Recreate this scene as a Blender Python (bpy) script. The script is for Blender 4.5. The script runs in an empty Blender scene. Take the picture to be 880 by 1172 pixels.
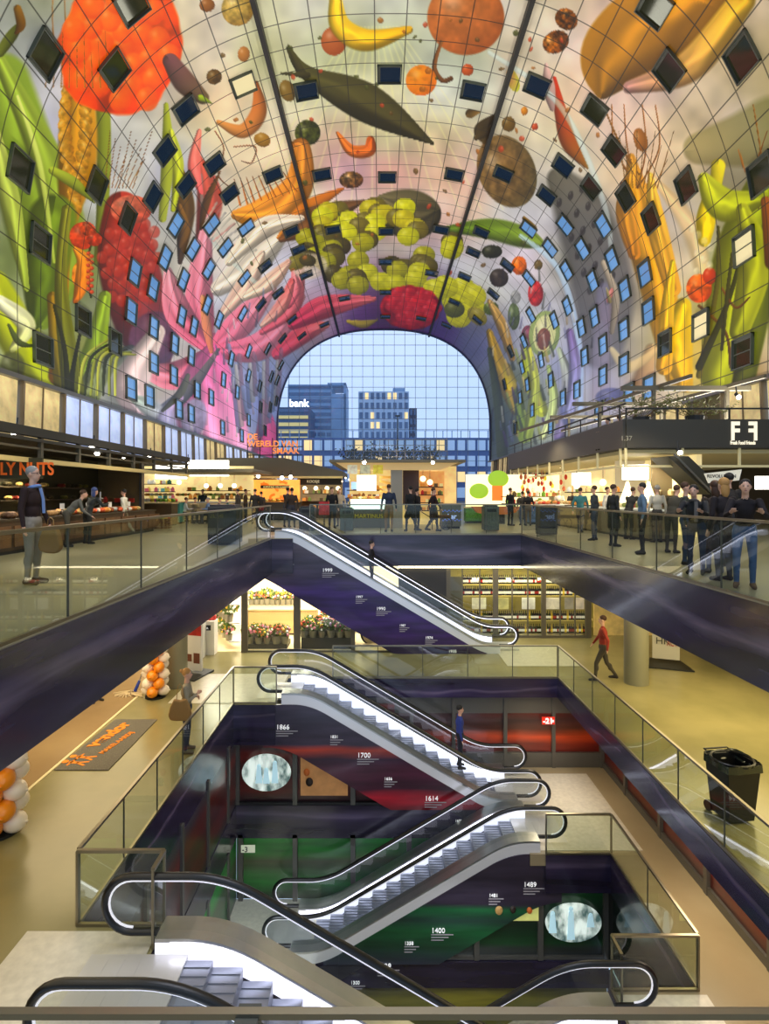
import bpy, bmesh, math, random
import numpy as np
from mathutils import Vector, Matrix
R = math.radians
scn = bpy.context.scene
COL = scn.collection
random.seed(7)
K = 0.88                      # drawing units -> metres, applied once at the end
F, CX, CY, EYE = 650.0, 435.0, 566.0, 1.7
L1, L2, L3, L4 = -4.5, -7.65, -10.55, -13.5

def X(px, d): return (px - CX) * d / F
def Z(py, d): return EYE - (py - CY) * d / F

# ------------------------------------------------------------ materials
def lin(c):
    return tuple(((v / 255) / 12.92 if v / 255 <= .04045 else ((v / 255 + .055) / 1.055) ** 2.4) for v in c)
_M = {}
def mat(key, c=(128, 128, 128), rough=.5, metal=0, emit=0, ecol=None, noise=0, nscale=4, bump=0, coat=0):
    if key in _M: return _M[key]
    m = bpy.data.materials.new(key); m.use_nodes = True
    nt = m.node_tree; b = nt.nodes['Principled BSDF']
    l = lin(c)
    b.inputs['Base Color'].default_value = (*l, 1)
    b.inputs['Roughness'].default_value = rough
    b.inputs['Metallic'].default_value = metal
    b.inputs['Coat Weight'].default_value = coat
    if emit:
        b.inputs['Emission Color'].default_value = (*(lin(ecol) if ecol else l), 1)
        b.inputs['Emission Strength'].default_value = emit
    if noise or bump:
        tc = nt.nodes.new('ShaderNodeTexCoord'); n = nt.nodes.new('ShaderNodeTexNoise')
        n.inputs['Scale'].default_value = nscale; n.inputs['Detail'].default_value = 4
        nt.links.new(tc.outputs['Object'], n.inputs['Vector'])
        if noise:
            r = nt.nodes.new('ShaderNodeValToRGB')
            r.color_ramp.elements[0].position = .3; r.color_ramp.elements[1].position = .7
            r.color_ramp.elements[0].color = (*[v * (1 - noise) for v in l], 1)
            r.color_ramp.elements[1].color = (*[min(1, v * (1 + noise)) for v in l], 1)
            nt.links.new(n.outputs['Fac'], r.inputs['Fac']); nt.links.new(r.outputs['Color'], b.inputs['Base Color'])
        if bump:
            bp = nt.nodes.new('ShaderNodeBump'); bp.inputs['Strength'].default_value = bump
            nt.links.new(n.outputs['Fac'], bp.inputs['Height']); nt.links.new(bp.outputs['Normal'], b.inputs['Normal'])
    _M[key] = m; return m

def glass_mat(key, tint=(225, 235, 225), refl=.10, rough=.02, haze=0, hc=(120, 125, 100)):
    if key in _M: return _M[key]
    m = bpy.data.materials.new(key); m.use_nodes = True; nt = m.node_tree; nt.nodes.clear()
    o = nt.nodes.new('ShaderNodeOutputMaterial'); t = nt.nodes.new('ShaderNodeBsdfTransparent')
    g = nt.nodes.new('ShaderNodeBsdfGlossy'); mx = nt.nodes.new('ShaderNodeMixShader')
    t.inputs['Color'].default_value = (*lin(tint), 1); g.inputs['Roughness'].default_value = rough
    lw = nt.nodes.new('ShaderNodeLayerWeight'); lw.inputs['Blend'].default_value = .35
    mp = nt.nodes.new('ShaderNodeMapRange'); mp.inputs['To Min'].default_value = refl; mp.inputs['To Max'].default_value = .75
    nt.links.new(lw.outputs['Facing'], mp.inputs['Value'])
    pw = nt.nodes.new('ShaderNodeMath'); pw.operation = 'POWER'; pw.inputs[1].default_value = 2.2
    nt.links.new(lw.outputs['Facing'], pw.inputs[0]); nt.links.new(pw.outputs[0], mp.inputs['Value'])
    nt.links.new(mp.outputs[0], mx.inputs[0]); nt.links.new(t.outputs[0], mx.inputs[1]); nt.links.new(g.outputs[0], mx.inputs[2])
    last = mx
    if haze:
        d = nt.nodes.new('ShaderNodeBsdfDiffuse'); d.inputs['Color'].default_value = (*lin(hc), 1)
        m2 = nt.nodes.new('ShaderNodeMixShader'); m2.inputs[0].default_value = haze
        nt.links.new(mx.outputs[0], m2.inputs[1]); nt.links.new(d.outputs[0], m2.inputs[2]); last = m2
    nt.links.new(last.outputs[0], o.inputs[0])
    _M[key] = m; return m

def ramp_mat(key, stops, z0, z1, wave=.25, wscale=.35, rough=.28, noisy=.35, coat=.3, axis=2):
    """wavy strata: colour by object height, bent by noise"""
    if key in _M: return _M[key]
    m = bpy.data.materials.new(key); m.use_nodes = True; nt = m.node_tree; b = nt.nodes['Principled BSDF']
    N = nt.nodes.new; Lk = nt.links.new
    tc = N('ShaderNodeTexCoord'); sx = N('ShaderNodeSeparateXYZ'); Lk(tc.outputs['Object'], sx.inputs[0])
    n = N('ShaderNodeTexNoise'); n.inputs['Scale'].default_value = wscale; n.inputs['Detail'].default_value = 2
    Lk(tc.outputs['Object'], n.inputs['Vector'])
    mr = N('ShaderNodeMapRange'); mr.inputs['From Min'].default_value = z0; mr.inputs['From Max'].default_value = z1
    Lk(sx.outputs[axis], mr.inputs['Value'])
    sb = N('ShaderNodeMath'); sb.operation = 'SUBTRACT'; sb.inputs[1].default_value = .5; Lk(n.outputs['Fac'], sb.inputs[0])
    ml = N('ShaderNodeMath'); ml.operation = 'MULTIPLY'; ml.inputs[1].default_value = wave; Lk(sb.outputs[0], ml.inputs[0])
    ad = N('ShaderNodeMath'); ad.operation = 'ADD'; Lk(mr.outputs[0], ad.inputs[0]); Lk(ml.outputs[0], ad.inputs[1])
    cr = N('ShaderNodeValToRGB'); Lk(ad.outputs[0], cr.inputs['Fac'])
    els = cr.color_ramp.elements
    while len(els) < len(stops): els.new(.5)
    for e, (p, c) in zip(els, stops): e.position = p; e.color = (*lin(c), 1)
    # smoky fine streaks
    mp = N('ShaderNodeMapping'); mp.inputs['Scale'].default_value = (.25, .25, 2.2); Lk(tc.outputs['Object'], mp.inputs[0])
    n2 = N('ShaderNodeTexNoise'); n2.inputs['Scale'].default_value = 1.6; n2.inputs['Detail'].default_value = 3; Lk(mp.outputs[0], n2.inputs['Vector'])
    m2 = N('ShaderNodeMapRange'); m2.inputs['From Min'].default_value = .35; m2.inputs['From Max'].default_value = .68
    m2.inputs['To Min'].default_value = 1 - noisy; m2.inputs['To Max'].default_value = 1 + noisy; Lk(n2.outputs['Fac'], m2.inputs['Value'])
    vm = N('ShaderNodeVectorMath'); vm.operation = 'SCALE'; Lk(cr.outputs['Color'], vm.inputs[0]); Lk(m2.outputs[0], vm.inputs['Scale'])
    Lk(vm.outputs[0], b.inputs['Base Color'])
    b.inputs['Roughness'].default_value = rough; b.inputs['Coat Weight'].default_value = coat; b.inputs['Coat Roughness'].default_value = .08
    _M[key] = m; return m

def stripes_mat(key, c1, c2, scale=10, axis='X', emit=0):
    if key in _M: return _M[key]
    m = mat(key, c1, .6); nt = m.node_tree; b = nt.nodes['Principled BSDF']
    tc = nt.nodes.new('ShaderNodeTexCoord'); w = nt.nodes.new('ShaderNodeTexWave'); w.bands_direction = axis
    w.inputs['Scale'].default_value = scale; w.inputs['Distortion'].default_value = 1.5
    nt.links.new(tc.outputs['Object'], w.inputs['Vector'])
    r = nt.nodes.new('ShaderNodeValToRGB'); r.color_ramp.elements[0].color = (*lin(c1), 1); r.color_ramp.elements[1].color = (*lin(c2), 1)
    nt.links.new(w.outputs['Fac'], r.inputs['Fac']); nt.links.new(r.outputs['Color'], b.inputs['Base Color'])
    if emit:
        nt.links.new(r.outputs['Color'], b.inputs['Emission Color']); b.inputs['Emission Strength'].default_value = emit
    return m

# ------------------------------------------------------------ mesh builder
class MB:
    def __init__(s): s.v = []; s.f = []; s.mi = []; s.cur = 0
    def add(s, vs, fs):
        o = len(s.v); s.v += [tuple(p) for p in vs]
        for f in fs: s.f.append([i + o for i in f]); s.mi.append(s.cur)
        return s
    def m(s, i): s.cur = i; return s
    def box(s, x0, x1, y0, y1, z0, z1):
        if x0 > x1: x0, x1 = x1, x0
        if y0 > y1: y0, y1 = y1, y0
        if z0 > z1: z0, z1 = z1, z0
        return s.add([(x0, y0, z0), (x1, y0, z0), (x1, y1, z0), (x0, y1, z0), (x0, y0, z1), (x1, y0, z1), (x1, y1, z1), (x0, y1, z1)],
                     [(0, 3, 2, 1), (4, 5, 6, 7), (0, 1, 5, 4), (1, 2, 6, 5), (2, 3, 7, 6), (3, 0, 4, 7)])
    def obox(s, a, b, w, h):
        """bar from a to b, width w, height h"""
        a = Vector(a); b = Vector(b); d = (b - a).normalized()
        up = Vector((0, 0, 1)) if abs(d.z) < .95 else Vector((0, 1, 0))
        sd = d.cross(up).normalized() * (w / 2); u = sd.cross(d).normalized() * (h / 2)
        vs = [a - sd - u, a + sd - u, a + sd + u, a - sd + u, b - sd - u, b + sd - u, b + sd + u, b - sd + u]
        return s.add(vs, [(0, 3, 2, 1), (4, 5, 6, 7), (0, 1, 5, 4), (1, 2, 6, 5), (2, 3, 7, 6), (3, 0, 4, 7)])
    def cyl(s, a, b, r0, r1=None, n=12):
        r1 = r0 if r1 is None else r1
        a = Vector(a); b = Vector(b); d = (b - a).normalized()
        up = Vector((0, 0, 1)) if abs(d.z) < .9 else Vector((1, 0, 0))
        e1 = d.cross(up).normalized(); e2 = d.cross(e1)
        vs = []
        for c, r in ((a, r0), (b, r1)):
            for i in range(n):
                t = 2 * math.pi * i / n; vs.append(c + (e1 * math.cos(t) + e2 * math.sin(t)) * r)
        fs = [(i, (i + 1) % n, n + (i + 1) % n, n + i) for i in range(n)]
        fs += [tuple(range(n))[::-1], tuple(range(n, 2 * n))]
        return s.add(vs, fs)
    def sph(s, c, r, nu=12, nv=8, rot=None):
        if not hasattr(r, '__len__'): r = (r, r, r)
        vs = [(0, 0, -1)]
        for j in range(1, nv):
            p = math.pi * j / nv - math.pi / 2
            for i in range(nu):
                t = 2 * math.pi * i / nu; vs.append((math.cos(p) * math.cos(t), math.cos(p) * math.sin(t), math.sin(p)))
        vs.append((0, 0, 1))
        M = rot if rot is not None else Matrix.Identity(3)
        vs = [Vector(c) + M @ Vector((x * r[0], y * r[1], z * r[2])) for x, y, z in vs]
        fs = [(0, 1 + (i + 1) % nu, 1 + i) for i in range(nu)]
        for j in range(nv - 2):
            for i in range(nu):
                a = 1 + j * nu + i; b = 1 + j * nu + (i + 1) % nu; fs.append((a, b, b + nu, a + nu))
        t = len(vs) - 1; q = 1 + (nv - 2) * nu
        fs += [(q + i, q + (i + 1) % nu, t) for i in range(nu)]
        return s.add(vs, fs)
    def lathe(s, c, prof, n=16):
        vs = []
        for r, z in prof:
            for i in range(n):
                t = 2 * math.pi * i / n; vs.append((c[0] + r * math.cos(t), c[1] + r * math.sin(t), c[2] + z))
        fs = []
        for j in range(len(prof) - 1):
            for i in range(n):
                a = j * n + i; b = j * n + (i + 1) % n; fs.append((a, b, b + n, a + n))
        fs += [tuple(range(n))[::-1], tuple(range(len(vs) - n, len(vs)))]
        return s.add(vs, fs)
    def prism(s, poly, axis, a0, a1):
        """poly of 2D points extruded along axis 'x','y' or 'z'"""
        f = {'x': lambda p, a: (a, p[0], p[1]), 'y': lambda p, a: (p[0], a, p[1]), 'z': lambda p, a: (p[0], p[1], a)}[axis]
        n = len(poly)
        vs = [f(p, a0) for p in poly] + [f(p, a1) for p in poly]
        return s.add(vs, [tuple(range(n))[::-1], tuple(range(n, 2 * n))] + [(i, (i + 1) % n, n + (i + 1) % n, n + i) for i in range(n)])
    def face(s, pts): return s.add(pts, [tuple(range(len(pts)))])
    def tube(s, path, w, h, n=8, round_=True, upv=(0, 1, 0)):
        """sweep an ellipse / rectangle section; upv is the binormal kept fixed"""
        B = Vector(upv); P = [Vector(p) for p in path]; rings = []
        if round_: sec = [(math.cos(2 * math.pi * i / n) * w / 2, math.sin(2 * math.pi * i / n) * h / 2) for i in range(n)]
        else: sec = [(-w / 2, -h / 2), (w / 2, -h / 2), (w / 2, h / 2), (-w / 2, h / 2)]
        k = len(sec); vs = []
        for i, p in enumerate(P):
            t = (P[min(i + 1, len(P) - 1)] - P[max(i - 1, 0)]).normalized(); nrm = t.cross(B)
            if nrm.length < 1e-5: nrm = Vector((0, 0, 1))
            nrm.normalize()
            for a, b in sec: vs.append(p + B * a + nrm * b)
        fs = [(i * k + j, i * k + (j + 1) % k, (i + 1) * k + (j + 1) % k, (i + 1) * k + j) for i in range(len(P) - 1) for j in range(k)]
        fs += [tuple(range(k))[::-1], tuple(range(len(vs) - k, len(vs)))]
        return s.add(vs, fs)
    def mesh(s, name, mats):
        me = bpy.data.meshes.new(name); me.from_pydata(s.v, [], s.f)
        mats = mats if isinstance(mats, (list, tuple)) else [mats]
        for m_ in mats: me.materials.append(m_)
        if len(mats) > 1: me.polygons.foreach_set('material_index', s.mi)
        bm = bmesh.new(); bm.from_mesh(me); bmesh.ops.recalc_face_normals(bm, faces=bm.faces); bm.to_mesh(me); bm.free()
        me.update(); return me
    def build(s, name, mats, parent=None, smooth=False, bevel=0):
        me = s.mesh(name, mats)
        o = bpy.data.objects.new(name, me); COL.objects.link(o)
        if smooth:
            me.polygons.foreach_set('use_smooth', [True] * len(me.polygons))
            try: me.set_sharp_from_angle(angle=R(40))
            except Exception: pass
        if parent: o.parent = parent
        if bevel:
            b = o.modifiers.new('bevel', 'BEVEL'); b.width = bevel; b.segments = 2; b.limit_method = 'ANGLE'
        return o

def thing(name, label, cat, loc=(0, 0, 0), rz=0, group=None):
    o = bpy.data.objects.new(name, None); COL.objects.link(o); o.empty_display_size = .1
    o.location = loc; o.rotation_euler = (0, 0, rz); o['label'] = label; o['category'] = cat
    if group: o['group'] = group
    return o
def tag(o, label, cat, group=None):
    o['label'] = label; o['category'] = cat
    if group: o['group'] = group
    return o
def struct(o): o['kind'] = 'structure'; return o
def dup(root, loc, rz=0, label=None, group=None, scale=None):
    r = root.copy(); COL.objects.link(r); r.location = loc; r.rotation_euler = (0, 0, rz)
    if label: r['label'] = label
    if group: r['group'] = group
    if scale: r.scale = (scale,) * 3
    for ch in list(root.children):
        c = ch.copy(); COL.objects.link(c); c.parent = r
        for g in list(ch.children):
            d = g.copy(); COL.objects.link(d); d.parent = c
    return r

def text_mesh(body, size, extrude=.01, align='LEFT', bold=0):
    cu = bpy.data.curves.new('lettering', 'FONT'); cu.body = body; cu.size = size; cu.extrude = extrude; cu.align_x = align
    cu.offset = bold
    o = bpy.data.objects.new('lettering', cu); COL.objects.link(o)
    dg = bpy.context.evaluated_depsgraph_get(); me = bpy.data.meshes.new_from_object(o.evaluated_get(dg))
    bpy.data.objects.remove(o); me.name = 'lettering'; return me
def text(body, size, loc, m, parent=None, rot=(R(90), 0, 0), sx=1, align='LEFT', bold=0, name='lettering', extrude=.01):
    me = text_mesh(body, size, extrude, align, bold); me.materials.clear(); me.materials.append(m)
    o = bpy.data.objects.new(name, me); COL.objects.link(o); o.location = loc; o.rotation_euler = rot; o.scale = (sx, 1, 1)
    if parent: o.parent = parent
    return o

# ------------------------------------------------------------ palette
STEEL = mat('brushed_steel', (190, 190, 188), .28, .9, noise=.08, nscale=3)
STEEL_D = mat('dull_steel', (120, 118, 112), .4, .8)
RAILM = mat('rail_bronze_steel', (140, 132, 112), .3, .85)
BLACK = mat('black_rubber', (14, 14, 15), .35)
DARK = mat('dark_metal', (34, 35, 36), .5, .3)
DGREY = mat('charcoal_paint', (50, 50, 48), .55)
GLASS = glass_mat('rail_glass', (226, 234, 216), .07, haze=.035)
EGLASS = glass_mat('escalator_glass', (232, 238, 238), .06)
WGLASS = glass_mat('shop_glass', (235, 238, 235), .06)
LED = mat('white_led', (235, 235, 255), .5, emit=4.5)
LEDW = mat('warm_led', (255, 240, 200), .5, emit=7)
SKIRT = mat('lit_skirt_panel', (200, 200, 205), .3, .3, emit=1.6, ecol=(215, 215, 235))
WHITE = mat('white_paint', (235, 232, 225), .5)
GRANITE = mat('pale_granite', (205, 200, 182), .3, noise=.1, nscale=9)
CREAM = mat('cream_wood', (214, 190, 140), .5, noise=.08, nscale=3)
WOOD = mat('brown_wood', (112, 78, 46), .5, noise=.2, nscale=3)
# ============================================================ the arch and its painted inner face
AC = .72            # arch centre line
HW, ZS, HT = 21.1, 13.6, 20.7
DEND = 112.0
ZB = 8.2            # lower edge of the mural
def prof_pts():
    """dense cross-section from left base to right base: list of (x,z)"""
    P = []
    for i in range(0, 200):           # lower left, gently leaning
        z = ZB + (ZS - ZB) * i / 200; P.append((-HW + .5 * ((ZS - z) / ZS) ** 2, z))
    for i in range(0, 1601):
        t = math.pi * (1 - i / 1600); c, s_ = math.cos(t), math.sin(t); e = 2 / 2.45
        P.append((HW * math.copysign(abs(c) ** e, c), ZS + HT * max(s_, 0) ** e))
    for i in range(199, -1, -1):
        z = ZB + (ZS - ZB) * i / 200; P.append((HW - .5 * ((ZS - z) / ZS) ** 2, z))
    return P
_pp = np.array(prof_pts()); _pp[:, 0] += AC
_seg = np.hypot(*np.diff(_pp, axis=0).T); _s = np.concatenate([[0], np.cumsum(_seg)])
S_TOT = _s[-1]; _s -= S_TOT / 2
def arch_at(s):
    return np.interp(s, _s, _pp[:, 0]), np.interp(s, _s, _pp[:, 1])
def arch_tn(s):
    x0, z0 = arch_at(s - .2); x1, z1 = arch_at(s + .2); t = Vector((x1 - x0, 0, z1 - z0)).normalized()
    return t, Vector((t.z, 0, -t.x))      # tangent, inward normal
PAN = 2.2
def unproject_arch(px, py):
    vx, vz = (px - CX), -(py - CY)
    # the ray direction (vx, F, vz): find s whose (x, z-EYE) is parallel to (vx, vz)
    a = np.arctan2(_pp[:, 1] - EYE, _pp[:, 0]); t = math.atan2(vz, vx)
    i = int(np.argmin(np.abs(a - t))); r = math.hypot(_pp[i, 0], _pp[i, 1] - EYE); d = F * r / math.hypot(vx, vz)
    return _s[i], d

# --- the paint: generic harvest painting (fruit, leaves, petals, ears of grain), on the arch's chart
NC, NR = 1500, 440
sg = np.linspace(-S_TOT / 2, S_TOT / 2, NC)
ax, az = arch_at(sg)
# columns evenly spread by apparent size; rows evenly spread in 1/d
rr = np.hypot(ax, az - EYE)
wgt = np.hypot(np.gradient(ax, sg), np.gradient(az, sg)); cw = np.cumsum(wgt); cw = (cw - cw[0]) / (cw[-1] - cw[0])
td = np.linspace(1 / 25.5, 1 / DEND, NR); dd = 1 / td
dd = np.concatenate([[-8, -2, 4, 10, 16, 21], dd]); NRT = len(dd)
PX = CX + F * ax[None, :] / np.maximum(dd, 22)[:, None]
PY = CY - F * (az[None, :] - EYE) / np.maximum(dd, 22)[:, None]
rng = np.random.RandomState(3)
def vnoise(x, y, seed=0):
    xi = np.floor(x).astype(int); yi = np.floor(y).astype(int); fx = x - xi; fy = y - yi
    fx = fx * fx * (3 - 2 * fx); fy = fy * fy * (3 - 2 * fy)
    h = lambda a, b: (np.sin(a * 127.1 + b * 311.7 + seed * 17.3) * 43758.5453) % 1.0
    return (h(xi, yi) * (1 - fx) + h(xi + 1, yi) * fx) * (1 - fy) + (h(xi, yi + 1) * (1 - fx) + h(xi + 1, yi + 1) * fx) * fy
BASE = [(20,30,170,180,155),(90,90,205,200,200),(215,60,222,205,172),(260,130,238,208,165),(310,60,215,212,165),(370,70,205,216,168),(440,30,192,208,165),
(520,70,190,208,168),(440,150,214,205,155),(440,205,226,172,150),(400,190,214,168,158),(520,225,226,186,150),(600,60,222,206,172),(680,110,236,204,176),(720,60,230,192,150),
(800,150,214,192,150),(860,210,150,140,90),(650,190,216,206,176),(600,240,204,206,190),(300,180,238,216,178),(330,240,222,216,192),(200,200,192,192,194),(150,200,204,204,200),
(60,160,188,192,188),(290,300,228,216,200),(330,310,198,196,196),(60,300,96,140,50),(20,420,120,150,46),(110,420,128,140,64),(190,430,208,192,182),(250,470,198,176,198),
(300,470,126,148,190),(310,420,146,166,208),(345,360,200,160,170),(430,374,100,50,110),(500,374,90,60,120),(560,330,196,196,196),(555,385,110,120,140),(600,300,218,208,202),
(620,380,184,192,196),(650,430,150,166,198),(690,450,168,164,180),(585,450,90,120,90),(575,490,60,90,90),(620,480,140,165,150),(740,450,192,172,140),(700,350,162,152,142),
(660,280,130,134,130),(760,300,218,198,154),(800,400,214,184,74),(850,330,134,154,44),(870,430,150,110,44),(720,180,236,202,172),(205,500,190,170,200),(135,440,120,130,130)]
rgb = np.zeros(PX.shape + (3,)); wsum = np.zeros(PX.shape)
for bx_, by_, r_, g_, b_ in BASE:
    w_ = 1 / (((PX - bx_) ** 2 + (PY - by_) ** 2) / 900 + .25) ** 1.7
    wsum += w_; rgb += w_[..., None] * np.array([r_, g_, b_])
rgb /= wsum[..., None]
nz = vnoise(PX / 34 + vnoise(PX / 60, PY / 60, 5) * 2, PY / 34, 1) * .6 + vnoise(PX / 13, PY / 13, 2) * .4
L_ = rgb @ np.array([.3, .59, .11]); far_ = np.clip((np.hypot(PX - 440, PY - 566) - 180) / 60, 0, 1)
rgb = L_[..., None] + (rgb - L_[..., None]) * .82 + np.array([-4, -1, 6])
rgb *= (.86 + .28 * nz)[..., None]
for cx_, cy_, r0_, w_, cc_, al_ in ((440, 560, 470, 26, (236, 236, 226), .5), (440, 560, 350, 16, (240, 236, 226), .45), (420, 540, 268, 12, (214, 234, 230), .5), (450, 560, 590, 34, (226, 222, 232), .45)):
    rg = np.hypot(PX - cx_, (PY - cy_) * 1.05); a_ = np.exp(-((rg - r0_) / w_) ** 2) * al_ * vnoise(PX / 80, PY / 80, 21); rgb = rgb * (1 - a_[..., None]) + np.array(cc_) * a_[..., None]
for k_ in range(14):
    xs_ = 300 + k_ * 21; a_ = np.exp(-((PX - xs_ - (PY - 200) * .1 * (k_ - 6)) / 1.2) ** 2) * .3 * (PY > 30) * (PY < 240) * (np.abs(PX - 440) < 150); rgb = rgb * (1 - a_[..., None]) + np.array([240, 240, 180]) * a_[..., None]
rgb[..., 2] += (vnoise(PX / 50, PY / 50, 9) - .5) * 26

def blend(sel, col, a):
    rgb[sel] = rgb[sel] * (1 - a[..., None]) + col * a[..., None]
def ell(cx, cy, rx, ry, rot, c1, c2=None, tex=0, ts=9, edge=.08, alpha=1.0):
    rm = max(rx, ry) * 1.15; sel = (np.abs(PX - cx) < rm) & (np.abs(PY - cy) < rm)
    if not sel.any(): return
    x = PX[sel] - cx; y = PY[sel] - cy; c, s_ = math.cos(R(rot)), math.sin(R(rot))
    u = (x * c + y * s_) / rx; v = (-x * s_ + y * c) / ry; q = u * u + v * v
    if tex < 0: q = q * (1 + .22 * (vnoise(PX[sel] / ts, PY[sel] / ts, 4) - .5))
    a = np.clip((1 - q) / edge, 0, 1) * alpha
    c1 = np.array(c1, float); c2 = np.array(c2 if c2 else [k * .62 for k in c1], float)
    g = np.clip(.5 + .5 * (u * .45 + v * .55) + .35 * (q - .5), 0, 1)
    col = c1 * (1 - g[..., None]) + c2 * g[..., None]
    hl = np.exp(-((u + .35) ** 2 + (v + .4) ** 2) / .07) * .28
    col = col * (1 - hl[..., None]) + 255 * hl[..., None]
    if tex:
        t = vnoise(PX[sel] / ts, PY[sel] / ts, 6); bb = vnoise(PX[sel] / (ts * .45), PY[sel] / (ts * .45), 7)
        col = col * (1 + abs(tex) * (t - .5) * 1.6 + abs(tex) * (bb - .5) * .8)[..., None]
    blend(sel, np.clip(col, 0, 255), a)
def stroke(pts, ws, c1, c2=None, veins=0, soft=.18, shade=.45, alpha=1.0):
    """tapered petal / leaf / stem through pts with half widths ws"""
    P = np.array(pts, float); n = len(P); T = np.linspace(0, n - 1, max(24, 10 * n))
    def cr(A):
        out = []
        for t in T:
            i = min(int(t), n - 2); f = t - i
            p0, p1, p2, p3 = A[max(i - 1, 0)], A[i], A[i + 1], A[min(i + 2, n - 1)]
            out.append(.5 * ((2 * p1) + (-p0 + p2) * f + (2 * p0 - 5 * p1 + 4 * p2 - p3) * f * f + (-p0 + 3 * p1 - 3 * p2 + p3) * f ** 3))
        return np.array(out)
    Q = cr(P); W = np.maximum(cr(np.array(ws, float)[:, None])[:, 0], .3); m_ = W.max() + 2
    sel = (PX > Q[:, 0].min() - m_) & (PX < Q[:, 0].max() + m_) & (PY > Q[:, 1].min() - m_) & (PY < Q[:, 1].max() + m_)
    if not sel.any(): return
    x = PX[sel]; y = PY[sel]; best = np.full(x.shape, 9e9); bt = np.zeros(x.shape); bs = np.zeros(x.shape)
    for i in range(len(Q) - 1):
        a_ = Q[i]; d_ = Q[i + 1] - a_; l2 = d_ @ d_ + 1e-9
        t = np.clip(((x - a_[0]) * d_[0] + (y - a_[1]) * d_[1]) / l2, 0, 1)
        ex = x - a_[0] - t * d_[0]; ey = y - a_[1] - t * d_[1]; w = W[i] * (1 - t) + W[i + 1] * t
        dist = np.hypot(ex, ey) / w; k = dist < best
        best[k] = dist[k]; bt[k] = (i + t[k]) / (len(Q) - 1)
        bs[k] = (np.sign(d_[0] * ey - d_[1] * ex) * dist)[k]
    a = np.clip((1 - best) / soft, 0, 1) * alpha
    c1 = np.array(c1, float); c2 = np.array(c2 if c2 else [k * .7 for k in c1], float)
    col = c1 * (1 - bt[..., None]) + c2 * bt[..., None]
    sh = 1 - shade * np.clip(bs * .5 + .5, 0, 1) ** 1.4 - .15 * best ** 2 + .12
    if veins: sh = sh + .22 * np.sin(bs * veins + 3 * vnoise(bt * 6, bs * 2, 3)) * np.clip(1 - best, 0, 1)
    blend(sel, np.clip(col * sh[..., None], 0, 255), a)

OR_, OR2 = (250, 120, 20), (205, 60, 5)
YG, GR, DG = (176, 196, 40), (110, 150, 40), (60, 90, 25)
# ---- left side
stroke([(0,95),(25,180),(45,280),(52,350)], [38,42,34,10], (130,185,70), (84,128,34), 5)
stroke([(0,70),(60,200),(75,300),(50,370)], [8,22,26,8], (150,195,80), (100,150,46), 4)
stroke([(-10,330),(30,400),(60,450)], [24,26,20], YG, (140,160,30), 4)
stroke([(110,60),(118,130),(118,220),(112,300)], [6,9,8,5], (150,170,60), (120,150,50))
stroke([(190,120),(192,180),(186,250)], [3,8,5], (170,190,50), (160,180,70))
stroke([(88,80),(90,130),(88,190),(80,240),(74,300),(66,430)], [10,22,24,14,7,12], (214,164,44), (160,110,20), 6)
for k in range(26):
    a = k / 26; y_ = 75 + a * 165; sg_ = 1 if k % 2 else -1; wd = 22 * math.sin(math.pi * min(1, a * 1.05 + .08))
    ell(86 + sg_ * wd * .55, y_, 12, 6, 60 * sg_, (222,176,60), (150,100,20), .2, 4)
for x_ in (60,74,92,106,100): stroke([(x_, 0),(x_ + 3, 50),(86,90)], [.7,.9,1], (190,140,50))
stroke([(60,195),(85,210),(108,232)], [5,7,1], (170,200,70))
ell(138,52,72,82,18,(250,118,20),(214,66,6),-.3,17)
for i in range(26):
    a = i * 2.4; r_ = (i / 26) ** .5; ell(140 + 60 * r_ * math.cos(a), 55 + 70 * r_ * math.sin(a), 14, 15, 0, (255,136,30),(226,78,8),.1,9,.3,.8)
stroke([(195,70),(212,95),(232,112)], [10,14,8], (128,84,88),(110,90,60)); stroke([(230,112),(242,118)], [4,1], (150,200,40))
stroke([(205,190),(212,240),(206,300)], [4,12,3], (120,90,30),(70,50,20),3); stroke([(228,180),(240,230),(226,300)], [3,16,4], (214,110,90),(150,70,60),4)
stroke([(60,250),(50,320),(40,372)], [30,26,6], (96,150,40),(56,96,26),5)
ell(95,270,16,16,0,(226,90,40),(150,50,20),.3,6); ell(92,315,10,16,0,(226,150,30),(170,90,20),.3,6)
stroke([(140,240),(146,300),(168,380),(188,420)], [22,36,32,6], (190,66,48),(88,52,70),3,.1)
for i in range(40):
    a = i * 2.4; r_ = (i / 40) ** .5; ell(150 + 34 * r_ * math.cos(a), 300 + 58 * r_ * math.sin(a), 7, 8, 0, (200,78,56),(150,44,34),.1,5,.4,.7)
ell(176,388,30,34,20,(112,70,92),(80,60,90),.25,9,.2,.85); ell(150,240,24,17,0,(216,130,100),(180,80,60),.2,6)
stroke([(60,340),(66,400),(74,450)], [7,10,12], (150,120,20),(110,110,20),5)
stroke([(120,340),(108,400),(88,450)], [8,14,20], (130,190,60),(100,150,40),6)
stroke([(150,400),(118,420),(100,452)], [6,14,16], (90,110,110),(120,140,90),5)
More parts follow.
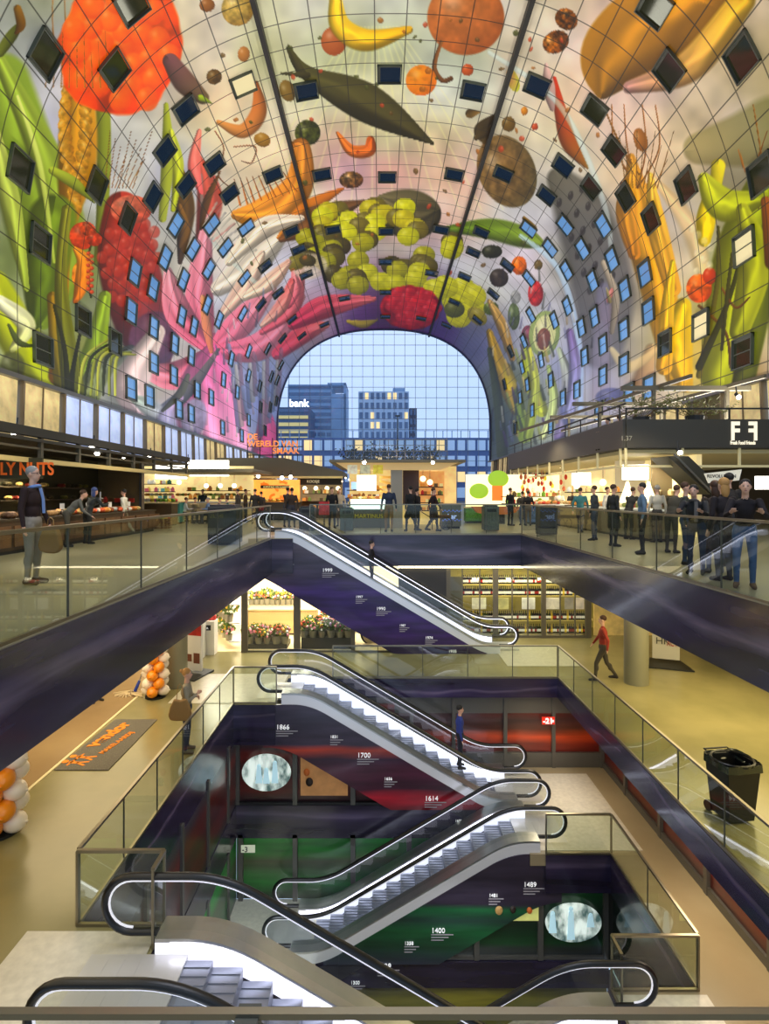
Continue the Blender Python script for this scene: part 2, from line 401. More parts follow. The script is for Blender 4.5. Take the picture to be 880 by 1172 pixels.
# pink lily like petals
for p in ([(242,402),(228,340),(238,250)],[(242,402),(205,360),(192,310)],[(242,402),(275,370),(312,330)],[(242,402),(300,395),(345,340)],[(242,402),(200,430),(160,420)]):
    stroke(p, [6,17,5], (228,96,132),(240,180,190),7,.12)
stroke([(242,400),(238,450),(248,520)], [8,36,44], (226,96,160),(240,180,214),9,.1)
stroke([(242,402),(236,370),(232,340)], [3,6,3], (226,130,90),(230,170,120)); stroke([(190,470),(222,440),(250,400)], [10,7,2], (96,104,120),(120,100,90))
stroke([(180,380),(150,440),(160,470)], [10,22,8], (236,220,214),(220,200,210),5)
stroke([(250,330),(290,300),(330,260)], [10,18,6], (240,230,215),(220,215,200),5); stroke([(255,360),(285,320),(300,290)], [6,12,4], (236,200,180),(240,220,200),5)
stroke([(300,380),(335,350),(345,300)], [4,10,4], (226,100,120),(230,150,150),5); stroke([(318,405),(350,380),(375,372)], [8,12,3], (226,70,100),(240,150,140),5)
ell(222,478,16,24,10,(150,165,190),(120,130,160),.2,6,.3,.7); stroke([(300,460),(305,490),(300,522)], [4,12,14], (214,60,130),(226,90,150),4)
for i in range(16): stroke([(262 + i * 4, 395 + (i * 37) % 50),(270 + i * 3.2, 440 + (i * 53) % 60)], [2.5,3.5], [(120,150,190),(90,110,150),(200,190,180),(150,110,130)][i % 4], None, 0, .3, .3, .7)
# ---- crown
ell(382,47,15,17,0,(196,120,70),(150,80,40)); stroke([(384,0),(390,30),(420,46),(468,34)], [8,13,14,5], (244,214,70),(222,180,40),2)
ell(272,10,19,20,0,(214,190,110),(150,120,60),.2,4); ell(237,6,9,8,0,(180,120,60)); ell(245,88,9,9,0,(120,90,40),None,.3,4); ell(279,62,7,9,0,(214,150,80))
stroke([(250,140),(278,150),(296,128),(293,95)], [3,9,10,3], (222,162,90),(200,120,60)); ell(300,160,10,8,25,(196,150,60)); ell(329,104,9,13,-20,(160,130,60))
stroke([(330,55),(352,84),(420,118),(495,164)], [3,9,23,2], (100,98,52),(70,64,34),3,.08); stroke([(330,52),(345,84)], [1.5,6], (96,90,50)); stroke([(322,84),(352,86)], [1.5,4], (96,90,50))
stroke([(352,92),(352,40)], [.1,.1], (90,90,50), None, 0, .3, .2, 0)
ell(533,20,45,44,0,(200,130,70),(160,92,44),.12,9); stroke([(505,48),(497,76),(506,92),(516,90)], [2,3,3,3], (150,100,50))
ell(482,92,18,18,0,(236,160,40),(200,110,20),.12,6); ell(535,80,7,7,0,(220,110,50)); ell(352,152,15,15,0,(90,100,40),(50,60,24),.5,4)
stroke([(386,152),(402,172),(422,172),(424,160)], [2,7,8,5], (230,140,60),(210,110,40),5); ell(402,206,14,10,0,(140,110,60),(80,50,30),.6,3)
stroke([(270,246),(305,244),(340,215),(346,170),(338,165)], [6,20,18,10,5], (240,170,60),(226,150,70),7,.1)
for i in range(9): stroke([(275 + i * 8, 235 - i * 2),(268 + i * 7, 205 - i)], [1.4,.5], (220,140,40))
stroke([(318,272),(350,240),(392,216)], [2,10,2], (220,150,50),(200,120,40)); stroke([(322,274),(360,252),(416,230)], [4,17,2], (140,96,50),(110,80,50),5)
stroke([(437,228),(470,246),(500,240)], [6,30,4], (120,112,80),(80,74,50),9,.08)
ell(558,54,0.1,0.1,0,(0,0,0)); ell(498,206,0.1,.1,0,(0,0,0))
ell(580,196,33,44,-24,(150,116,70),(90,80,50),.25,6); stroke([(556,160),(550,148),(568,132)], [6,8,3], (90,74,40)); stroke([(545,158),(560,150)], [3,6], (90,74,40))
stroke([(508,262),(560,262),(600,272),(622,280)], [3,13,13,3], (80,140,40),(110,160,60),3)
stroke([(548,128),(538,130)], [2,6], (150,120,60)); ell(582,142,8,9,0,(140,110,50)); ell(587,92,7,14,-20,(210,150,120),(190,200,60)); ell(600,127,4,5,0,(236,160,40)); ell(612,145,4,4,0,(220,100,50))
ell(648,22,14,12,40,(150,90,20),(80,50,10),.7,3); ell(636,48,16,13,-30,(160,100,24),(90,50,10),.7,3)
stroke([(634,90),(642,130),(652,165),(672,192)], [3,8,10,2], (200,60,20),(150,110,30)); stroke([(625,74),(628,100),(632,125)], [2,8,3], (236,200,190)); ell(733,160,8,14,-15,(190,130,60))
stroke([(690,104),(706,60),(770,10),(790,-10)], [10,42,54,50], (150,110,30),(236,170,40),5,.08)
stroke([(720,100),(790,75),(850,0)], [8,20,16], (196,150,140),(236,196,60),4,.2)
# fruit cluster
rs = random.Random(11)
for i in range(64):
    a = i / 64; yy_ = 236 + a * 92; wd = 44 + 46 * math.sin(math.pi * min(1, a * .9 + .12)); xx_ = 430 + rs.uniform(-wd, wd)
    if i < 24: xx_ = 425 + rs.uniform(-60, 55)
    cc = rs.choice([((214,214,40),(150,150,20)),((120,110,40),(70,64,24)),((96,88,36),(60,50,20)),((190,186,30),(120,120,20))] if yy_ > 268 else [((224,224,50),(170,170,20)),((140,130,50),(90,80,30)),((214,206,40),(150,140,20))])
    ell(xx_, yy_, 13, 11, 0, *cc, .08, 5)
for x_, y_ in ((530,330),(520,345),(540,350),(510,328),(542,338),(525,362),(498,332)): ell(x_, y_, 15, 13, 20, (216,216,50),(160,160,24),.1,5)
ell(520,354,12,10,0,(110,120,50)); ell(546,362,13,9,40,(170,160,60)); ell(470,352,35,26,5,(196,40,46),(130,16,30),-.35,7)
for i in range(22):
    a = i * 2.4; r_ = (i / 22) ** .5; ell(472 + 29 * r_ * math.cos(a), 350 + 20 * r_ * math.sin(a), 7, 6, 0, (214,60,64),(160,24,36),.1,5,.4,.7)
stroke([(335,372),(370,352),(428,342)], [6,14,3], (206,60,96),(230,130,130),7,.1); stroke([(398,368),(416,371),(432,366)], [2,5,1], (214,190,70))
stroke([(330,350),(338,330),(336,312)], [4,7,3], (226,110,130),(240,160,160),4); ell(355,305,22,16,-10,(226,210,190),(200,190,180),.1,6,.3,.8)
ell(340,300,14,9,-20,(150,140,50)); ell(352,298,10,7,10,(100,90,40))
for x_, y_, rx_, ry_, c_ in ((563,288,12,8,(60,64,40)),(594,304,9,11,(240,130,30)),(571,318,11,11,(80,70,60)),(613,336,9,15,(214,60,60)),(616,303,5,6,(130,110,60)),(562,353,9,8,(90,130,50)),(588,362,7,16,(90,130,80)),(604,386,8,14,(150,80,100)),(568,272,0.1,.1,(0,0,0)),(698,356,11,21,(200,110,120)),(590,340,6,8,(180,190,190))):
    ell(x_, y_, rx_, ry_, 0, c_, None, .25, 4)
ell(623,382,18,27,8,(150,190,120),(110,150,90)); ell(623,382,13,22,8,(216,222,170),(196,204,150)); ell(622,388,8,13,8,(140,86,60),(100,60,40))
# ---- right side
stroke([(640,205),(668,250),(690,330),(690,400)], [16,36,40,26], (92,90,76),(110,112,120),0,.25,.2,.85)
for i in range(7):
    for j in range(3): ell(640 + i * 7 + j * 13, 232 + i * 20 - j * 8, 3.4, 6, 10, (44,42,40), (60,58,56), 0, 5, .3, .8)
for s0, s1 in (((560,130),(690,420)),):
    stroke([(596,270),(640,310),(662,390),(664,470)], [3,4,4,4], (160,214,220),(140,190,220),0,.3,.1,.8)
stroke([(560,60),(640,120),(690,230),(700,300)], [3,4,4,3], (190,220,214),(180,210,210),0,.4,.1,.6); stroke([(300,330),(240,270),(230,200)], [3,3,2], (190,220,214),None,0,.4,.1,.5)
stroke([(722,180),(736,260),(760,360),(772,430)], [5,22,20,12], (214,160,60),(226,180,40),6,.15); stroke([(712,210),(720,270)], [3,8], (150,100,30)); stroke([(560,380),(575,430),(590,470)], [4,10,6], (190,160,50),(160,140,40),5)
for x_ in (700,714,735,750): stroke([(x_, 120),(x_ + 4, 170),(730,215)], [.8,1,1], (190,130,50))
stroke([(745,200),(790,260),(810,340)], [3,14,8], (222,190,130),(214,190,140),3,.4,.2,.6)
stroke([(800,170),(850,160),(885,150)], [20,34,44], (150,140,90),(120,120,70),0,.2,.2,.7)
stroke([(880,200),(850,300),(830,430)], [20,36,30], (150,176,40),(170,180,30),5,.1); stroke([(885,260),(868,350),(850,440)], [14,16,14], (90,120,20),(80,90,20),3)
stroke([(812,215),(808,250),(806,275)], [4,12,8], (238,220,40),(226,200,20),3); stroke([(822,190),(816,240)], [9,5], (240,226,60)); ell(800,330,15,17,0,(236,126,30),(200,80,20),.3,6); ell(812,316,8,10,0,(220,80,30))
stroke([(822,260),(820,330),(800,430)], [2,3,4], (90,90,20),(110,100,20)); stroke([(800,350),(830,380),(836,420)], [2,2,2], (120,80,20))
stroke([(860,240),(835,340),(800,420)], [2,3,5], (70,80,20)); stroke([(782,350),(776,400),(784,440)], [10,18,10], (236,206,30),(214,170,30),4); stroke([(745,400),(735,440)], [8,16], (210,180,130),(170,140,110),0,.4)
stroke([(690,330),(688,400),(684,470)], [10,14,12], (130,130,160),(170,160,180),0,.5,.2,.6)
stroke([(620,470),(606,430),(600,390)], [8,9,4], (170,196,60),(140,170,60),5); stroke([(600,500),(592,450)], [8,6], (110,160,60),(90,130,50),5); stroke([(585,440),(580,420)], [8,5], (226,206,40)); stroke([(640,500),(650,440),(640,400)], [7,8,3], (120,110,150),(170,200,170),3)
stroke([(575,520),(570,460),(560,400)], [7,6,3], (60,80,40),(70,90,60)); ell(700,455,20,12,0,(90,100,150),None,.2,6,.3,.8); ell(650,470,10,20,0,(90,110,160),None,.2,6,.4,.7)
for i in range(30):
    x_ = 575 + (i * 29) % 60; y_ = 385 + (i * 41) % 120
    stroke([(x_, y_),(x_ + 4, y_ + 16)], [1.5,2.6], [(150,180,90),(60,80,60),(214,190,120),(120,140,170),(90,60,110)][i % 5], None, 0, .4, .3, .75)
# further leaves, stems and whiskers
stroke([(0,60),(14,40),(26,24)], [6,7,2], (110,130,50)); stroke([(20,10),(24,28),(18,38)], [5,6,2], (150,110,30),(90,60,20))
stroke([(-8,150),(12,230),(30,330)], [8,12,4], (196,220,120),(140,180,70),4,.1); stroke([(20,110),(46,190),(62,300)], [2,4,2], (220,236,150),(170,200,90),0,.4,.1,.8)
stroke([(76,240),(70,330),(84,450)], [6,8,14], (150,150,50),(90,100,20),6,.1); stroke([(92,380),(84,420),(80,452)], [2,3,5], (40,50,16)); stroke([(62,350),(74,400),(78,452)], [2,3,4], (50,60,20))
for k in range(7): stroke([(90 + k * 7, 452),(98 + k * 6, 410),(125 + k * 5, 388 + k * 3)], [1.5,2.2,1.2], [(200,210,90),(50,70,30),(150,170,60)][k % 3])
ell(100,262,10,8,30,(236,96,40),None,.4,4); ell(108,274,9,8,0,(206,70,30),None,.4,4); stroke([(104,282),(100,300),(104,340)], [1.5,1.5,1.5], (70,80,30)); stroke([(86,285),(96,300),(92,330),(86,345)], [3,9,8,3], (240,166,40),(190,110,20),3)
for k in range(14): ell(103 + (k % 2) * 4 - 2, 290 + k * 3.4, 2.6, 2.4, 0, (226,90,40))
for k in range(9): stroke([(52 + k * 9, 100),(56 + k * 8, 60 - (k % 3) * 12)], [.8,.4], (186,140,50)); stroke([(120 + k * 4, 215),(126 + k * 6, 150 + (k % 4) * 9)], [.7,.4], (170,120,40))
stroke([(0,345),(30,372),(14,400)], [8,12,4], (226,226,200),(180,190,120),3); stroke([(10,372),(22,392),(40,396)], [2,4,1], (80,110,50)); ell(14,420,16,20,0,(80,90,50),None,.3,8,.4,.8)
stroke([(196,150),(204,190),(198,240)], [3,7,3], (206,220,80),(170,190,50),3); stroke([(246,150),(256,170),(250,200),(264,215)], [.8,.9,.9,.6], (170,110,50)); stroke([(268,168),(292,168),(288,186),(276,184)], [.8,.9,.9,.6], (170,110,50))
stroke([(228,150),(222,190),(230,220)], [3,8,3], (240,150,130),(230,110,110),3); stroke([(252,196),(236,232),(230,262)], [1,5,2], (120,84,40)); stroke([(206,235),(212,262),(206,282)], [2,6,2], (150,110,40))
for k in range(10): stroke([(232 + k * 3, 260 + k * 4),(248 + k * 5, 232 + k * 6)], [1,1.6], [(240,236,220),(226,160,150),(206,200,196)][k % 3], None, 0, .4, .2, .7)
stroke([(262,300),(300,262),(345,250)], [5,13,4], (246,236,214),(240,226,206),6,.12); stroke([(280,340),(310,322),(330,300)], [5,10,4], (246,230,206),(232,190,170),6,.12); stroke([(300,372),(322,350),(334,322)], [3,8,4], (240,200,180),(230,120,120),6,.12)
stroke([(150,455),(176,470),(205,500)], [4,12,6], (150,190,170),(190,180,210),3,.3); stroke([(205,455),(190,480),(196,510)], [6,12,10], (196,170,210),(170,190,220),3,.3); stroke([(215,430),(206,450),(186,470)], [3,5,2], (110,110,90))
stroke([(690,120),(712,170),(732,200)], [1,1.4,.8], (170,120,40)); stroke([(724,190),(716,240),(726,290)], [4,12,8], (230,180,70),(200,140,40),8,.1); stroke([(744,200),(752,260),(770,330)], [3,12,10], (240,206,90),(226,170,60),8,.1)
for k in range(10): stroke([(716 + k * 4, 215),(708 + k * 7, 150 + (k % 3) * 16)], [.8,.4], (176,130,50))
stroke([(845,172),(858,200),(878,150)], [1,1.2,.6], (180,120,40)); stroke([(862,120),(872,190),(868,240)], [.8,1,.8], (170,120,40))
stroke([(806,205),(830,235),(872,226)], [8,20,8], (206,214,60),(160,180,40),4,.12); stroke([(850,240),(864,300),(846,380)], [8,20,12], (186,196,50),(150,160,30),5,.1); stroke([(876,230),(884,300)], [6,10], (160,96,30),(120,70,20))
for k in range(8): ell(792 + (k * 7) % 22, 262 + k * 7, 5, 6, 0, (236,228,200), (200,190,150), .2, 4, .6, .55)
stroke([(826,330),(842,352),(858,340)], [1.4,1.6,1], (130,80,30)); stroke([(838,290),(832,340),(826,400)], [2,2.5,2], (80,84,20)); stroke([(770,300),(764,350),(760,420)], [3,8,10], (244,214,50),(230,180,40),6,.12)
stroke([(700,400),(720,420),(752,400)], [4,8,4], (226,214,170),(214,190,140),0,.4,.2,.7); stroke([(690,300),(704,340),(700,380)], [3,5,3], (200,190,170)); stroke([(652,380),(658,420),(652,470)], [5,8,6], (130,110,160),(150,160,200),3,.3)
stroke([(606,400),(612,440),(604,500)], [3,6,6], (214,220,90),(120,160,70),5); stroke([(622,500),(634,460),(628,420)], [4,6,3], (190,214,160),(150,200,120),5); stroke([(560,345),(574,372),(586,410)], [3,7,4], (206,176,110),(160,130,60),6)
ell(698,338,3,9,20,(226,150,140)); stroke([(694,330),(698,345)], [1,2.5], (190,180,120)); stroke([(600,250),(610,262)], [3,5], (150,120,50))
for i in range(60):
    x_ = rs.uniform(560, 700); y_ = rs.uniform(240, 500)
    if abs(math.hypot(x_ - 440, y_ - 500) - 190) < 75: stroke([(x_, y_),(x_ + rs.uniform(-3, 3), y_ + rs.uniform(8, 18))], [1,1.8], rs.choice([(240,240,236),(90,100,90),(196,170,120),(120,130,170),(60,60,70)]), None, 0, .5, .3, .6)
for i in range(60):
    x_ = rs.uniform(190, 322); y_ = rs.uniform(290, 510)
    if abs(math.hypot(x_ - 440, y_ - 500) - 175) < 60: stroke([(x_, y_),(x_ + rs.uniform(-3, 3), y_ + rs.uniform(8, 18))], [1,1.8], rs.choice([(240,240,240),(120,110,130),(206,170,190),(120,150,190),(80,90,110)]), None, 0, .5, .3, .6)
for i in range(70):       # small leaves and seeds strewn between
    x_ = rs.uniform(220, 690); y_ = rs.uniform(20, 330)
    ell(x_, y_, rs.uniform(1.5, 4), rs.uniform(1.5, 4), rs.uniform(0, 90), rs.choice([(120,90,40),(190,120,40),(90,100,40),(214,90,50)]), None, 0, 5, .3, .8)

gx_ = np.clip(rgb[..., 1] - rgb[..., 0], 0, 255); rgb[..., 0] += .45 * gx_; rgb[..., 1] -= .12 * gx_
LUM = rgb @ np.array([.3, .59, .11])
rgb = np.clip(LUM[..., None] * 1.0 + (rgb - LUM[..., None]) * 1.12, 0, 255)
rgb = 255 * (rgb / 255) ** 1.14
c01 = rgb / 255.0
c01 = np.where(c01 <= .04045, c01 / 12.92, ((c01 + .055) / 1.055) ** 2.4)
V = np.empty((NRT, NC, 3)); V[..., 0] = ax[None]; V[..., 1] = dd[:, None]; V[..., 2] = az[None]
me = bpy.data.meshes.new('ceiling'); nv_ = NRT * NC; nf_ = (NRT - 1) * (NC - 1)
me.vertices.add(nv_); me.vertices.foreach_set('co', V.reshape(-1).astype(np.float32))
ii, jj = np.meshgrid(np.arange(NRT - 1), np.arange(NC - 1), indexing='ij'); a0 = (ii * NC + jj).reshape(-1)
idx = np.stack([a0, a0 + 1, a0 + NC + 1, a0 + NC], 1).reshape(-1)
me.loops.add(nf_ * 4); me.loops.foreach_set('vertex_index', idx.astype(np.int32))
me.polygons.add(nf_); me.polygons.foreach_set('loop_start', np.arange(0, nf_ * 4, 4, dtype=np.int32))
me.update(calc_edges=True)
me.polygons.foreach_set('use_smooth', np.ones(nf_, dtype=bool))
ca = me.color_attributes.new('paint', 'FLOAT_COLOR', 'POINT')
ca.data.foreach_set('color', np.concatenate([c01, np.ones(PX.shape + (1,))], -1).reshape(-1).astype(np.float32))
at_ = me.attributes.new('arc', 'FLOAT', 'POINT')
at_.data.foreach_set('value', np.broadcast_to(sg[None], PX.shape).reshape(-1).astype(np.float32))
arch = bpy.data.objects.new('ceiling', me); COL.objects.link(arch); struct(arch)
def mural_material():
    m = bpy.data.materials.new('printed_aluminium_panels'); m.use_nodes = True; nt = m.node_tree; b = nt.nodes['Principled BSDF']
    N = nt.nodes.new; Lk = nt.links.new
    cl = N('ShaderNodeAttribute'); cl.attribute_name = 'paint'; ar = N('ShaderNodeAttribute'); ar.attribute_name = 'arc'
    tc = N('ShaderNodeTexCoord'); sp = N('ShaderNodeSeparateXYZ'); Lk(tc.outputs['Object'], sp.inputs[0])
    def line(sock, off):
        a = N('ShaderNodeMath'); a.operation = 'ADD'; a.inputs[1].default_value = off; Lk(sock, a.inputs[0])
        p = N('ShaderNodeMath'); p.operation = 'PINGPONG'; p.inputs[1].default_value = PAN / 2; Lk(a.outputs[0], p.inputs[0])
        l = N('ShaderNodeMath'); l.operation = 'LESS_THAN'; l.inputs[1].default_value = .042; Lk(p.outputs[0], l.inputs[0]); return l
    a = line(ar.outputs['Fac'], 100 * PAN + PAN / 2); c = line(sp.outputs[1], 100 * PAN + PAN / 2)
    mx = N('ShaderNodeMath'); mx.operation = 'MAXIMUM'; Lk(a.outputs[0], mx.inputs[0]); Lk(c.outputs[0], mx.inputs[1])
    ml = N('ShaderNodeMath'); ml.operation = 'MULTIPLY'; ml.inputs[1].default_value = .8; Lk(mx.outputs[0], ml.inputs[0])
    mc = N('ShaderNodeMix'); mc.data_type = 'RGBA'; Lk(ml.outputs[0], mc.inputs[0]); Lk(cl.outputs['Color'], mc.inputs[6]); mc.inputs[7].default_value = (.02, .02, .015, 1)
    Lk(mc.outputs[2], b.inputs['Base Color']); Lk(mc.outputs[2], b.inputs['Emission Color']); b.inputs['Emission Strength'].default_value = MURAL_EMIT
    b.inputs['Roughness'].default_value = .45
    m.cycles.emission_sampling = 'NONE'
    return m
MURAL_EMIT = .30  # mural glows on its own, adding brightness beyond the uplights
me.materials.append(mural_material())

# dark light tracks along the crown
for i, (pxa, pxb) in enumerate((((291, 0), (388, 380)), ((607, 0), (492, 378)))):
    s0, d0 = unproject_arch(*pxa); x0, z0 = arch_at(s0)
    o = MB().box(x0 - .17, x0 + .17, -5, DEND, z0 - .55, z0 - .1).build('trim_%d' % (i + 1), DARK); struct(o)

# windows of the flats in the arch
WIN = """150,4 51,62 130,79 278,96 212,125 350,103 22,193 188,172 110,212 245,187 212,211 174,225 312,199 368,199 262,221 145,250 200,257 241,257 281,260 333,264 381,262
750,7 767,80 850,65 615,97 681,125 541,103 703,172 645,189 677,214 717,225 786,212 746,250 872,200 520,199 576,198 626,223 647,257 691,257 605,261 505,262 551,265
446,84 443,202 442,264 441,299 441,334 441,362 45,279 188,295 153,312 220,285 257,283 238,308 209,320 174,330 303,304 279,318 149,357 94,368 175,375 207,362 236,349 221,374 250,366 277,359 298,348 318,335
48,401 131,392 199,394 175,416 218,408 198,430 149,445 170,454 264,411 255,435 225,447 204,469 218,474 241,455 254,490 271,449 276,499 284,481 284,430 306,399 284,402 297,442 310,431 303,493 309,466 298,466 321,418 334,365 323,387 317,435 316,459
853,283 739,312 701,296 667,284 649,309 630,283 581,303 606,318 679,321 716,331 743,356 803,372 681,362 650,350 666,374 635,366 608,360 762,393 715,377 691,394 670,408 715,417 691,430 851,403 620,412 631,435 661,446 645,455 744,443 721,451 631,488 686,471
341,285 350,314 394,341 494,312 532,316 565,336 520,345 511,372 547,366 482,364 345,384 371,371 542,288 600,390 598,420 585,402 578,440 596,455 610,470 590,490 604,440""".split()
PANE = [mat('pane_sky_reflection', (40, 62, 92), .08, .2, emit=.75, ecol=(110, 160, 215)), mat('pane_deep_blue', (26, 40, 56), .06, .35, emit=.12, ecol=(50, 80, 120)),  # blue panes glow with a painted-in sky reflection
        mat('pane_olive', (44, 48, 34), .06, .35, emit=.10, ecol=(90, 90, 60)), mat('pane_lit', (180, 170, 130), .2, 0, emit=.7, ecol=(235, 220, 170))]
seen = set(); wn = 1
PANEF = mat('window_frame_grey', (92, 98, 90), .4, .4)
for w_ in WIN:
    px, py = map(float, w_.split(',')); s_, d_ = unproject_arch(px, py)
    if d_ > DEND - 2 or any(abs(s_ - a) < 2.3 and abs(d_ - b) < 2.5 for a, b in seen): continue
    seen.add((s_, d_))
    x0, z0 = arch_at(s_); t, n = arch_tn(s_); c = Vector((float(x0), d_, float(z0))) + n * .1
    h = PAN / 2 * .86; yv = Vector((0, 1, 0))
    def slab(mb, u0, u1, v0, v1, n0, n1):
        vs = [c + t * u + yv * v + n * w for w in (n0, n1) for u, v in ((u0, v0), (u1, v0), (u1, v1), (u0, v1))]
        mb.add(vs, [(0, 3, 2, 1), (4, 5, 6, 7), (0, 1, 5, 4), (1, 2, 6, 5), (2, 3, 7, 6), (3, 0, 4, 7)])
    g = MB(); slab(g, -h + .1, h - .1, -h + .1, h - .1, -.16, -.06)
    side = abs(px - 440) > 150 and py > 255
    pm = PANE[0] if side and d_ > 45 else (PANE[1] if 150 < px < 650 and py > 60 else PANE[2])
    if (int(px), int(py)) in ((803, 372), (278, 96), (853, 283)): pm = PANE[3]
    o = g.build('window_%d' % wn, pm); struct(o); wn += 1
    fr = MB()
    for a in ((-h, -h + .07, -h, h), (h - .07, h, -h, h), (-h, h, -h, -h + .07), (-h, h, h - .07, h)): slab(fr, *a, -.12, .1)
    slab(fr, -h + .07, -h + .24, -h, h, -.14, -.03)
    if side: slab(fr, -.03, .03, -h, h, -.05, -.02)
    fr.build('window_frame', PANEF, o)

# ============================================================ far glass front
WFAR = glass_mat('cable_net_glass', (236, 242, 252), .03)
pts = [(float(x), float(z)) for x, z in _pp[::40]]
poly = [(pts[0][0], 0)] + pts + [(pts[-1][0], 0)]
g = MB(); g.face([(x, DEND - .3, z) for x, z in poly]); wf = g.build('window_0', WFAR); struct(wf)
CABLE = mat('steel_cable', (100, 122, 156), .4, .4)
g = MB(); stp = 2.07
for i in range(-11, 12):
    x = AC + i * stp
    zt = float(np.interp(x, _pp[200:1800, 0], _pp[200:1800, 1])) if abs(x - AC) < 21 else ZS
    g.box(x - .035, x + .035, DEND - .5, DEND - .4, 3, zt)
for j in range(2, 17):
    z = j * stp; zz = min(z, 33.8)
    s_r = np.interp(zz, _pp[:1000, 1], _pp[:1000, 0]) if zz > ZB else -20.5 + AC
    g.box(float(s_r), float(2 * AC - s_r), DEND - .52, DEND - .42, z - .035, z + .035)
g.build('window_frame', CABLE, wf)
# rim of the arch end
g = MB(); 
for k in range(0, len(_pp) - 20, 20):
    (x0, z0), (x1, z1) = _pp[k], _pp[k + 20]
    g.obox((x0, DEND - .2, z0), (x1, DEND - .2, z1), .5, .5)
struct(g.build('trim_3', mat('arch_rim_blue', (60, 70, 110), .4)))
# near glass front behind the viewer
g = MB(); g.face([(x, -8, z) for x, z in poly]); struct(g.build('window_900', WFAR))

# ============================================================ city outside
def facade(name, label, cat, x0, x1, y, z0, z1, depth, wallm, winm, cols, rows, litm=None, mu=.22, band=False, seed=0):
    t = thing(name, label, cat, ((x0 + x1) / 2, y, z0)); w = x1 - x0; h = z1 - z0; rn = random.Random(seed)
    MB().box(-w / 2, w / 2, 0, depth, 0, h).build('wall', wallm, t)
    cw_, rh = w / cols, h / rows; n = 0
    for r_ in range(rows):
        if band:
            MB().box(-w / 2 + .5, w / 2 - .5, -.3, .2, r_ * rh + rh * .3, r_ * rh + rh * .8).build('window_band', winm if rn.random() > .3 or not litm else litm, t); continue
        for c_ in range(cols):
            if n >= 100: break
            n += 1
            MB().box(-w / 2 + (c_ + mu) * cw_, -w / 2 + (c_ + 1 - mu) * cw_, -.3, .2, r_ * rh + rh * .2, r_ * rh + rh * .85).build('window', litm if litm and rn.random() < .14 else winm, t)
    return t
BW1 = mat('tower_blue_concrete', (92, 122, 158), .7, emit=.42); BW2 = mat('tower_grey_concrete', (126, 150, 180), .7, emit=.45)  # city walls and panes carry glow in place of dusk light
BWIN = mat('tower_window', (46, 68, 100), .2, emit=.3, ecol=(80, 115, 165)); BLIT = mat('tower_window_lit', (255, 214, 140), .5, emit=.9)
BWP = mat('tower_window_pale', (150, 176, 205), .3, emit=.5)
D1 = 250
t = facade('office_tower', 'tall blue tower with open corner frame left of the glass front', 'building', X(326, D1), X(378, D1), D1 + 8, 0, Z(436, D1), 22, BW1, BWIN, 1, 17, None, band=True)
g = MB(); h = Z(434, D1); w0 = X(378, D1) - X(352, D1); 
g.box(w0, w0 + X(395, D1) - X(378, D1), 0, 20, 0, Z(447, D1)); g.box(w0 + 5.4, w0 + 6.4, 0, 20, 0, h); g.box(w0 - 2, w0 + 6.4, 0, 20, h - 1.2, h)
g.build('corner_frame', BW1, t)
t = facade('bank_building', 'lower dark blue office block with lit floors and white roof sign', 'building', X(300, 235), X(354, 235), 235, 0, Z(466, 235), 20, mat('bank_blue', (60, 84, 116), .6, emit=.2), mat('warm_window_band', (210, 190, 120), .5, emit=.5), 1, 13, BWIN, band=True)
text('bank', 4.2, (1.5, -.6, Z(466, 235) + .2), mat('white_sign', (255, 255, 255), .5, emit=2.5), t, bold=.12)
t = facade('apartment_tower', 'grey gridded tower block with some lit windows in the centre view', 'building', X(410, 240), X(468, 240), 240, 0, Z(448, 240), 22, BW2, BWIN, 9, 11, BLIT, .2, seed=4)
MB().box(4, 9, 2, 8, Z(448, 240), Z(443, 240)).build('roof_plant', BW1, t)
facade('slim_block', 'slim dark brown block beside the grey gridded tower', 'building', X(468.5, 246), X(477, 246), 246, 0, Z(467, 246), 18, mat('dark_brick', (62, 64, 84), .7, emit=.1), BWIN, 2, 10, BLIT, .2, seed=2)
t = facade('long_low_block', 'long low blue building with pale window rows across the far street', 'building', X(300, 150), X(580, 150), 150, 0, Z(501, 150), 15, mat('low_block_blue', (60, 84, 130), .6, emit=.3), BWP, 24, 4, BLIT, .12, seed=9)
g = MB(); w = (X(580, 150) - X(300, 150)) / 2
for z in (Z(492, 150),): g.box(-w, w, 1, 1.2, z - .15, z)
for k in range(28): x = -w + k * 2 * w / 27; g.box(x - .1, x + .1, 1, 1.2, Z(501, 150), Z(492, 150))
g.build('roof_railing', BW1, t)
tag(MB().cyl((0, 0, 0), (0, 0, Z(476, 140)), .22, .16, 8).cyl((-.6, 0, Z(476, 140)), (.6, 0, Z(476, 140)), .2, n=6).build('street_mast', DARK), 'dark slim mast standing in front of the long low building', 'mast').location = (X(455, 140), 140, 0)
struct(MB().box(-160, 160, DEND + .5, 420, -.4, -.05).build('ground', mat('asphalt', (60, 66, 76), .8)))
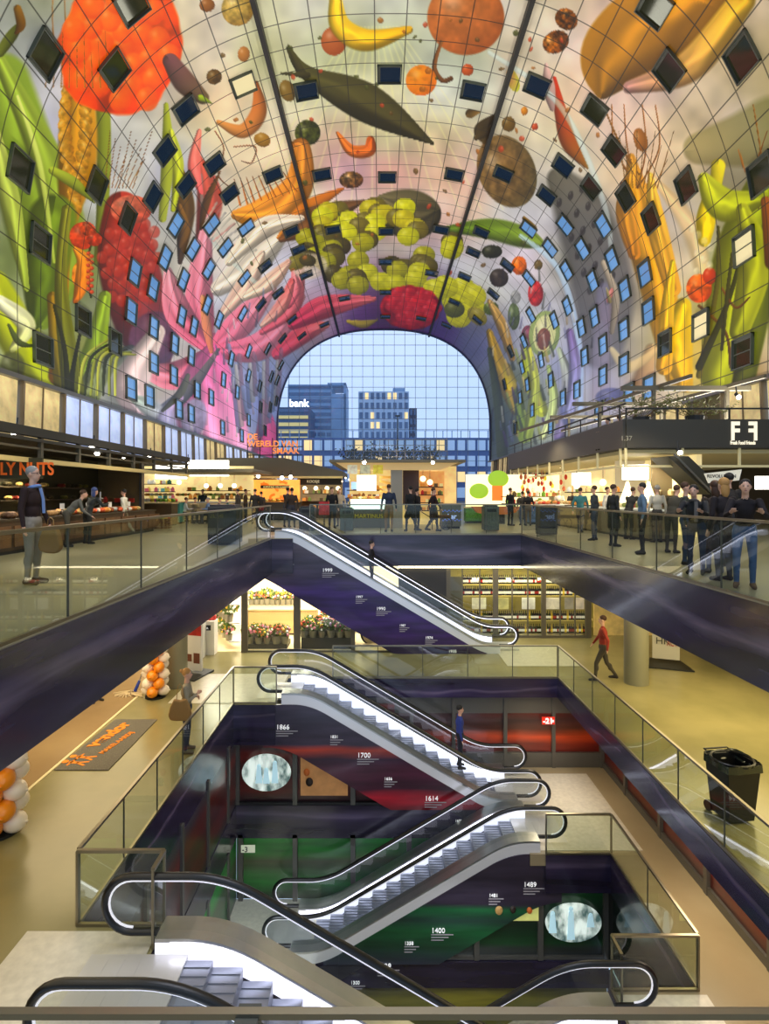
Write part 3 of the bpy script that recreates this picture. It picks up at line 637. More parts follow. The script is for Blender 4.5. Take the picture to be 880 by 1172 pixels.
# ============================================================ floors with wells
def floor_mesh(name, outer_rects, z, th, m):
    g = MB()
    for x0, x1, y0, y1 in outer_rects: g.box(x0, x1, y0, y1, z - th, z)
    o = g.build(name, m); struct(o); return o
def gloss_floor(key, c1, c2, rough=.22):
    m = mat(key, c1, rough, noise=0); nt = m.node_tree; b = nt.nodes['Principled BSDF']
    tc = nt.nodes.new('ShaderNodeTexCoord'); n = nt.nodes.new('ShaderNodeTexNoise'); n.inputs['Scale'].default_value = .5; n.inputs['Detail'].default_value = 5
    nt.links.new(tc.outputs['Object'], n.inputs['Vector'])
    r = nt.nodes.new('ShaderNodeValToRGB'); r.color_ramp.elements[0].color = (*lin(c1), 1); r.color_ramp.elements[1].color = (*lin(c2), 1)
    r.color_ramp.elements[0].position = .35; r.color_ramp.elements[1].position = .65
    nt.links.new(n.outputs['Fac'], r.inputs['Fac']); nt.links.new(r.outputs['Color'], b.inputs['Base Color'])
    mr = nt.nodes.new('ShaderNodeMapRange'); mr.inputs['To Min'].default_value = rough - .06; mr.inputs['To Max'].default_value = rough + .1
    nt.links.new(n.outputs['Fac'], mr.inputs['Value']); nt.links.new(mr.outputs[0], b.inputs['Roughness'])
    return m
FL0 = gloss_floor('market_floor', (150, 142, 112), (166, 156, 124), .3)
FL1 = gloss_floor('polished_screed', (132, 126, 86), (150, 142, 98), .2)
FL2 = gloss_floor('beige_screed', (150, 136, 104), (164, 150, 118), .3)
LE, RE = -4.35, 6.0
# L0: hole x -4.2..6, y .55..24.2, landing of the far escalator back left
floor_mesh('floor', [(-21, -4.2, -8, 24.2), (RE, 22.4, -8, 24.2), (-21, 22.4, 24.2, 112), (-4.2, RE, -8, .5), (-4.2, -3.4, 22.0, 24.2)], 0, .3, FL0)
# L1
floor_mesh('floor_lower', [(-19, LE, -2, 19.2), (-19, 20, 19.2, 40), (RE, 20, -2, 19.2), (LE, -3.1, 16.8, 19.2), (LE, -3.1, -2, 8.16)], L1, .3, FL1)
# L2
floor_mesh('floor_basement', [(3.9, 7.69, 14.76, 19.55), (6.0, 7.69, 3, 14.76), (4.36, 6.0, 3, 10.7), (-4.35, -3.9, -2, 3)], L2, .3, FL2)
floor_mesh('floor_deep', [(-4.35, -1.7, 8.4, 17.2), (-4.35, 6, 3, 8.4)], L3, .3, GRANITE)
floor_mesh('floor_pit', [(-4.35, 6, -2, 20)], L4, .3, FL2)
# pale granite landings
for i, (x0, x1, y0, y1, z) in enumerate(((-6.3, -3.15, 16.85, 19.6, L1), (-5.0, -3.15, 5.4, 8.05, L1), (3.95, 6.9, 14.9, 19.0, L2), (4.4, 6.1, 6.2, 10.6, L2), (4.6, 7.2, 20.5, 23.3, L1))):
    struct(MB().box(x0, x1, y0, y1, z - .02, z + .012).build('floor_granite_%d' % (i + 1), GRANITE))
# floor border line and warm strip beyond it (left, -1)
LINE = mat('pale_floor_line', (225, 212, 170), .4)
def P3(px, py, z):
    d = F * (EYE - z) / (py - CY); return ((px - CX) * d / F, d)
a = P3(20, 915, L1); b = P3(166, 790, L1)
struct(MB().obox((a[0], a[1], L1 + .01), (b[0], b[1], L1 + .01), .07, .02).build('trim_10', LINE))
xl = a[0]
struct(MB().prism([(a[0] - .06, a[1]), (b[0] - .06, b[1]), (b[0] - .06, 22), (-17, 22), (-17, 4), (a[0] - .9, 4)], 'z', L1, L1 + .008).build('floor_warm', gloss_floor('warm_screed', (150, 126, 94), (164, 140, 104), .16)))

# ============================================================ coloured slab edges
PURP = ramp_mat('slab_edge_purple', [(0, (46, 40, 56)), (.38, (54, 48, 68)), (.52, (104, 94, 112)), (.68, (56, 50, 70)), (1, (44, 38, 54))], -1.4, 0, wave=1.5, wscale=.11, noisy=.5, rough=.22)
def band(n, segs, z0, z1, m=None):
    g = MB()
    for x0, x1, y0, y1 in segs: g.box(x0, x1, y0, y1, z0, z1)
    o = g.build(n, m or PURP); struct(o); return o
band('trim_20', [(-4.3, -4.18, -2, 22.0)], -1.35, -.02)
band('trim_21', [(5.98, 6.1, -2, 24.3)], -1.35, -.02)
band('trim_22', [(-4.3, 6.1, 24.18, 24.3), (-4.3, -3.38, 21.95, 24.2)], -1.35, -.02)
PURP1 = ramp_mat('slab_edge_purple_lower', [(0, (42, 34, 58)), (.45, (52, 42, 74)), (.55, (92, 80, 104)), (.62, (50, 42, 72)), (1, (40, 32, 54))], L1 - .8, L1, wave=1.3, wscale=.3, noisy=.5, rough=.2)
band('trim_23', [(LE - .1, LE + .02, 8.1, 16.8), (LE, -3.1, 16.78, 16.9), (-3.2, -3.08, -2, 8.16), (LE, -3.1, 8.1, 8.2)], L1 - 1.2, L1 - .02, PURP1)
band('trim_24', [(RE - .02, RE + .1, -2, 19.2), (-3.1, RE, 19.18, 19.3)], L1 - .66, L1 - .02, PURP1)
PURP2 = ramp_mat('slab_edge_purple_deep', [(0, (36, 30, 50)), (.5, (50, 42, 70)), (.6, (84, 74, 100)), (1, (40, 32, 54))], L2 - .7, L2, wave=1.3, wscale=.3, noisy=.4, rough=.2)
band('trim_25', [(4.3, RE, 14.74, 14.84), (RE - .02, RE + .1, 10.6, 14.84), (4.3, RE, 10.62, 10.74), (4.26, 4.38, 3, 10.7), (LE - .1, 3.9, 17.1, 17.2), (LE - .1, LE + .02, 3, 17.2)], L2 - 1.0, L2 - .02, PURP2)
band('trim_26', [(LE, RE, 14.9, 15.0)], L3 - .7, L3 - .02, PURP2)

# ============================================================ walls between the levels
STR2 = ramp_mat('strata_red', [(0, (34, 32, 34)), (.18, (90, 16, 10)), (.3, (120, 30, 14)), (.4, (190, 66, 24)), (.5, (84, 40, 26)), (.62, (60, 34, 34)), (.72, (84, 30, 24)), (.82, (150, 30, 14)), (.86, (70, 74, 66)), (1, (66, 70, 64))], L2, L1 - .6, wave=.05, wscale=.22)
STR3 = ramp_mat('strata_green', [(0, (40, 48, 36)), (.2, (24, 110, 36)), (.36, (50, 90, 46)), (.5, (70, 76, 48)), (.64, (40, 120, 44)), (.8, (24, 130, 44)), (.92, (56, 74, 60)), (1, (60, 64, 62))], L3, L2 - .6, wave=.14, wscale=.22)
STR4 = ramp_mat('strata_yellow', [(0, (60, 60, 50)), (.5, (120, 116, 40)), (.8, (150, 140, 50)), (1, (70, 66, 80))], L4, L3 - .6, wave=.2, wscale=.25)
DRED = ramp_mat('strata_dark_red', [(0, (34, 34, 40)), (.2, (96, 20, 16)), (.5, (64, 22, 24)), (.75, (110, 30, 22)), (.9, (60, 50, 60)), (1, (60, 56, 70))], L2, L1 - 1.2, wave=.2, wscale=.3)
GREY = mat('mullion_grey', (100, 98, 92), .4, .5)
def wall(n, x0, x1, y0, y1, z0, z1, m):
    o = MB().box(x0, x1, y0, y1, z0, z1).build(n, m); struct(o); return o
w = wall('wall_back_red', LE, 7.69, 19.55, 19.7, L2, L1 - .3, STR2)
g = MB()
for px in (471, 519, 578, 633, 688): x = X(px, 19.5); g.box(x - .06, x + .06, 19.42, 19.56, L2, L1 - .3)
g.box(.5, 7.69, 19.45, 19.56, L2, L2 + .5); g.box(.5, 7.69, 19.48, 19.56, L1 - 1.3, L1 - .3); g.build('mullion_frame', GREY, w)
w = wall('wall_right_red', 7.69, 7.84, 3, 19.55, L2, L1 - .3, STR2)
g = MB()
for d in (4.5, 6.7, 8.9, 11.1, 13.3, 15.5, 17.7): g.box(7.6, 7.7, d - .07, d + .07, L2, L1 - .3)
g.box(7.62, 7.7, 3, 19.5, L2, L2 + .2); g.build('mullion_frame', GREY, w)
w = wall('wall_left_red', LE - .15, LE, 8.2, 17.2, L2, L1 - 1.0, DRED)
g = MB()
for d in (8.6, 10.5, 12.4, 14.3, 16.2): g.box(LE - .02, LE + .06, d - .06, d + .06, L2, L1 - 1.0)
g.build('mullion_frame', GREY, w)
w = wall('wall_left_green', LE - .15, LE, 3, 17.2, L3, L2 - .9, STR3)
g = MB()
for d in (8.6, 10.5, 12.4, 14.3, 16.2): g.box(LE - .02, LE + .06, d - .06, d + .06, L3, L2 - .9)
g.build('mullion_frame', GREY, w)
# display wall under the -1 landing : panels with exhibit niche
w = MB().prism([(LE, L2), (1.0, L2), (-1.75, L1 - 1.1 - .05), (-1.75, L1 - 1.1), (LE, L1 - 1.1)], 'y', 17.22, 17.35).build('wall_display_red', DRED); struct(w)
ztr = lambda x: min(L1 - 1.1, L1 - 1.1 - max(0, x + 2.0) * .6)
g = MB()
for px in (272, 338, 404): x = X(px, 17.2); g.box(x - .07, x + .07, 17.1, 17.24, L2, ztr(x))
g.build('mullion_frame', GREY, w)
w = wall('wall_display_green', LE, 6.0, 17.22, 17.35, L3, L2 - .9, STR3)
g = MB()
for px in (276, 338, 404, 468): x = X(px, 17.2); g.box(x - .07, x + .07, 17.1, 17.24, L3, L2 - .9)
g.build('mullion_frame', GREY, w)
STR3D = ramp_mat('strata_dark_green', [(0, (52, 56, 56)), (.12, (52, 58, 56)), (.2, (22, 64, 34)), (.35, (18, 50, 30)), (.6, (34, 42, 36)), (.8, (26, 60, 34)), (.95, (24, 84, 40)), (1, (40, 44, 44))], L3, L2 - 1.1, wave=.1, wscale=.22)
w = MB().prism([(-.2, L3), (6, L3), (6, L2 - .85), (3.2, L2 - .85), (-.2, L3 + .1)], 'y', 15.02, 15.15).build('wall_back_green', STR3D); struct(w)
g = MB()
for px in (545, 618, 693): x = X(px, 15); g.box(x - .07, x + .07, 14.92, 15.03, L3, L2 - .9)
g.box(.6, 6, 14.95, 15.03, L3, L3 + .08); g.build('mullion_frame', GREY, w)
wall('wall_right_green', 6.0, 6.12, 3, 15, L3, L2 - .6, mat('dark_mirror_green', (26, 34, 34), .08, .6))
wall('wall_back_yellow', LE, 6.0, 15.02, 15.15, L4, L3 - .6, STR4)
wall('wall_right_yellow', 6.0, 6.12, 3, 15, L4, L3 - .3, STR4); wall('wall_left_yellow', LE - .12, LE, 3, 15, L4, L3 - .3, STR4)
for n_, a_ in (('wall_left_lower', (-19.2, -19, -2, 40)), ('wall_right_lower', (20, 20.2, -2, 40)), ('wall_back_lower', (-19, 20, 39.8, 40))): wall(n_, *a_, L1 - .3, -.3, mat('lower_wall_beige', (150, 132, 96), .6))
# dado line at the foot of the -2 display wall
band('trim_27', [(LE, 1.0, 17.12, 17.2)], L2 - .04, L2 + .06, DARK)

# lit oval screens with pale figures
def screen_mat(key, seed):
    m = mat(key, (200, 215, 205), .4, emit=.01); nt = m.node_tree; b = nt.nodes['Principled BSDF']
    tc = nt.nodes.new('ShaderNodeTexCoord'); n = nt.nodes.new('ShaderNodeTexNoise'); n.inputs['Scale'].default_value = 3.2; n.inputs['Detail'].default_value = 4
    mp = nt.nodes.new('ShaderNodeMapping'); mp.inputs['Location'].default_value = (seed, seed, 0); mp.inputs['Scale'].default_value = (1.3, 1, .7)
    nt.links.new(tc.outputs['Object'], mp.inputs[0]); nt.links.new(mp.outputs[0], n.inputs['Vector'])
    r = nt.nodes.new('ShaderNodeValToRGB'); r.color_ramp.elements[0].position = .36; r.color_ramp.elements[1].position = .62
    r.color_ramp.elements[0].color = (*lin((70, 95, 92)), 1); r.color_ramp.elements[1].color = (*lin((225, 238, 228)), 1)
    nt.links.new(n.outputs['Fac'], r.inputs['Fac']); nt.links.new(r.outputs['Color'], b.inputs['Base Color']); nt.links.new(r.outputs['Color'], b.inputs['Emission Color'])
    b.inputs['Emission Strength'].default_value = .75; return m
def oval(name, label, px, py, rx, ry, d, seed, figs):
    sc = d / F; t = thing(name, label, 'screen', (X(px, d), d, Z(py, d)))
    n = 40; mb = MB(); mb.prism([(rx * sc * math.cos(2 * math.pi * k / n), ry * sc * math.sin(2 * math.pi * k / n)) for k in range(n)], 'y', -.03, .02)
    mb.build('picture', screen_mat('oval_picture_%d' % seed, seed), t)
    mb = MB()
    for fx, fh, fz in figs:
        mb.sph((fx * rx * sc, -.04, fz * ry * sc + fh * .5), (.06, .02, .07)); mb.prism([(fx * rx * sc - .1, fz * ry * sc - fh * .5), (fx * rx * sc + .1, fz * ry * sc - fh * .5), (fx * rx * sc + .06, fz * ry * sc + fh * .42), (fx * rx * sc - .06, fz * ry * sc + fh * .42)], 'y', -.045, -.03)
    mb.build('projected_figures', mat('pale_blue_figure', (170, 205, 215), .5, emit=.7), t)
oval('oval_screen', 'glowing oval picture on the dark red display wall beneath the landing', 305, 884, 28, 21, 17.0, 1, ((-.3, .5, -.1), (.35, .6, 0), (0, .4, -.2)))
oval('oval_screen', 'glowing oval picture on the green display wall with pale blue figure', 656, 1055.5, 32, 22, 14.9, 2, ((-.1, .8, -.05), (-.75, .5, 0), (.6, .3, .1)))
# exhibit niches with finds
def niche(label, px0, px1, py0, py1, d, finds, back):
    t = thing('display_niche', label, 'display case', (X((px0 + px1) / 2, d), d, Z(py1, d))); w = (px1 - px0) * d / F / 2; h = (py1 - py0) * d / F
    MB().box(-w, w, -.03, 0, 0, h).build('backlit_panel', back, t)
    return t, w, h
SEPIA = mat('sepia_backlight', (170, 120, 70), .5, emit=.35, noise=.4, nscale=2); OLIVE = mat('olive_backlight', (190, 190, 110), .5, emit=.5, noise=.3, nscale=2)
niche('sepia lit display case of small finds on the red display wall', 344, 398, 858, 910, 17.12, None, SEPIA)
niche('olive lit display case of small finds on the green display wall', 556, 616, 1034, 1053, 14.9, None, OLIVE)
FIND = [mat('find_dark', (40, 26, 18), .6), mat('find_orange', (214, 110, 40), .5), mat('find_tan', (180, 140, 80), .5)]
for px, py, r_, mi, lb, d in ((356, 864, .1, 0, 'dark rounded find at the top left of the sepia display case', 17.0), (370, 868, .09, 1, 'orange pointed find at the top of the sepia display case', 17.0),
        (382, 862, .09, 2, 'small tan find at the top right of the sepia display case', 17.0), (351, 884, .15, 1, 'orange shard low in the sepia display case', 17.0), (354, 895, .18, 0, 'dark clumped find lowest in the sepia display case', 17.0),
        (571, 1042, .16, 2, 'round tan disc in the olive display case', 14.8), (587, 1041, .13, 0, 'dark curled find in the middle of the olive display case', 14.8), (606, 1042, .12, 1, 'reddish find at the end of the olive display case', 14.8)):
    o = MB().sph((0, 0, 0), (r_ * .62, .05, r_ * .75), 10, 7).build('archaeological_find', FIND[mi], smooth=True); o.location = (X(px, d), d, Z(py, d)); tag(o, lb, 'artefact')

# floor signs "-21" and "-3"
REDS = mat('red_sign', (200, 40, 20), .4, emit=.6); WS = mat('white_lettering', (235, 235, 235), .5, emit=.55); CRS = mat('cream_sign', (200, 205, 180), .4, emit=.4)
t = thing('level_sign', 'small red level sign reading -21 on the striped glass wall', 'sign', (X(620, 19.4), 19.4, Z(829, 19.4)))
MB().box(0, .44, -.02, 0, 0, .26).build('plate', REDS, t); text('-21', .26, (.03, -.035, .04), WS, t, bold=.01)
MB().box(.34, .41, -.03, -.02, .08, .16).build('icon', WS, t)
t = thing('level_sign', 'small cream level sign reading -3 on the green striped glass wall', 'sign', (X(276, 17.05), 17.05, Z(975.5, 17.05)))
MB().box(0, .42, -.02, 0, 0, .22).build('plate', CRS, t); text('-3', .22, (.03, -.035, .03), mat('dark_lettering', (60, 60, 50), .5), t)

# ============================================================ glass railings
def railing(label, pts, z, h, pan=1.55, name='glass_railing', caph=.045, cap=.055, glass=None):
    t = thing(name, label, 'railing', (pts[0][0], pts[0][1], z)); ox, oy = pts[0]
    cp = MB(); ft = MB()
    for (x0, y0), (x1, y1) in zip(pts, pts[1:]):
        L = math.hypot(x1 - x0, y1 - y0); n = max(1, round(L / pan)); ux, uy = (x1 - x0) / L, (y1 - y0) / L
        for i in range(n):
            a, b = L * i / n + .012, L * (i + 1) / n - .012
            g = MB().face([(x0 - ox + ux * q, y0 - oy + uy * q, zz) for q, zz in ((a, .02), (b, .02), (b, h - .02), (a, h - .02))])
            g.build('glass_panel', glass or GLASS, t)
            if i: MB().obox((x0 - ox + ux * L * i / n, y0 - oy + uy * L * i / n, .02), (x0 - ox + ux * L * i / n, y0 - oy + uy * L * i / n, h), .022, .022).build('joint', mat('joint_seal', (70, 70, 58), .5), t)
        A = (x0 - ox, y0 - oy, h); B = (x1 - ox, y1 - oy, h)
        cp.obox(A, B, cap, caph); ft.obox((A[0], A[1], .02), (B[0], B[1], .02), .05, .05)
    for x, y in pts: cp.obox((x - ox, y - oy, 0), (x - ox, y - oy, h), .035, .035)
    cp.build('handrail', RAILM, t); ft.build('base_profile', RAILM, t)
    return t
H0 = 1.27
railing('long glass railing on the left edge of the upper market floor', [(-4.24, .62), (-4.24, 21.9)], 0, H0, 2.35, cap=.09)
railing('long glass railing on the right edge of the upper market floor', [(6.04, .62), (6.04, 24.2)], 0, H0, 2.35, cap=.09)
railing('glass railing across the far edge of the upper market floor', [(-3.0, 24.24), (6.04, 24.24)], 0, H0, 1.6, cap=.08)
railing('nearest glass railing with broad steel top below the viewer', [(-4.24, .55), (6.04, .55)], 0, EYE - 594 * .55 / F, 2.2, cap=.008, caph=.006)
H1 = 1.08
railing('glass railing along the left edge of the lower level with the woman', [(LE, 8.2), (LE, 16.84)], L1, H1)
railing('short glass railing beside the pale landing of the middle escalator', [(LE, 16.86), (-3.08, 16.86)], L1, H1)
railing('short glass railing returning toward the nearest escalator', [(LE, 8.16), (-3.1, 8.16), (-3.1, 7.75)], L1, H1, 1.3)
railing('glass railing along the right edge of the lower level by the bin', [(RE + .02, 2.2), (RE + .02, 19.2)], L1, H1)
railing('glass railing across the far edge of the lower level', [(-1.6, 19.22), (RE, 19.22)], L1, H1)
railing('glass railing at the basement landing corner beside the rising escalator', [(4.31, 14.76), (6.0, 14.76)], L2, 1.04, 1.7)
railing('sloping away glass railing on the basement walkway edge', [(6.0, 14.74), (6.0, 10.74)], L2, 1.04, 2.1)
railing('short glass railing at the near basement walkway end', [(6.0, 10.7), (4.36, 10.7), (4.36, 10.25)], L2, 1.04, 1.7)

# ============================================================ escalators
LEDT = mat('lit_track', (230, 230, 250), .4, .2, emit=1.9)
TRACK = mat('glowing_steel_track', (225, 225, 235), .3, .4, emit=.75)  # unlit steel track given a soft glow to look bright
OUTER = mat('outer_deck_panel', (200, 200, 202), .3, .6, emit=.28)  # panel glows a little in place of bright reflections on metal
def escalator(label, xt, xb, zt, zb, y0, y1, drop, cladm, years, shift=.75, glow=False, HR_=1.03, DT_=.3):
    sg_ = 1 if xb > xt else -1; L = abs(xb - xt); Rs = zt - zb; run = Rs / math.tan(R(30.5)); fl = (L - run) / 2
    t = thing('escalator', label, 'escalator', (xt, y0, zt))
    def hz(u):
        # smoothed ramp
        w = 1.0; a, b = fl, L - fl; tn = Rs / (b - a)
        def ir(v, c):   # integral of smooth step centred c
            q = (v - c + w / 2) / w; q = min(max(q, 0), 1e9)
            return (w * (q * q / 2)) if q < 1 else (w * .5 + (v - c - w / 2))
        return -tn * (ir(u, a) - ir(u, b))
    sp = lambda a, b, n: [a + (b - a) * i / n for i in range(n + 1)]
    pt = lambda u, y, dz: (sg_ * u, y, hz(u) + dz)
    D = y1 - y0; yn, yf = .26, D - .26; HR, rad, DT = HR_, .38, DT_
    def ribbon(mb, ua, ub, ya, yb, z0_, z1_, n=48):
        P = sp(ua, ub, n)
        vs = []
        for u in P:
            h = hz(u); x = sg_ * u; vs += [(x, ya, h + z0_), (x, yb, h + z0_), (x, yb, h + z1_), (x, ya, h + z1_)]
        fs = [(4 * i + j, 4 * i + (j + 1) % 4, 4 * i + 4 + (j + 1) % 4, 4 * i + 4 + j) for i in range(n) for j in range(4)]
        fs += [(3, 2, 1, 0), tuple(range(4 * n, 4 * n + 4))]
        mb.add(vs, fs); return mb
    # balustrades
    for y in (yn, yf):
        up = [pt(u, y, HR) for u in sp(rad, L - rad, 56)]
        arcT = [(sg_ * (rad + rad * math.cos(a)), y, HR - rad + rad * math.sin(a)) for a in [math.pi * 3 / 2 - math.pi * k / 12 for k in range(12)]]
        zb_ = hz(L - rad); arcB = [(sg_ * (L - rad + rad * math.cos(a)), y, zb_ + HR - rad + rad * math.sin(a)) for a in [math.pi / 2 - math.pi * k / 12 for k in range(1, 13)]]
        path = [(sg_ * (rad + .35), y, HR - 2 * rad)] + arcT + up + arcB + [(sg_ * (L - rad - .35), y, zb_ + HR - 2 * rad)]
        MB().tube(path, .12, .095, 10).build('handrail', BLACK, t, smooth=True)
        def off(path, r):
            out = []
            for i, p in enumerate(path):
                a = Vector(path[max(i - 1, 0)]); b = Vector(path[min(i + 1, len(path) - 1)]); tt = (b - a).normalized()
                nn = Vector((tt.z, 0, -tt.x)) * sg_; out.append(tuple(Vector(p) + nn * r))
            return out
        MB().tube(off(path[1:-1], .062), .022, .022, 4, False).build('handrail_track', LEDT if glow else TRACK, t)
        # glass: strip between path and deck
        bot = [pt(u, y, DT) for u in sp(rad, L - rad, 56)]
        g = MB(); vs = up + bot; n = len(up)
        g.add(vs, [(i, i + 1, n + i + 1, n + i) for i in range(n - 1)])
        g.face(list(arcT) + [up[0], bot[0]]); g.face([bot[-1], up[-1]] + list(arcB))
        g.build('balustrade_glass', EGLASS, t)
    # decks + skirts
    e = .75
    for a, b, ins in ((0, .42, .42), (D - .42, D, D - .42)):
        g = MB(); ribbon(g, e, L - e, a, b, DT - .05, DT); g.build('deck', STEEL, t)
        g = MB(); s_ = .012 if ins < D / 2 else -.012
        ribbon(g, e, L - e, min(ins, ins - s_ * 3), max(ins, ins - s_ * 3), -.12, DT - .05); g.build('skirt_panel', SKIRT, t)
        g = MB(); ribbon(g, e + .2, L - e - .2, min(ins, ins + s_), max(ins, ins + s_), DT - .12, DT - .05); g.build('skirt_light', LED, t)
    for a in (0, D - .03):
        g = MB(); ribbon(g, e, L - e, a, a + .03, -.03, DT - .05); g.build('outer_panel', OUTER, t)
    # steps
    n = int((L - 2.4) / .4); smb = MB().box(-.2, .2, 0, D - .96, -.27, 0)
    for k in range(9): smb.box(-.19, .19, k * (D - .96) / 9 + .02, k * (D - .96) / 9 + .05, 0, .012)
    sm = smb.mesh('step', mat('ribbed_step', (140, 144, 156), .35, .5))
    for i in range(n):
        u = 1.35 + i * .4
        if u > L - 1.2: break
        o = bpy.data.objects.new('step', sm); COL.objects.link(o); o.parent = t; o.location = (sg_ * u, .48, hz(u) - .01)
    for ua, ub, nm in ((-.1, 1.2, 'comb_plate'), (L - 1.2, L + .1, 'comb_plate')):
        h = hz(ua if ua > 1 else 0); g = MB().box(sg_ * ua, sg_ * ub, .42, D - .42, h - .05, h + .015)
        for k in range(4): g.box(sg_ * (ua + .25 + k * .22), sg_ * (ua + .27 + k * .22), .5, D - .5, h + .015, h + .02)
        g.build(nm, mat('landing_plate', (206, 204, 200), .3, .3), t)
    g = MB(); ribbon(g, .9, L - .9, .03, D - .03, -.75, -.2); g.build('truss', mat('underside_panel', (60, 58, 66), .4, .4), t)
    # cladding on the near face
    us = sp(.2, L - .3, 40); top = []; bt = []
    for u in us:
        zt_ = hz(u) - .03; zb2 = max(hz(min(u + shift, L)) - drop, -Rs - .0)
        if zb2 >= zt_ - .02: continue
        top.append((sg_ * u, zt_)); bt.append((sg_ * u, zb2))
    if cladm:
        g = MB().prism(top + bt[::-1], 'y', -.02, .03); g.build('side_cladding', cladm, t)
        for txt, u, dz, s_ in years:
            x = sg_ * u; z = hz(u) - dz
            if sg_ < 0: pass
            text(txt, s_, (x, -.045, z), WS, t, name='year_lettering')
            g = MB()
            for k in range(3): g.box(x, x + s_ * (3.2 - k * .7), -.035, -.03, z - .07 - k * .07, z - .045 - k * .07)
            g.build('caption_lines', mat('caption_grey', (150, 145, 150), .5, emit=.2), t)
    return t
CL1 = ramp_mat('cladding_violet', [(0, (46, 24, 74)), (.3, (60, 34, 104)), (.42, (40, 24, 76)), (.55, (62, 40, 110)), (.68, (56, 46, 72)), (.82, (60, 52, 70)), (.9, (96, 86, 100)), (1, (56, 48, 64))], L1, 0, wave=.25, wscale=.25, noisy=.4)
CL2 = ramp_mat('cladding_violet_red', [(0, (120, 16, 30)), (.12, (176, 28, 46)), (.2, (60, 22, 40)), (.38, (84, 34, 56)), (.48, (50, 28, 50)), (.52, (120, 46, 50)), (.57, (176, 58, 34)), (.62, (62, 50, 70)), (.88, (54, 46, 64)), (1, (66, 56, 74))], L2 - L1, 0, wave=.12, wscale=.3)
CL3 = ramp_mat('cladding_violet_green', [(0, (50, 56, 72)), (.15, (26, 66, 46)), (.3, (24, 84, 46)), (.4, (34, 56, 50)), (.5, (26, 88, 50)), (.55, (54, 46, 62)), (1, (58, 50, 66))], L3 - L2, 0, wave=.1, wscale=.3)
CL1 = CL1; 
for mm, a, b in ((CL1, L1, 0),): pass
escalator('farthest escalator falling right in front of the flower shop', -4.85, 5.42, 0, L1, 22.1, 24.12, 1.43, CL1,
          (('1998', 1.0, .95, .16), ('1999', 2.6, .55, .2), ('1997', 3.9, .8, .14), ('1990', 4.7, .8, .18), ('1987', 5.6, .9, .12), ('1974', 6.6, .8, .15), ('1935', 7.5, .8, .16)), shift=1.15, glow=True)
escalator('middle escalator falling right over the red striped cladding', -3.68, 4.84, L1, L2, 16.85, 19.12, 1.3, CL2,
          (('1866', .6, .75, .2), ('1831', 2.2, .65, .12), ('1700', 3.0, .75, .2), ('1656', 3.8, .95, .12), ('1614', 5.0, .85, .2), ('1602', 5.9, .95, .1), ('1557', 6.5, .95, .18)))
escalator('rising escalator in the middle with bare steps seen from above', 4.93, -3.1, L2, L3, 14.82, 16.8, 1.28, CL3,
          (('1489', 1.2, .85, .17), ('1481', 2.1, .8, .12), ('1400', 3.6, .85, .18), ('1358', 4.3, .75, .12), ('1329', 5.0, .95, .18), ('1300', 5.7, .95, .12), ('1273', 6.6, .75, .18)), shift=.9)
escalator('nearest escalator with thick black handrail falling right from the left landing', -3.78, 4.9, L1, L2, 5.83, 8.06, 1.2, CL2, (), HR_=.96, DT_=.22)
escalator('near right escalator with black handrail looping above the basement landing', 4.93, -3.2, L2, L3, 8.3, 10.42, 1.2, CL3, (), HR_=.96, DT_=.22)
# back escalator of the reflected pair on the right wing of the market floor
# ============================================================ people
SK = mat('skin_light', (205, 150, 118), .5); SKF = mat('skin_fair', (222, 172, 142), .5)
def cm(c): return mat('cloth_%d_%d_%d' % c, c, .85, bump=.15, nscale=30)
HB, HD, HG, HL = mat('hair_brown', (70, 44, 26), .7), mat('hair_black', (24, 20, 18), .7), mat('hair_grey', (150, 146, 138), .7), mat('hair_blond', (190, 140, 76), .7)
BOOT = cm((34, 30, 28))
# local frame: facing -Y, feet at z 0, height 1.75
def skel(p):
    lean = p.get('lean', 0); J = {}
    hip = p.get('hip', .93); J['pel'] = Vector((0, 0, hip))
    up = Vector((0, -math.sin(R(lean)), math.cos(R(lean))))
    J['che'] = J['pel'] + up * .36; J['nek'] = J['pel'] + up * .56
    hl = Vector((0, -math.sin(R(lean * .5 + p.get('nod', 6))), math.cos(R(lean * .5 + p.get('nod', 6)))))
    J['hea'] = J['nek'] + hl * .15
    for s, k in ((-1, 'r'), (1, 'l')):
        J['sh' + k] = J['pel'] + up * .49 + Vector((s * .185, 0, 0))
        e, w = p.get('arm_' + k, p.get('arm', ((.07, .03, -.28), (.02, -.06, -.25))))
        J['el' + k] = J['sh' + k] + Vector((s * e[0], e[1], e[2])); J['wr' + k] = J['el' + k] + Vector((s * w[0], w[1], w[2]))
        J['hi' + k] = J['pel'] + Vector((s * .09, 0, -.03))
        kn, an = p.get('leg_' + k, p.get('leg', ((.02, -.02, -.43), (.0, .03, -.40))))
        J['kn' + k] = J['hi' + k] + Vector((s * kn[0], kn[1], kn[2])); J['an' + k] = J['kn' + k] + Vector((s * an[0], an[1], an[2]))
        J['to' + k] = J['an' + k] + Vector((s * .02, -.15, -.045))
    return J
WALK = dict(leg_l=((.01, -.17, -.39), (0, -.02, -.41)), leg_r=((.01, .10, -.41), (0, .22, -.33)), arm_l=((.06, .12, -.25), (.01, -.02, -.25)), arm_r=((.06, -.10, -.26), (0, -.14, -.2)))
SIT = dict(hip=.66, leg=((.03, -.42, .0), (.0, .04, -.40)), arm=((.05, -.10, -.25), (-.08, -.22, .02)), lean=8)
LEAN = dict(lean=22, arm=((.08, -.16, -.22), (-.06, -.2, .06)))
FOLD = dict(arm_l=((.05, -.06, -.27), (-.24, -.16, .03)), arm_r=((.05, -.06, -.27), (-.24, -.14, .06)))
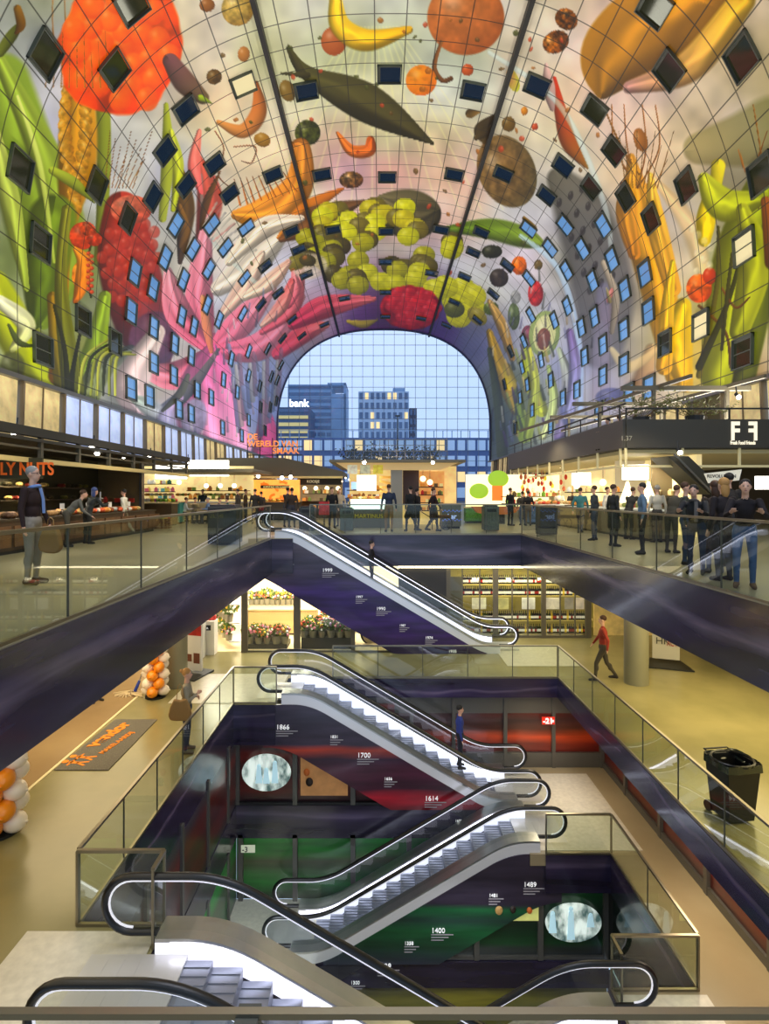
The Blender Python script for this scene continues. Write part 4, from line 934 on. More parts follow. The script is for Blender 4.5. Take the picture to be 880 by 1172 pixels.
REACH = dict(lean=10, arm_l=((.03, -.18, -.2), (-.03, -.24, .02)))
BEND = dict(lean=42, arm=((.02, -.08, -.27), (0, -.2, -.14)), leg=((.02, -.05, -.43), (0, .05, -.4)))
BAGP = dict(arm_l=((.05, -.02, -.28), (.02, -.08, -.24)), **{'arm_r': ((.06, .02, -.28), (.02, -.05, -.25))})
POSES = dict(stand={}, walk=WALK, sit=SIT, lean=LEAN, fold=FOLD, reach=REACH, bend=BEND, bag=BAGP)
_body = {}
def body(pose, vox, longcoat=False, female=False, fingers=False):
    key = (pose, vox, longcoat, female, fingers)
    if key in _body: return _body[key]
    J = skel(POSES[pose]); g = MB(); prim = []   # prim: (a, b, ra, rb, slot)
    sit = pose == 'sit'
    def cone(a, b, ra, rb, slot, w=1.0):
        prim.append((Vector(a), Vector(b), ra, rb, slot)); g.cyl(a, b, ra, rb, 14); g.sph(a, ra, 14, 9); g.sph(b, rb, 14, 9)
    def blob(c, r, slot, rot=None):
        prim.append((Vector(c), Vector(c), sum(r) / 3, sum(r) / 3, slot)); g.sph(c, r, 18, 12, rot)
    q = .9 if female else 1
    lean = POSES[pose].get('lean', 0); Rm = Matrix.Rotation(R(lean), 3, 'X')
    up = (J['nek'] - J['pel']).normalized()
    blob(J['pel'] + up * .02, (.165, .118, .13), 2, Rm); blob(J['pel'] + up * .17, (.148 * q, .108, .15), 1, Rm); blob(J['che'], (.172 * q, .12, .17), 1, Rm)
    blob(J['pel'] + up * .46, (.17 * q, .092, .085), 1, Rm)
    if longcoat:
        for k in 'lr': cone(J['pel'], J['hi' + k] + (J['kn' + k] - J['hi' + k]) * .75, .15, .12, 1)
        blob(J['pel'] + Vector((0, 0, -.12)), (.175, .13, .22), 1)
    cone(J['nek'] - up * .03, J['hea'] - up * .02, .052, .048, 0)
    h = J['hea']; blob(h + Vector((0, .008, .045)), (.074, .09, .10), 0); blob(h + Vector((0, -.03, -.02)), (.055, .058, .075), 0)
    cone(h + Vector((0, -.082, .035)), h + Vector((0, -.102, .004)), .008, .014, 0)          # nose
    for s in (-1, 1): blob(h + Vector((s * .076, .005, .02)), (.012, .018, .032), 0)
    blob(h + Vector((0, -.083, -.033)), (.024, .01, .008), 0)
    for k in 'lr':
        s = 1 if k == 'l' else -1
        cone(J['sh' + k], J['el' + k], .058, .045, 1); cone(J['el' + k], J['wr' + k], .044, .031, 1)
        d = (J['wr' + k] - J['el' + k]).normalized(); W = J['wr' + k]
        cone(W, W + d * .03, .027, .028, 0); sd = Vector((1, 0, 0)) if abs(d.x) < .7 else Vector((0, 0, 1)); sd = (sd - d * sd.dot(d)).normalized()
        nn = d.cross(sd)
        for f in (-1.5, -.5, .5, 1.5): cone(W + d * .03 + sd * f * .012, W + d * .085 + sd * f * .0165, .016, .013, 0)
        if fingers:
            for f, ln in ((-1.5, .055), (-.5, .075), (.5, .07), (1.5, .06)):
                a = W + d * .085 + sd * f * .019; b = a + d * ln * .6 + nn * .008 + sd * f * .003; cone(a, b, .0095, .009, 0); cone(b, b + d * ln * .45 + nn * .018, .009, .0075, 0)
            a = W + d * .04 + sd * (-s) * .03; cone(a, a + d * .035 + sd * (-s) * .028, .012, .010, 0); cone(a + d * .035 + sd * (-s) * .028, a + d * .07 + sd * (-s) * .034, .010, .008, 0)
        else:
            for f, ln in ((-1.5, .06), (-.5, .08), (.5, .075), (1.5, .06)): cone(W + d * .08 + sd * f * .017, W + d * (.08 + ln) + sd * f * .02, .012, .009, 0)
            a = W + d * .04 + sd * (-s) * .03; cone(a, a + d * .06 + sd * (-s) * .03, .013, .010, 0)
        cone(J['hi' + k], J['kn' + k], .088, .058, 2); cone(J['kn' + k], J['an' + k] + Vector((0, 0, .03)), .057, .042, 2)
        blob(J['kn' + k] + (J['an' + k] - J['kn' + k]) * .3 + Vector((0, .014, 0)), (.056, .06, .1), 2)
        cone(J['an' + k] + Vector((0, .015, -.02)), J['to' + k], .048, .036, 3); blob(J['an' + k] + Vector((0, .02, -.035)), (.042, .055, .04), 3)
    me = bpy.data.meshes.new('body'); me.from_pydata(g.v, [], g.f)
    o = bpy.data.objects.new('tmp', me); COL.objects.link(o)
    rm = o.modifiers.new('r', 'REMESH'); rm.mode = 'VOXEL'; rm.voxel_size = vox; rm.adaptivity = 0
    sm_ = o.modifiers.new('s', 'SMOOTH'); sm_.factor = .5; sm_.iterations = 1 if fingers else 2
    dg = bpy.context.evaluated_depsgraph_get(); out = bpy.data.meshes.new_from_object(o.evaluated_get(dg)); bpy.data.objects.remove(o)
    n = len(out.vertices); co = np.empty(n * 3); out.vertices.foreach_get('co', co); co = co.reshape(-1, 3)
    dmin = np.full(n, 9.); slot = np.zeros(n, int)
    for a, b, ra, rb, s in prim:
        a_, b_ = np.array(a), np.array(b); dv = b_ - a_; l2 = dv @ dv
        t = np.clip(((co - a_) @ dv) / l2, 0, 1) if l2 > 1e-9 else np.zeros(n)
        ds = np.linalg.norm(co - a_ - t[:, None] * dv, axis=1) - (ra + (rb - ra) * t); k = ds < dmin; dmin[k] = ds[k]; slot[k] = s
    zf = min(J['anl'].z, J['anr'].z) - .08
    out.materials.clear()
    for c in range(4): out.materials.append(SK)
    pv = np.array([p.vertices[0] for p in out.polygons]); out.polygons.foreach_set('material_index', slot[pv].astype(np.int32)); out.polygons.foreach_set('use_smooth', [True] * len(pv))
    out.update(); _body[key] = (out, J, co[:, 2].min()); return _body[key]
def person(label, x, y, z, rz, hgt=1.75, pose='stand', top=(40, 40, 44), leg=(36, 40, 52), shoe=None, hair=HB, style='short', coat=False, female=False, vox=.03, fing=False, group=None, scarf=None, skin=None, specs=False, vest=None):
    me, J, zmin = body(pose, vox, coat, female, fing)
    o = bpy.data.objects.new('person', me); COL.objects.link(o); s = hgt / 1.75 / K
    o.location = (x, y, z - zmin * s); o.rotation_euler = (0, 0, rz); o.scale = (s, s, s)
    tag(o, label, 'person', group)
    for i, m_ in enumerate((skin or SKF, cm(top), cm(leg), cm(shoe) if shoe else BOOT)):
        o.material_slots[i].link = 'OBJECT'; o.material_slots[i].material = m_
    h = J['hea']; g = MB()
    if style == 'short': g.sph(h + Vector((0, .022, .07)), (.083, .093, .088), 14, 9)
    elif style == 'long': g.sph(h + Vector((0, .022, .07)), (.086, .096, .092), 14, 9).sph(h + Vector((0, .055, -.05)), (.08, .055, .15), 14, 9)
    elif style == 'bun': g.sph(h + Vector((0, .022, .07)), (.085, .095, .09), 14, 9).sph(h + Vector((0, .12, .1)), .042, 12, 8)
    elif style == 'cap': g.sph(h + Vector((0, .01, .085)), (.088, .1, .07), 14, 9).sph(h + Vector((0, -.09, .07)), (.06, .05, .012), 12, 6)
    g.build('hair', hair, o, smooth=True)
    if vox < .025:
        g = MB()
        for sx in (-1, 1): g.sph(h + Vector((sx * .03, -.083, .04)), (.012, .008, .007), 8, 6)
        g.build('eyes', mat('eye_dark', (26, 20, 18), .3), o, smooth=True)
        g = MB().sph(h + Vector((0, -.091, -.033)), (.022, .006, .006), 8, 6); g.build('mouth', mat('lips', (160, 84, 76), .5), o, smooth=True)
    if specs:
        g = MB()
        for sx in (-1, 1): g.tube([h + Vector((sx * .032 + .026 * math.cos(a), -.094, .04 + .02 * math.sin(a))) for a in [k * math.pi / 5 for k in range(11)]], .005, .005, 4); g.obox(h + Vector((sx * .058, -.09, .045)), h + Vector((sx * .08, .01, .035)), .005, .006)
        g.build('spectacles', BLACK, o)
    if scarf:
        n_ = J['nek']; g = MB().tube([n_ + Vector((.07 * math.sin(a), -.03 - .07 * math.cos(a), -.02 + .02 * math.cos(a))) for a in [k * math.pi / 8 for k in range(17)]], .05, .05, 8, upv=(0, 0, 1))
        g.tube([n_ + Vector((.05, -.09, -.03)), n_ + Vector((.06, -.13, -.2)), n_ + Vector((.06, -.14, -.42))], .07, .03, 8, upv=(1, 0, 0)); g.build('scarf', cm(scarf), o, smooth=True)
    return o
def at(px, d, z=0): return (X(px, d), d, z)
def pp(label, px, d, rz, **k): return person(label, X(px, d), d, k.pop('z', 0), R(rz), **k)
# rz: 0 faces the viewer, 180 faces away, 90 faces +x (right)
pp('grey haired man with blue scarf and dark jacket behind the left railing', 37, 10.8, 90, hgt=1.92, top=(44, 24, 20), leg=(150, 140, 124), shoe=(90, 66, 40), hair=HG, scarf=(120, 150, 205), specs=True, vox=.014, fing=True, pose='bag')
pp('stooping person in grey coat at the nut stall', 76, 18.4, 120, hgt=1.75, pose='bend', top=(92, 92, 84), leg=(70, 66, 52), vox=.022)
pp('dark clad person with blue head scarf choosing at the nut stall', 100, 19.6, 150, hgt=1.72, top=(40, 44, 40), leg=(44, 44, 38), hair=cm((70, 84, 130)), style='long', pose='lean', vox=.022)
pp('boy in white hooded top walking past the brown kiosk wall', 142, 23.5, -90, hgt=1.68, top=(214, 208, 190), leg=(150, 144, 120), hair=HD, pose='walk', vox=.018)
pp('person in white shirt seated at the bar tables', 211, 33.5, 110, pose='sit', top=(226, 220, 206), leg=(60, 60, 66))
pp('person in pale jumper seated beside the white shirted guest', 222, 34.2, 60, pose='sit', top=(206, 190, 150), leg=(50, 50, 56))
pp('standing barman with dark hair behind the seated guests', 232, 36, 0, top=(50, 60, 66), hair=HD)
pp('guest in blue shirt seated at the middle of the bar group', 240, 33.2, -60, pose='sit', top=(126, 150, 190), leg=(40, 44, 60), hair=HG)
pp('guest in black coat seated facing right at the bar', 249, 32.6, 100, pose='sit', top=(36, 34, 36), leg=(30, 30, 34), hair=HB)
pp('guest in green jacket seated near the bar end', 262, 33.6, -80, pose='sit', top=(40, 90, 76), leg=(40, 36, 34), hair=HB)
pp('person in dark coat standing at the right end of the bar group', 272, 32.8, -100, top=(50, 42, 38), leg=(36, 30, 30), hair=HD)
pp('person in brown leather jacket beyond the bar group', 281, 35, 90, top=(84, 60, 36), hair=HB)
pp('dark silhouette at the left of the orange stall', 292, 33, 200, top=(24, 22, 24), leg=(30, 30, 34), hair=HD)
pp('shorter dark figure beside the silhouette at the orange stall', 299, 33.6, 160, hgt=1.62, top=(40, 34, 34), hair=HD)
pp('tall person in dark coat reaching toward the orange stall', 328, 29.5, 160, hgt=1.8, top=(30, 28, 30), leg=(60, 64, 78), pose='reach', hair=HD)
pp('companion in brown coat close behind the reaching person', 334, 29.0, 190, hgt=1.76, top=(66, 50, 38), leg=(60, 60, 70), hair=HD)
pp('man in black tee shirt standing left of the central kiosk', 380, 28.5, 20, hgt=1.78, top=(24, 24, 26), leg=(30, 30, 34), hair=HB, vox=.022)
pp('person in pale coat behind the man in black tee shirt', 389, 30, -20, top=(196, 170, 140), leg=(90, 70, 60), hair=HL)
pp('man in navy jacket and tan trousers seen from behind at the kiosk', 445, 25.7, 180, hgt=1.86, top=(44, 54, 74), leg=(140, 110, 66), hair=HB, vox=.018, shoe=(30, 24, 20))
pp('person in long black coat walking past the kiosk counter', 470, 25.9, 200, hgt=1.82, top=(24, 24, 26), leg=(28, 28, 34), hair=HD, coat=True, pose='walk', vox=.02)
pp('shorter person half hidden behind the long black coat', 477, 26.8, 120, hgt=1.7, top=(40, 34, 32), leg=(30, 30, 36), hair=HD, vox=.022)
pp('woman in dark coat with red scarf walking before the trolley cart', 496, 26.0, 100, hgt=1.76, top=(44, 24, 26), leg=(24, 24, 28), hair=HB, scarf=(150, 30, 34), coat=True, pose='walk', female=True, vox=.018)
pp('man in black suit standing before the green juice stall', 584, 31, 120, hgt=1.78, top=(22, 24, 28), leg=(24, 26, 30), hair=HB, vox=.022)
pp('person in olive coat left of the pair at the far right stall', 598, 31.5, 180, hgt=1.62, top=(66, 60, 50), leg=(70, 80, 110), hair=HB)
pp('person in black jacket and shorts right of the pair at the far right stall', 604.5, 30.8, 180, hgt=1.64, top=(24, 24, 26), leg=(120, 100, 84), hair=HD)
for i, (px, d, tp, lb, hr) in enumerate(((618, 38, (60, 40, 40), 'stall keeper in dark red apron at the hanging fruit stall', HD), (631, 36, (226, 222, 214), 'stall keeper in white coat beside the fruit stall', HB), (640, 34, (206, 200, 190), 'grey coated stall keeper under the bright lamps', HG), (655, 33, (60, 60, 66), 'stall keeper in dark top near the bread lamps', HD))):
    pp(lb, px, d, -20, top=tp, hair=hr, hgt=1.7)
for px, d, rz, tp, lg, lb, kw in (
    (664, 24.5, 150, (60, 120, 120), (50, 60, 80), 'person in teal jacket walking behind the right railing', dict(pose='walk')),
    (680, 21.0, 230, (50, 56, 60), (60, 70, 90), 'person in grey jacket and blue jeans behind the teal jacket', dict()),
    (695, 24.8, 40, (226, 220, 206), (150, 140, 120), 'person in white coat at the meat counter', dict()),
    (702, 18.6, 100, (40, 42, 38), (30, 30, 30), 'person in dark green coat at the middle of the right crowd', dict(coat=True)),
    (719, 21.5, 120, (38, 38, 34), (40, 38, 34), 'stooping shopper in black at the right counter', dict(pose='lean')),
    (735, 16.2, 250, (90, 116, 140), (24, 26, 30), 'man in light blue shirt and black trousers behind the railing post', dict(hair=HD)),
    (752, 20.2, 180, (190, 182, 160), (60, 56, 50), 'person in cream jumper seen from behind at the stair foot', dict(hair=HG)),
    (768, 16.5, 120, (60, 56, 44), (50, 46, 38), 'stooping visitor in olive coat right of the cream jumper', dict(pose='lean')),
    (784, 13.8, 60, (44, 50, 44), (40, 60, 90), 'visitor in striped dark jumper half behind the leaning woman', dict(hgt=1.72))):
    pp(lb, px, d, rz, top=tp, leg=lg, vox=.022, **kw)
pp('woman in dark jacket with striped scarf leaning on the right railing', 797, 12.15, -40, hgt=1.68, top=(40, 40, 42), leg=(44, 56, 84), hair=HD, style='bun', pose='lean', scarf=(96, 92, 88), vox=.014, fing=True, female=True)
pp('person in brown fur collar coat right of the leaning woman', 818, 12.3, 170, hgt=1.72, top=(60, 46, 34), leg=(40, 44, 60), hair=HB, style='long', coat=True, vox=.018, female=True)
pp('blond haired woman in black coat looking away behind the railing', 828, 11.2, 190, hgt=1.74, top=(34, 24, 24), leg=(50, 50, 60), hair=HL, style='long', coat=True, vox=.018, female=True)
pp('tall dark haired man behind the blond woman', 834, 13.4, 180, hgt=1.9, top=(30, 26, 26), leg=(40, 40, 44), hair=HD, vox=.018)
pp('young woman in black hooded jacket and blue jeans facing the viewer', 852, 10.35, -30, hgt=1.74, top=(28, 20, 22), leg=(60, 92, 140), shoe=(110, 84, 54), hair=HD, vox=.014, fing=True, female=True, pose='lean')
# terrace guests above the right kiosk
pp('guest in dark top seated at the terrace rail above the kiosk', 698, 24.5, -90, z=3.6, hgt=1.6, pose='sit', top=(50, 36, 34), hair=HD)
pp('guest in black seated further along the terrace rail', 706, 23.6, 90, z=3.6, hgt=1.6, pose='sit', top=(30, 30, 34), hair=HB)
# lower level
pp('woman in grey cardigan with folded arms and brown bag by the glass railing', 213.5, 13.7, 100, z=L1, hgt=1.72, top=(150, 140, 116), leg=(40, 50, 76), shoe=(120, 112, 98), hair=HL, style='bun', pose='fold', female=True, vox=.013, fing=True)
pp('person in red jacket striding past the round column', 690, 18.9, 250, z=L1, hgt=1.9, top=(150, 50, 34), leg=(64, 58, 46), hair=HB, pose='walk', vox=.02)
pp('person in dark trousers standing on the lower left floor under the slab edge', 109, 17.0, 60, z=L1, hgt=1.75, top=(40, 40, 44), leg=(30, 30, 34), hair=HD, vox=.025)
pp('small dark rider standing on the farthest escalator', 425, 23.1, 90, z=-2.15, hgt=1.7, top=(26, 20, 24), leg=(28, 26, 30), hair=HD, vox=.022)
pp('rider in blue jacket near the bottom of the middle escalator', 526, 18.0, 90, z=-6.95, hgt=1.7, top=(40, 56, 130), leg=(30, 30, 40), hair=HD, vox=.022)
# bags
def tote(label, x, y, z, rz, w, h, c, straps=.3):
    t = thing('tote_bag', label, 'bag', (x, y, z), R(rz)); g = MB()
    g.prism([(-w * .42, .03), (-w * .2, 0), (w * .25, -.02), (w * .46, .05), (w * .5, h * .3), (w * .4, h * .75), (w * .3, h), (0, h * .92), (-w * .26, h), (-w * .4, h * .7), (-w * .5, h * .3)], 'y', -.07, .07); m_ = mat('bag_%d' % c[0], c, .6)
    g.build('pouch', m_, t, bevel=.03); MB().tube([(-w * .15, 0, h * .95), (-.05, 0, h + straps * .8), (0, 0, h + straps), (.05, 0, h + straps * .8), (w * .15, 0, h * .95)], .03, .015, 6).build('strap', m_, t, smooth=True); return t
tote('slouchy tan leather bag hanging from the shoulder of the woman by the railing', X(206, 13.4), 13.4, L1 + .88, 12, .52, .5, (150, 112, 56), .36)
tote('pale grey carrier bag held by the grey haired man', X(58, 10.6), 10.6, .62, 0, .42, .45, (150, 148, 140), .2)
# ============================================================ gallery windows beneath the mural, side walls
LITW = mat('warm_interior', (206, 184, 128), .5, emit=.6, noise=.45, nscale=1.3); REFLB = mat('blue_marbled_reflection', (176, 192, 232), .3, emit=.8, noise=.35, nscale=1.1)  # blue panes glow with painted-in reflections of the mural
POST = mat('leaning_post', (128, 112, 86), .6)
wn = 400
def gal(side, d0, d1, n, litpat):
    global wn
    xw = AC + side * 20.9; xb = AC + side * 20.6
    for i in range(n):
        a = d0 + (d1 - d0) * i / n; b = d0 + (d1 - d0) * (i + 1) / n
        g = MB(); g.add([(xb, a + .2, 4.6), (xb, b - .2, 4.6), (xw, b + .5, ZB), (xw, a + .9, ZB)], [(0, 1, 2, 3)])
        o = g.build('window_%d' % wn, litpat[i % len(litpat)]); struct(o); wn += 1
        f = MB(); f.obox((xb - side * .1, a, 4.5), (xw - side * .1, a + .7, ZB + .1), .35, .16); f.obox((xb - side * .08, (a + b) / 2, 4.6), (xw - side * .08, (a + b) / 2 + .7, ZB), .08, .06)
        f.build('window_frame', POST, o)
gal(-1, 27, 110, 20, [LITW, LITW, REFLB, REFLB, REFLB, LITW, REFLB, REFLB, REFLB])
gal(1, 20, 110, 24, [LITW, mat('dim_olive_soffit', (84, 78, 44), .6, emit=.1), LITW])
for sd, nm in ((-1, 'left'), (1, 'right')):
    x = AC + sd * 21.0
    struct(MB().box(x, x + sd * .3, -8, DEND, 0, 4.7).build('wall_' + nm, mat('dark_back_wall', (52, 48, 38), .7)))
    struct(MB().box(x, x + sd * .3, -8, 27, 4.7, ZB + .2).build('wall_%s_upper' % nm, mat('dark_back_wall', (52, 48, 38), .7)))
    struct(MB().box(x - sd * .5, x + sd * .2, 20, DEND, ZB - .15, ZB + .12).build('trim_%s_edge' % nm, STEEL_D))

# ============================================================ helpers for stalls
CANO = mat('canopy_olive_grey', (92, 86, 68), .55); CANOD = mat('canopy_dark', (48, 46, 38), .5)
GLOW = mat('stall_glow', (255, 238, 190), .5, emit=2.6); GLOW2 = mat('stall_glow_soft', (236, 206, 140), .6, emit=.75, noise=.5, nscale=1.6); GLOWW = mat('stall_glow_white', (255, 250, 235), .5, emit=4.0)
def counter(label, x0, x1, y0, y1, h, front, top=None, cat='counter', name='stall_counter'):
    t = thing(name, label, cat, ((x0 + x1) / 2, (y0 + y1) / 2, 0)); w, d = (x1 - x0) / 2, (y1 - y0) / 2
    MB().box(-w, w, -d, d, .1, h - .06).build('cabinet', front, t); MB().box(-w - .04, w + .04, -d - .04, d + .04, h - .06, h).build('counter_top', top or CREAM, t)
    MB().box(-w + .05, w - .05, -d + .05, d - .05, 0, .1).build('plinth', DARK, t); return t
SHELFM = mat('dark_shelf', (70, 58, 40), .6)
def goods_patch(n, x0, x1, y0, y1, z, cols, r=.09, label='', cat='produce', name='bread_roll', group=''):
    base = []
    for i in range(n):
        c = cols[i % len(cols)]; key = (name, c, r)
        if key not in _gm: _gm[key] = MB().sph((0, 0, r * .75), (r * 1.25, r, r * .75), 8, 6).mesh(name, mat('goods_%d_%d_%d' % c, c, .6, noise=.2, nscale=8))
        o = bpy.data.objects.new(name, _gm[key]); COL.objects.link(o); o.location = (random.uniform(x0, x1), random.uniform(y0, y1), z); o.rotation_euler = (0, 0, random.uniform(0, 3))
        tag(o, label, cat, group)
_gm = {}
spot_n = 0
SPW = ['first', 'second', 'third', 'fourth', 'fifth', 'sixth', 'seventh', 'eighth', 'ninth', 'tenth', 'eleventh', 'twelfth']
def spotlight(px, py, d, label, r=.09):
    t = thing('spotlight', label, 'lamp', (X(px, d), d, Z(py, d)))
    MB().cyl((0, .05, .05), (0, -.12, -.1), r, r * 1.2, 10).build('housing', DGREY, t); MB().cyl((0, 0, .05), (0, .05, .35), .025, n=6).build('bracket', DGREY, t)
    MB().sph((0, -.13, -.11), r * 1.25, 10, 7).build('bulb', mat('bulb_white', (255, 250, 235), .5, emit=22), t)

# ---- nut stall, near left
NX = -10.5
t = thing('stall_canopy', 'long dark steel canopy frame over the nut stall on the left', 'canopy', (NX, 22, 0))
MB().box(-.12, .12, -9, 9, 3.45, 3.72).build('upper_beam', CANOD, t); MB().box(-.1, .1, -9, 9, 2.66, 2.8).build('lower_beam', mat('lit_beam', (190, 170, 110), .5, emit=.25), t)
MB().box(-8.5, .1, -9, 9, 3.3, 3.4).build('roof_panel', CANOD, t)
for k in range(9): MB().box(-.06, .06, -8.9 + k * 2.2, -8.78 + k * 2.2, 2.75, 3.5).build('post', CANO, t)
MB().box(-.03, .03, -9, 9, 3.08, 3.14).build('rail_bar', CANO, t)
o = MB().box(NX - 3.4, NX - 3.2, 11, 27.6, 0, 3.3).build('stall_partition', mat('dark_olive_board', (62, 58, 38), .7)); tag(o, 'dark olive back board behind the nut stall', 'partition')
o = MB().box(-16, -11.6, 27.6, 27.75, 0, 3.2).build('stall_partition', mat('brown_board', (128, 106, 66), .65, noise=.1, nscale=1)); tag(o, 'plain brown end wall of the nut stall', 'partition'); 
MB().box(-11.66, -11.54, 27.5, 27.8, 0, 3.25).build('edge_post', STEEL_D, o)
t = thing('stall_sign', 'dark board with orange lettering over the nut stall', 'sign', (X(24, 16.8), 16.8, Z(548, 16.8)))
w = 24 * 16.8 / F; MB().box(-w, w, 0, .08, 0, 24 * 16.8 / F).build('board', mat('sign_board', (58, 56, 34), .6, emit=.08), t)
text('LY NUTS', .52, (-w + .02, -.03, .12), mat('orange_lettering', (190, 84, 24), .5, emit=.5), t, sx=.78, bold=.012)
t = counter('long dark nut counter with heaped trays on the left', NX - 1.1, NX, 14.5, 26.5, 1.0, mat('brown_front', (76, 56, 34), .6), SHELFM)
for k in range(9): MB().box(.56, .6, -5.6 + k * 1.35, -4.4 + k * 1.35, .2, .8).build('front_panel', WOOD, t)
goods_patch(60, NX - 1.0, NX - .1, 15, 20, 1.0, [(110, 76, 40), (150, 110, 60), (196, 150, 90), (86, 56, 30)], .12, 'brown heap of nuts on the dark counter', 'nuts', 'nut_heap', 'nut heaps on the left counter')
goods_patch(60, NX - 1.0, NX - .1, 20, 25, 1.0, [(226, 140, 50), (214, 90, 40), (236, 200, 120), (170, 90, 40), (240, 230, 210)], .13, 'bright heap of dried fruit on the dark counter', 'dried fruit', 'dried_fruit_heap', 'dried fruit heaps on the left counter')
for k in range(6):
    o = MB().prism([(-.13, 0), (.13, 0), (.13, .2), (-.13, .2)], 'x', -.01, .01).build('price_card', WHITE); o.location = (NX - .25, 15.8 + k * 1.7, 1.2); tag(o, 'small white price card among the heaped trays', 'price card', 'price cards on the nut counter')
for j in range(2):
    o = MB().box(NX - 3.2, NX - 2.7, 12, 27, 1.45 + j * .5, 1.5 + j * .5).build('wall_shelf', SHELFM); tag(o, ('lower' if j == 0 else 'upper') + ' long shelf on the olive board of the nut stall', 'shelf')
    goods_patch(40, NX - 3.1, NX - 2.8, 13, 26.5, 1.5 + j * .5, [(120, 110, 40), (150, 50, 30), (190, 160, 90), (70, 60, 30)], .11, 'jar on the back shelf of the nut stall', 'jar', 'spice_jar', 'jars on the nut stall shelves')
t = thing('gantry_scale', 'tall chrome tap stand on the nut counter', 'stand', (X(106, 22), 22, 1.0)); MB().cyl((0, 0, 0), (0, 0, .85), .03).cyl((.3, 0, 0), (.3, 0, .8), .03).build('pole', STEEL, t); MB().cyl((-.1, 0, .55), (.4, 0, .55), .025).build('crossbar', STEEL, t)

# ---- greengrocer / bar, left middle (d 34-40)
D = 38
o = MB().box(X(162, D), X(290, D), D, D + .1, 0, 3.6).build('stall_partition', GLOW2); tag(o, 'warm lit back wall of the greengrocer and bar', 'partition')
for i, (a, b, y0, y1) in enumerate(((178, 214, 530, 548), (216, 262, 527, 545))):
    tag(MB().box(X(a, D - .5), X(b, D - .5), D - .6, D - .5, Z(y1, D - .5), Z(y0, D - .5)).build('light_box', GLOWW), ('wide' if i else 'narrow') + ' glowing light box above the bar', 'light box')
tag(MB().box(X(150, 33), X(290, 33), 33, 39, 3.0, 3.2).build('stall_canopy', CANO), 'flat olive roof slab above the greengrocer and bar', 'canopy')
counter('wooden greengrocer counter with vertical slats left of the bar', X(164, 31), X(196, 31), 31, 32, 1.25, stripes_mat('slatted_front', (120, 90, 50), (70, 60, 40), 6))
counter('pale bar counter behind the seated guests', X(200, 35.5), X(288, 35.5), 35.5, 36.2, 1.25, CREAM, WHITE)
counter('small teal fronted counter beside the greengrocer', X(197, 33), X(207, 33), 32.8, 33.6, 1.3, mat('teal_front', (60, 140, 130), .5))
goods_patch(50, X(164, 31), X(196, 31), 31.1, 31.9, 1.28, [(226, 200, 60), (110, 160, 50), (214, 90, 80), (240, 236, 220), (200, 90, 160)], .14, 'colourful vegetable on the slatted greengrocer counter', 'vegetable', 'vegetable', 'vegetables on the greengrocer counter')
goods_patch(46, X(164, D - .4), X(290, D - .4), D - .5, D - .3, 1.6, [(240, 220, 150), (120, 150, 60), (226, 160, 70), (200, 200, 190)], .13, 'small item on the lit back shelf of the bar', 'jar', 'shelf_jar', 'jars on the back wall of the bar')
t = thing('fruit_crate', 'slatted wooden crate of yellow fruit on the floor by the greengrocer', 'crate', (X(175, 28.5), 28.5, 0)); g = MB(); g.box(-.8, .8, -.4, .4, .0, .08)
for zz in (.12, .26, .4): g.box(-.8, .8, -.42, -.38, zz, zz + .1); g.box(-.8, .8, .38, .42, zz, zz + .1); g.box(-.82, -.78, -.4, .4, zz, zz + .1); g.box(.78, .82, -.4, .4, zz, zz + .1)
g.build('slats', WOOD, t)
goods_patch(24, X(175, 28.5) - .7, X(175, 28.5) + .7, 28.15, 28.85, .42, [(226, 190, 60), (214, 110, 50), (150, 160, 60)], .13, 'yellow or orange fruit in the floor crate', 'fruit', 'fruit', 'fruit in the floor crate')
def stool(label, x, y, first=[None]):
    if first[0]: return dup(first[0], (x, y, 0), random.uniform(0, 3), label, 'bar stools of the seated guests')
    t = thing('bar_stool', label, 'stool', (x, y, 0), 0, 'bar stools of the seated guests')
    MB().lathe((0, 0, .68), [(.0, 0), (.2, 0), (.21, .04), (.0, .05)], 14).build('seat', CREAM, t)
    for k in range(4):
        a = k * math.pi / 2 + .8; MB().cyl((.12 * math.cos(a), .12 * math.sin(a), .69), (.24 * math.cos(a), .24 * math.sin(a), 0), .02).build('leg', DGREY, t)
    MB().tube([(.19 * math.cos(a * math.pi / 8), .19 * math.sin(a * math.pi / 8), .28) for a in range(17)], .02, .02, 6, upv=(0, 0, 1)).build('foot_ring', DGREY, t); first[0] = t; return t
for px, d in ((211, 33.5), (222, 34.2), (240, 33.2), (249, 32.6), (262, 33.6)): stool('tall bar stool under a seated guest', X(px, d), d)
t = thing('bar_table', 'long high table between the seated guests', 'table', (X(236, 33.9), 33.9, 0)); MB().box(-1.6, 1.6, -.28, .28, 1.12, 1.18).build('tabletop', CREAM, t)
for a in (-1.4, 1.4): MB().box(a - .05, a + .05, -.2, .2, 0, 1.12).build('leg', DGREY, t)

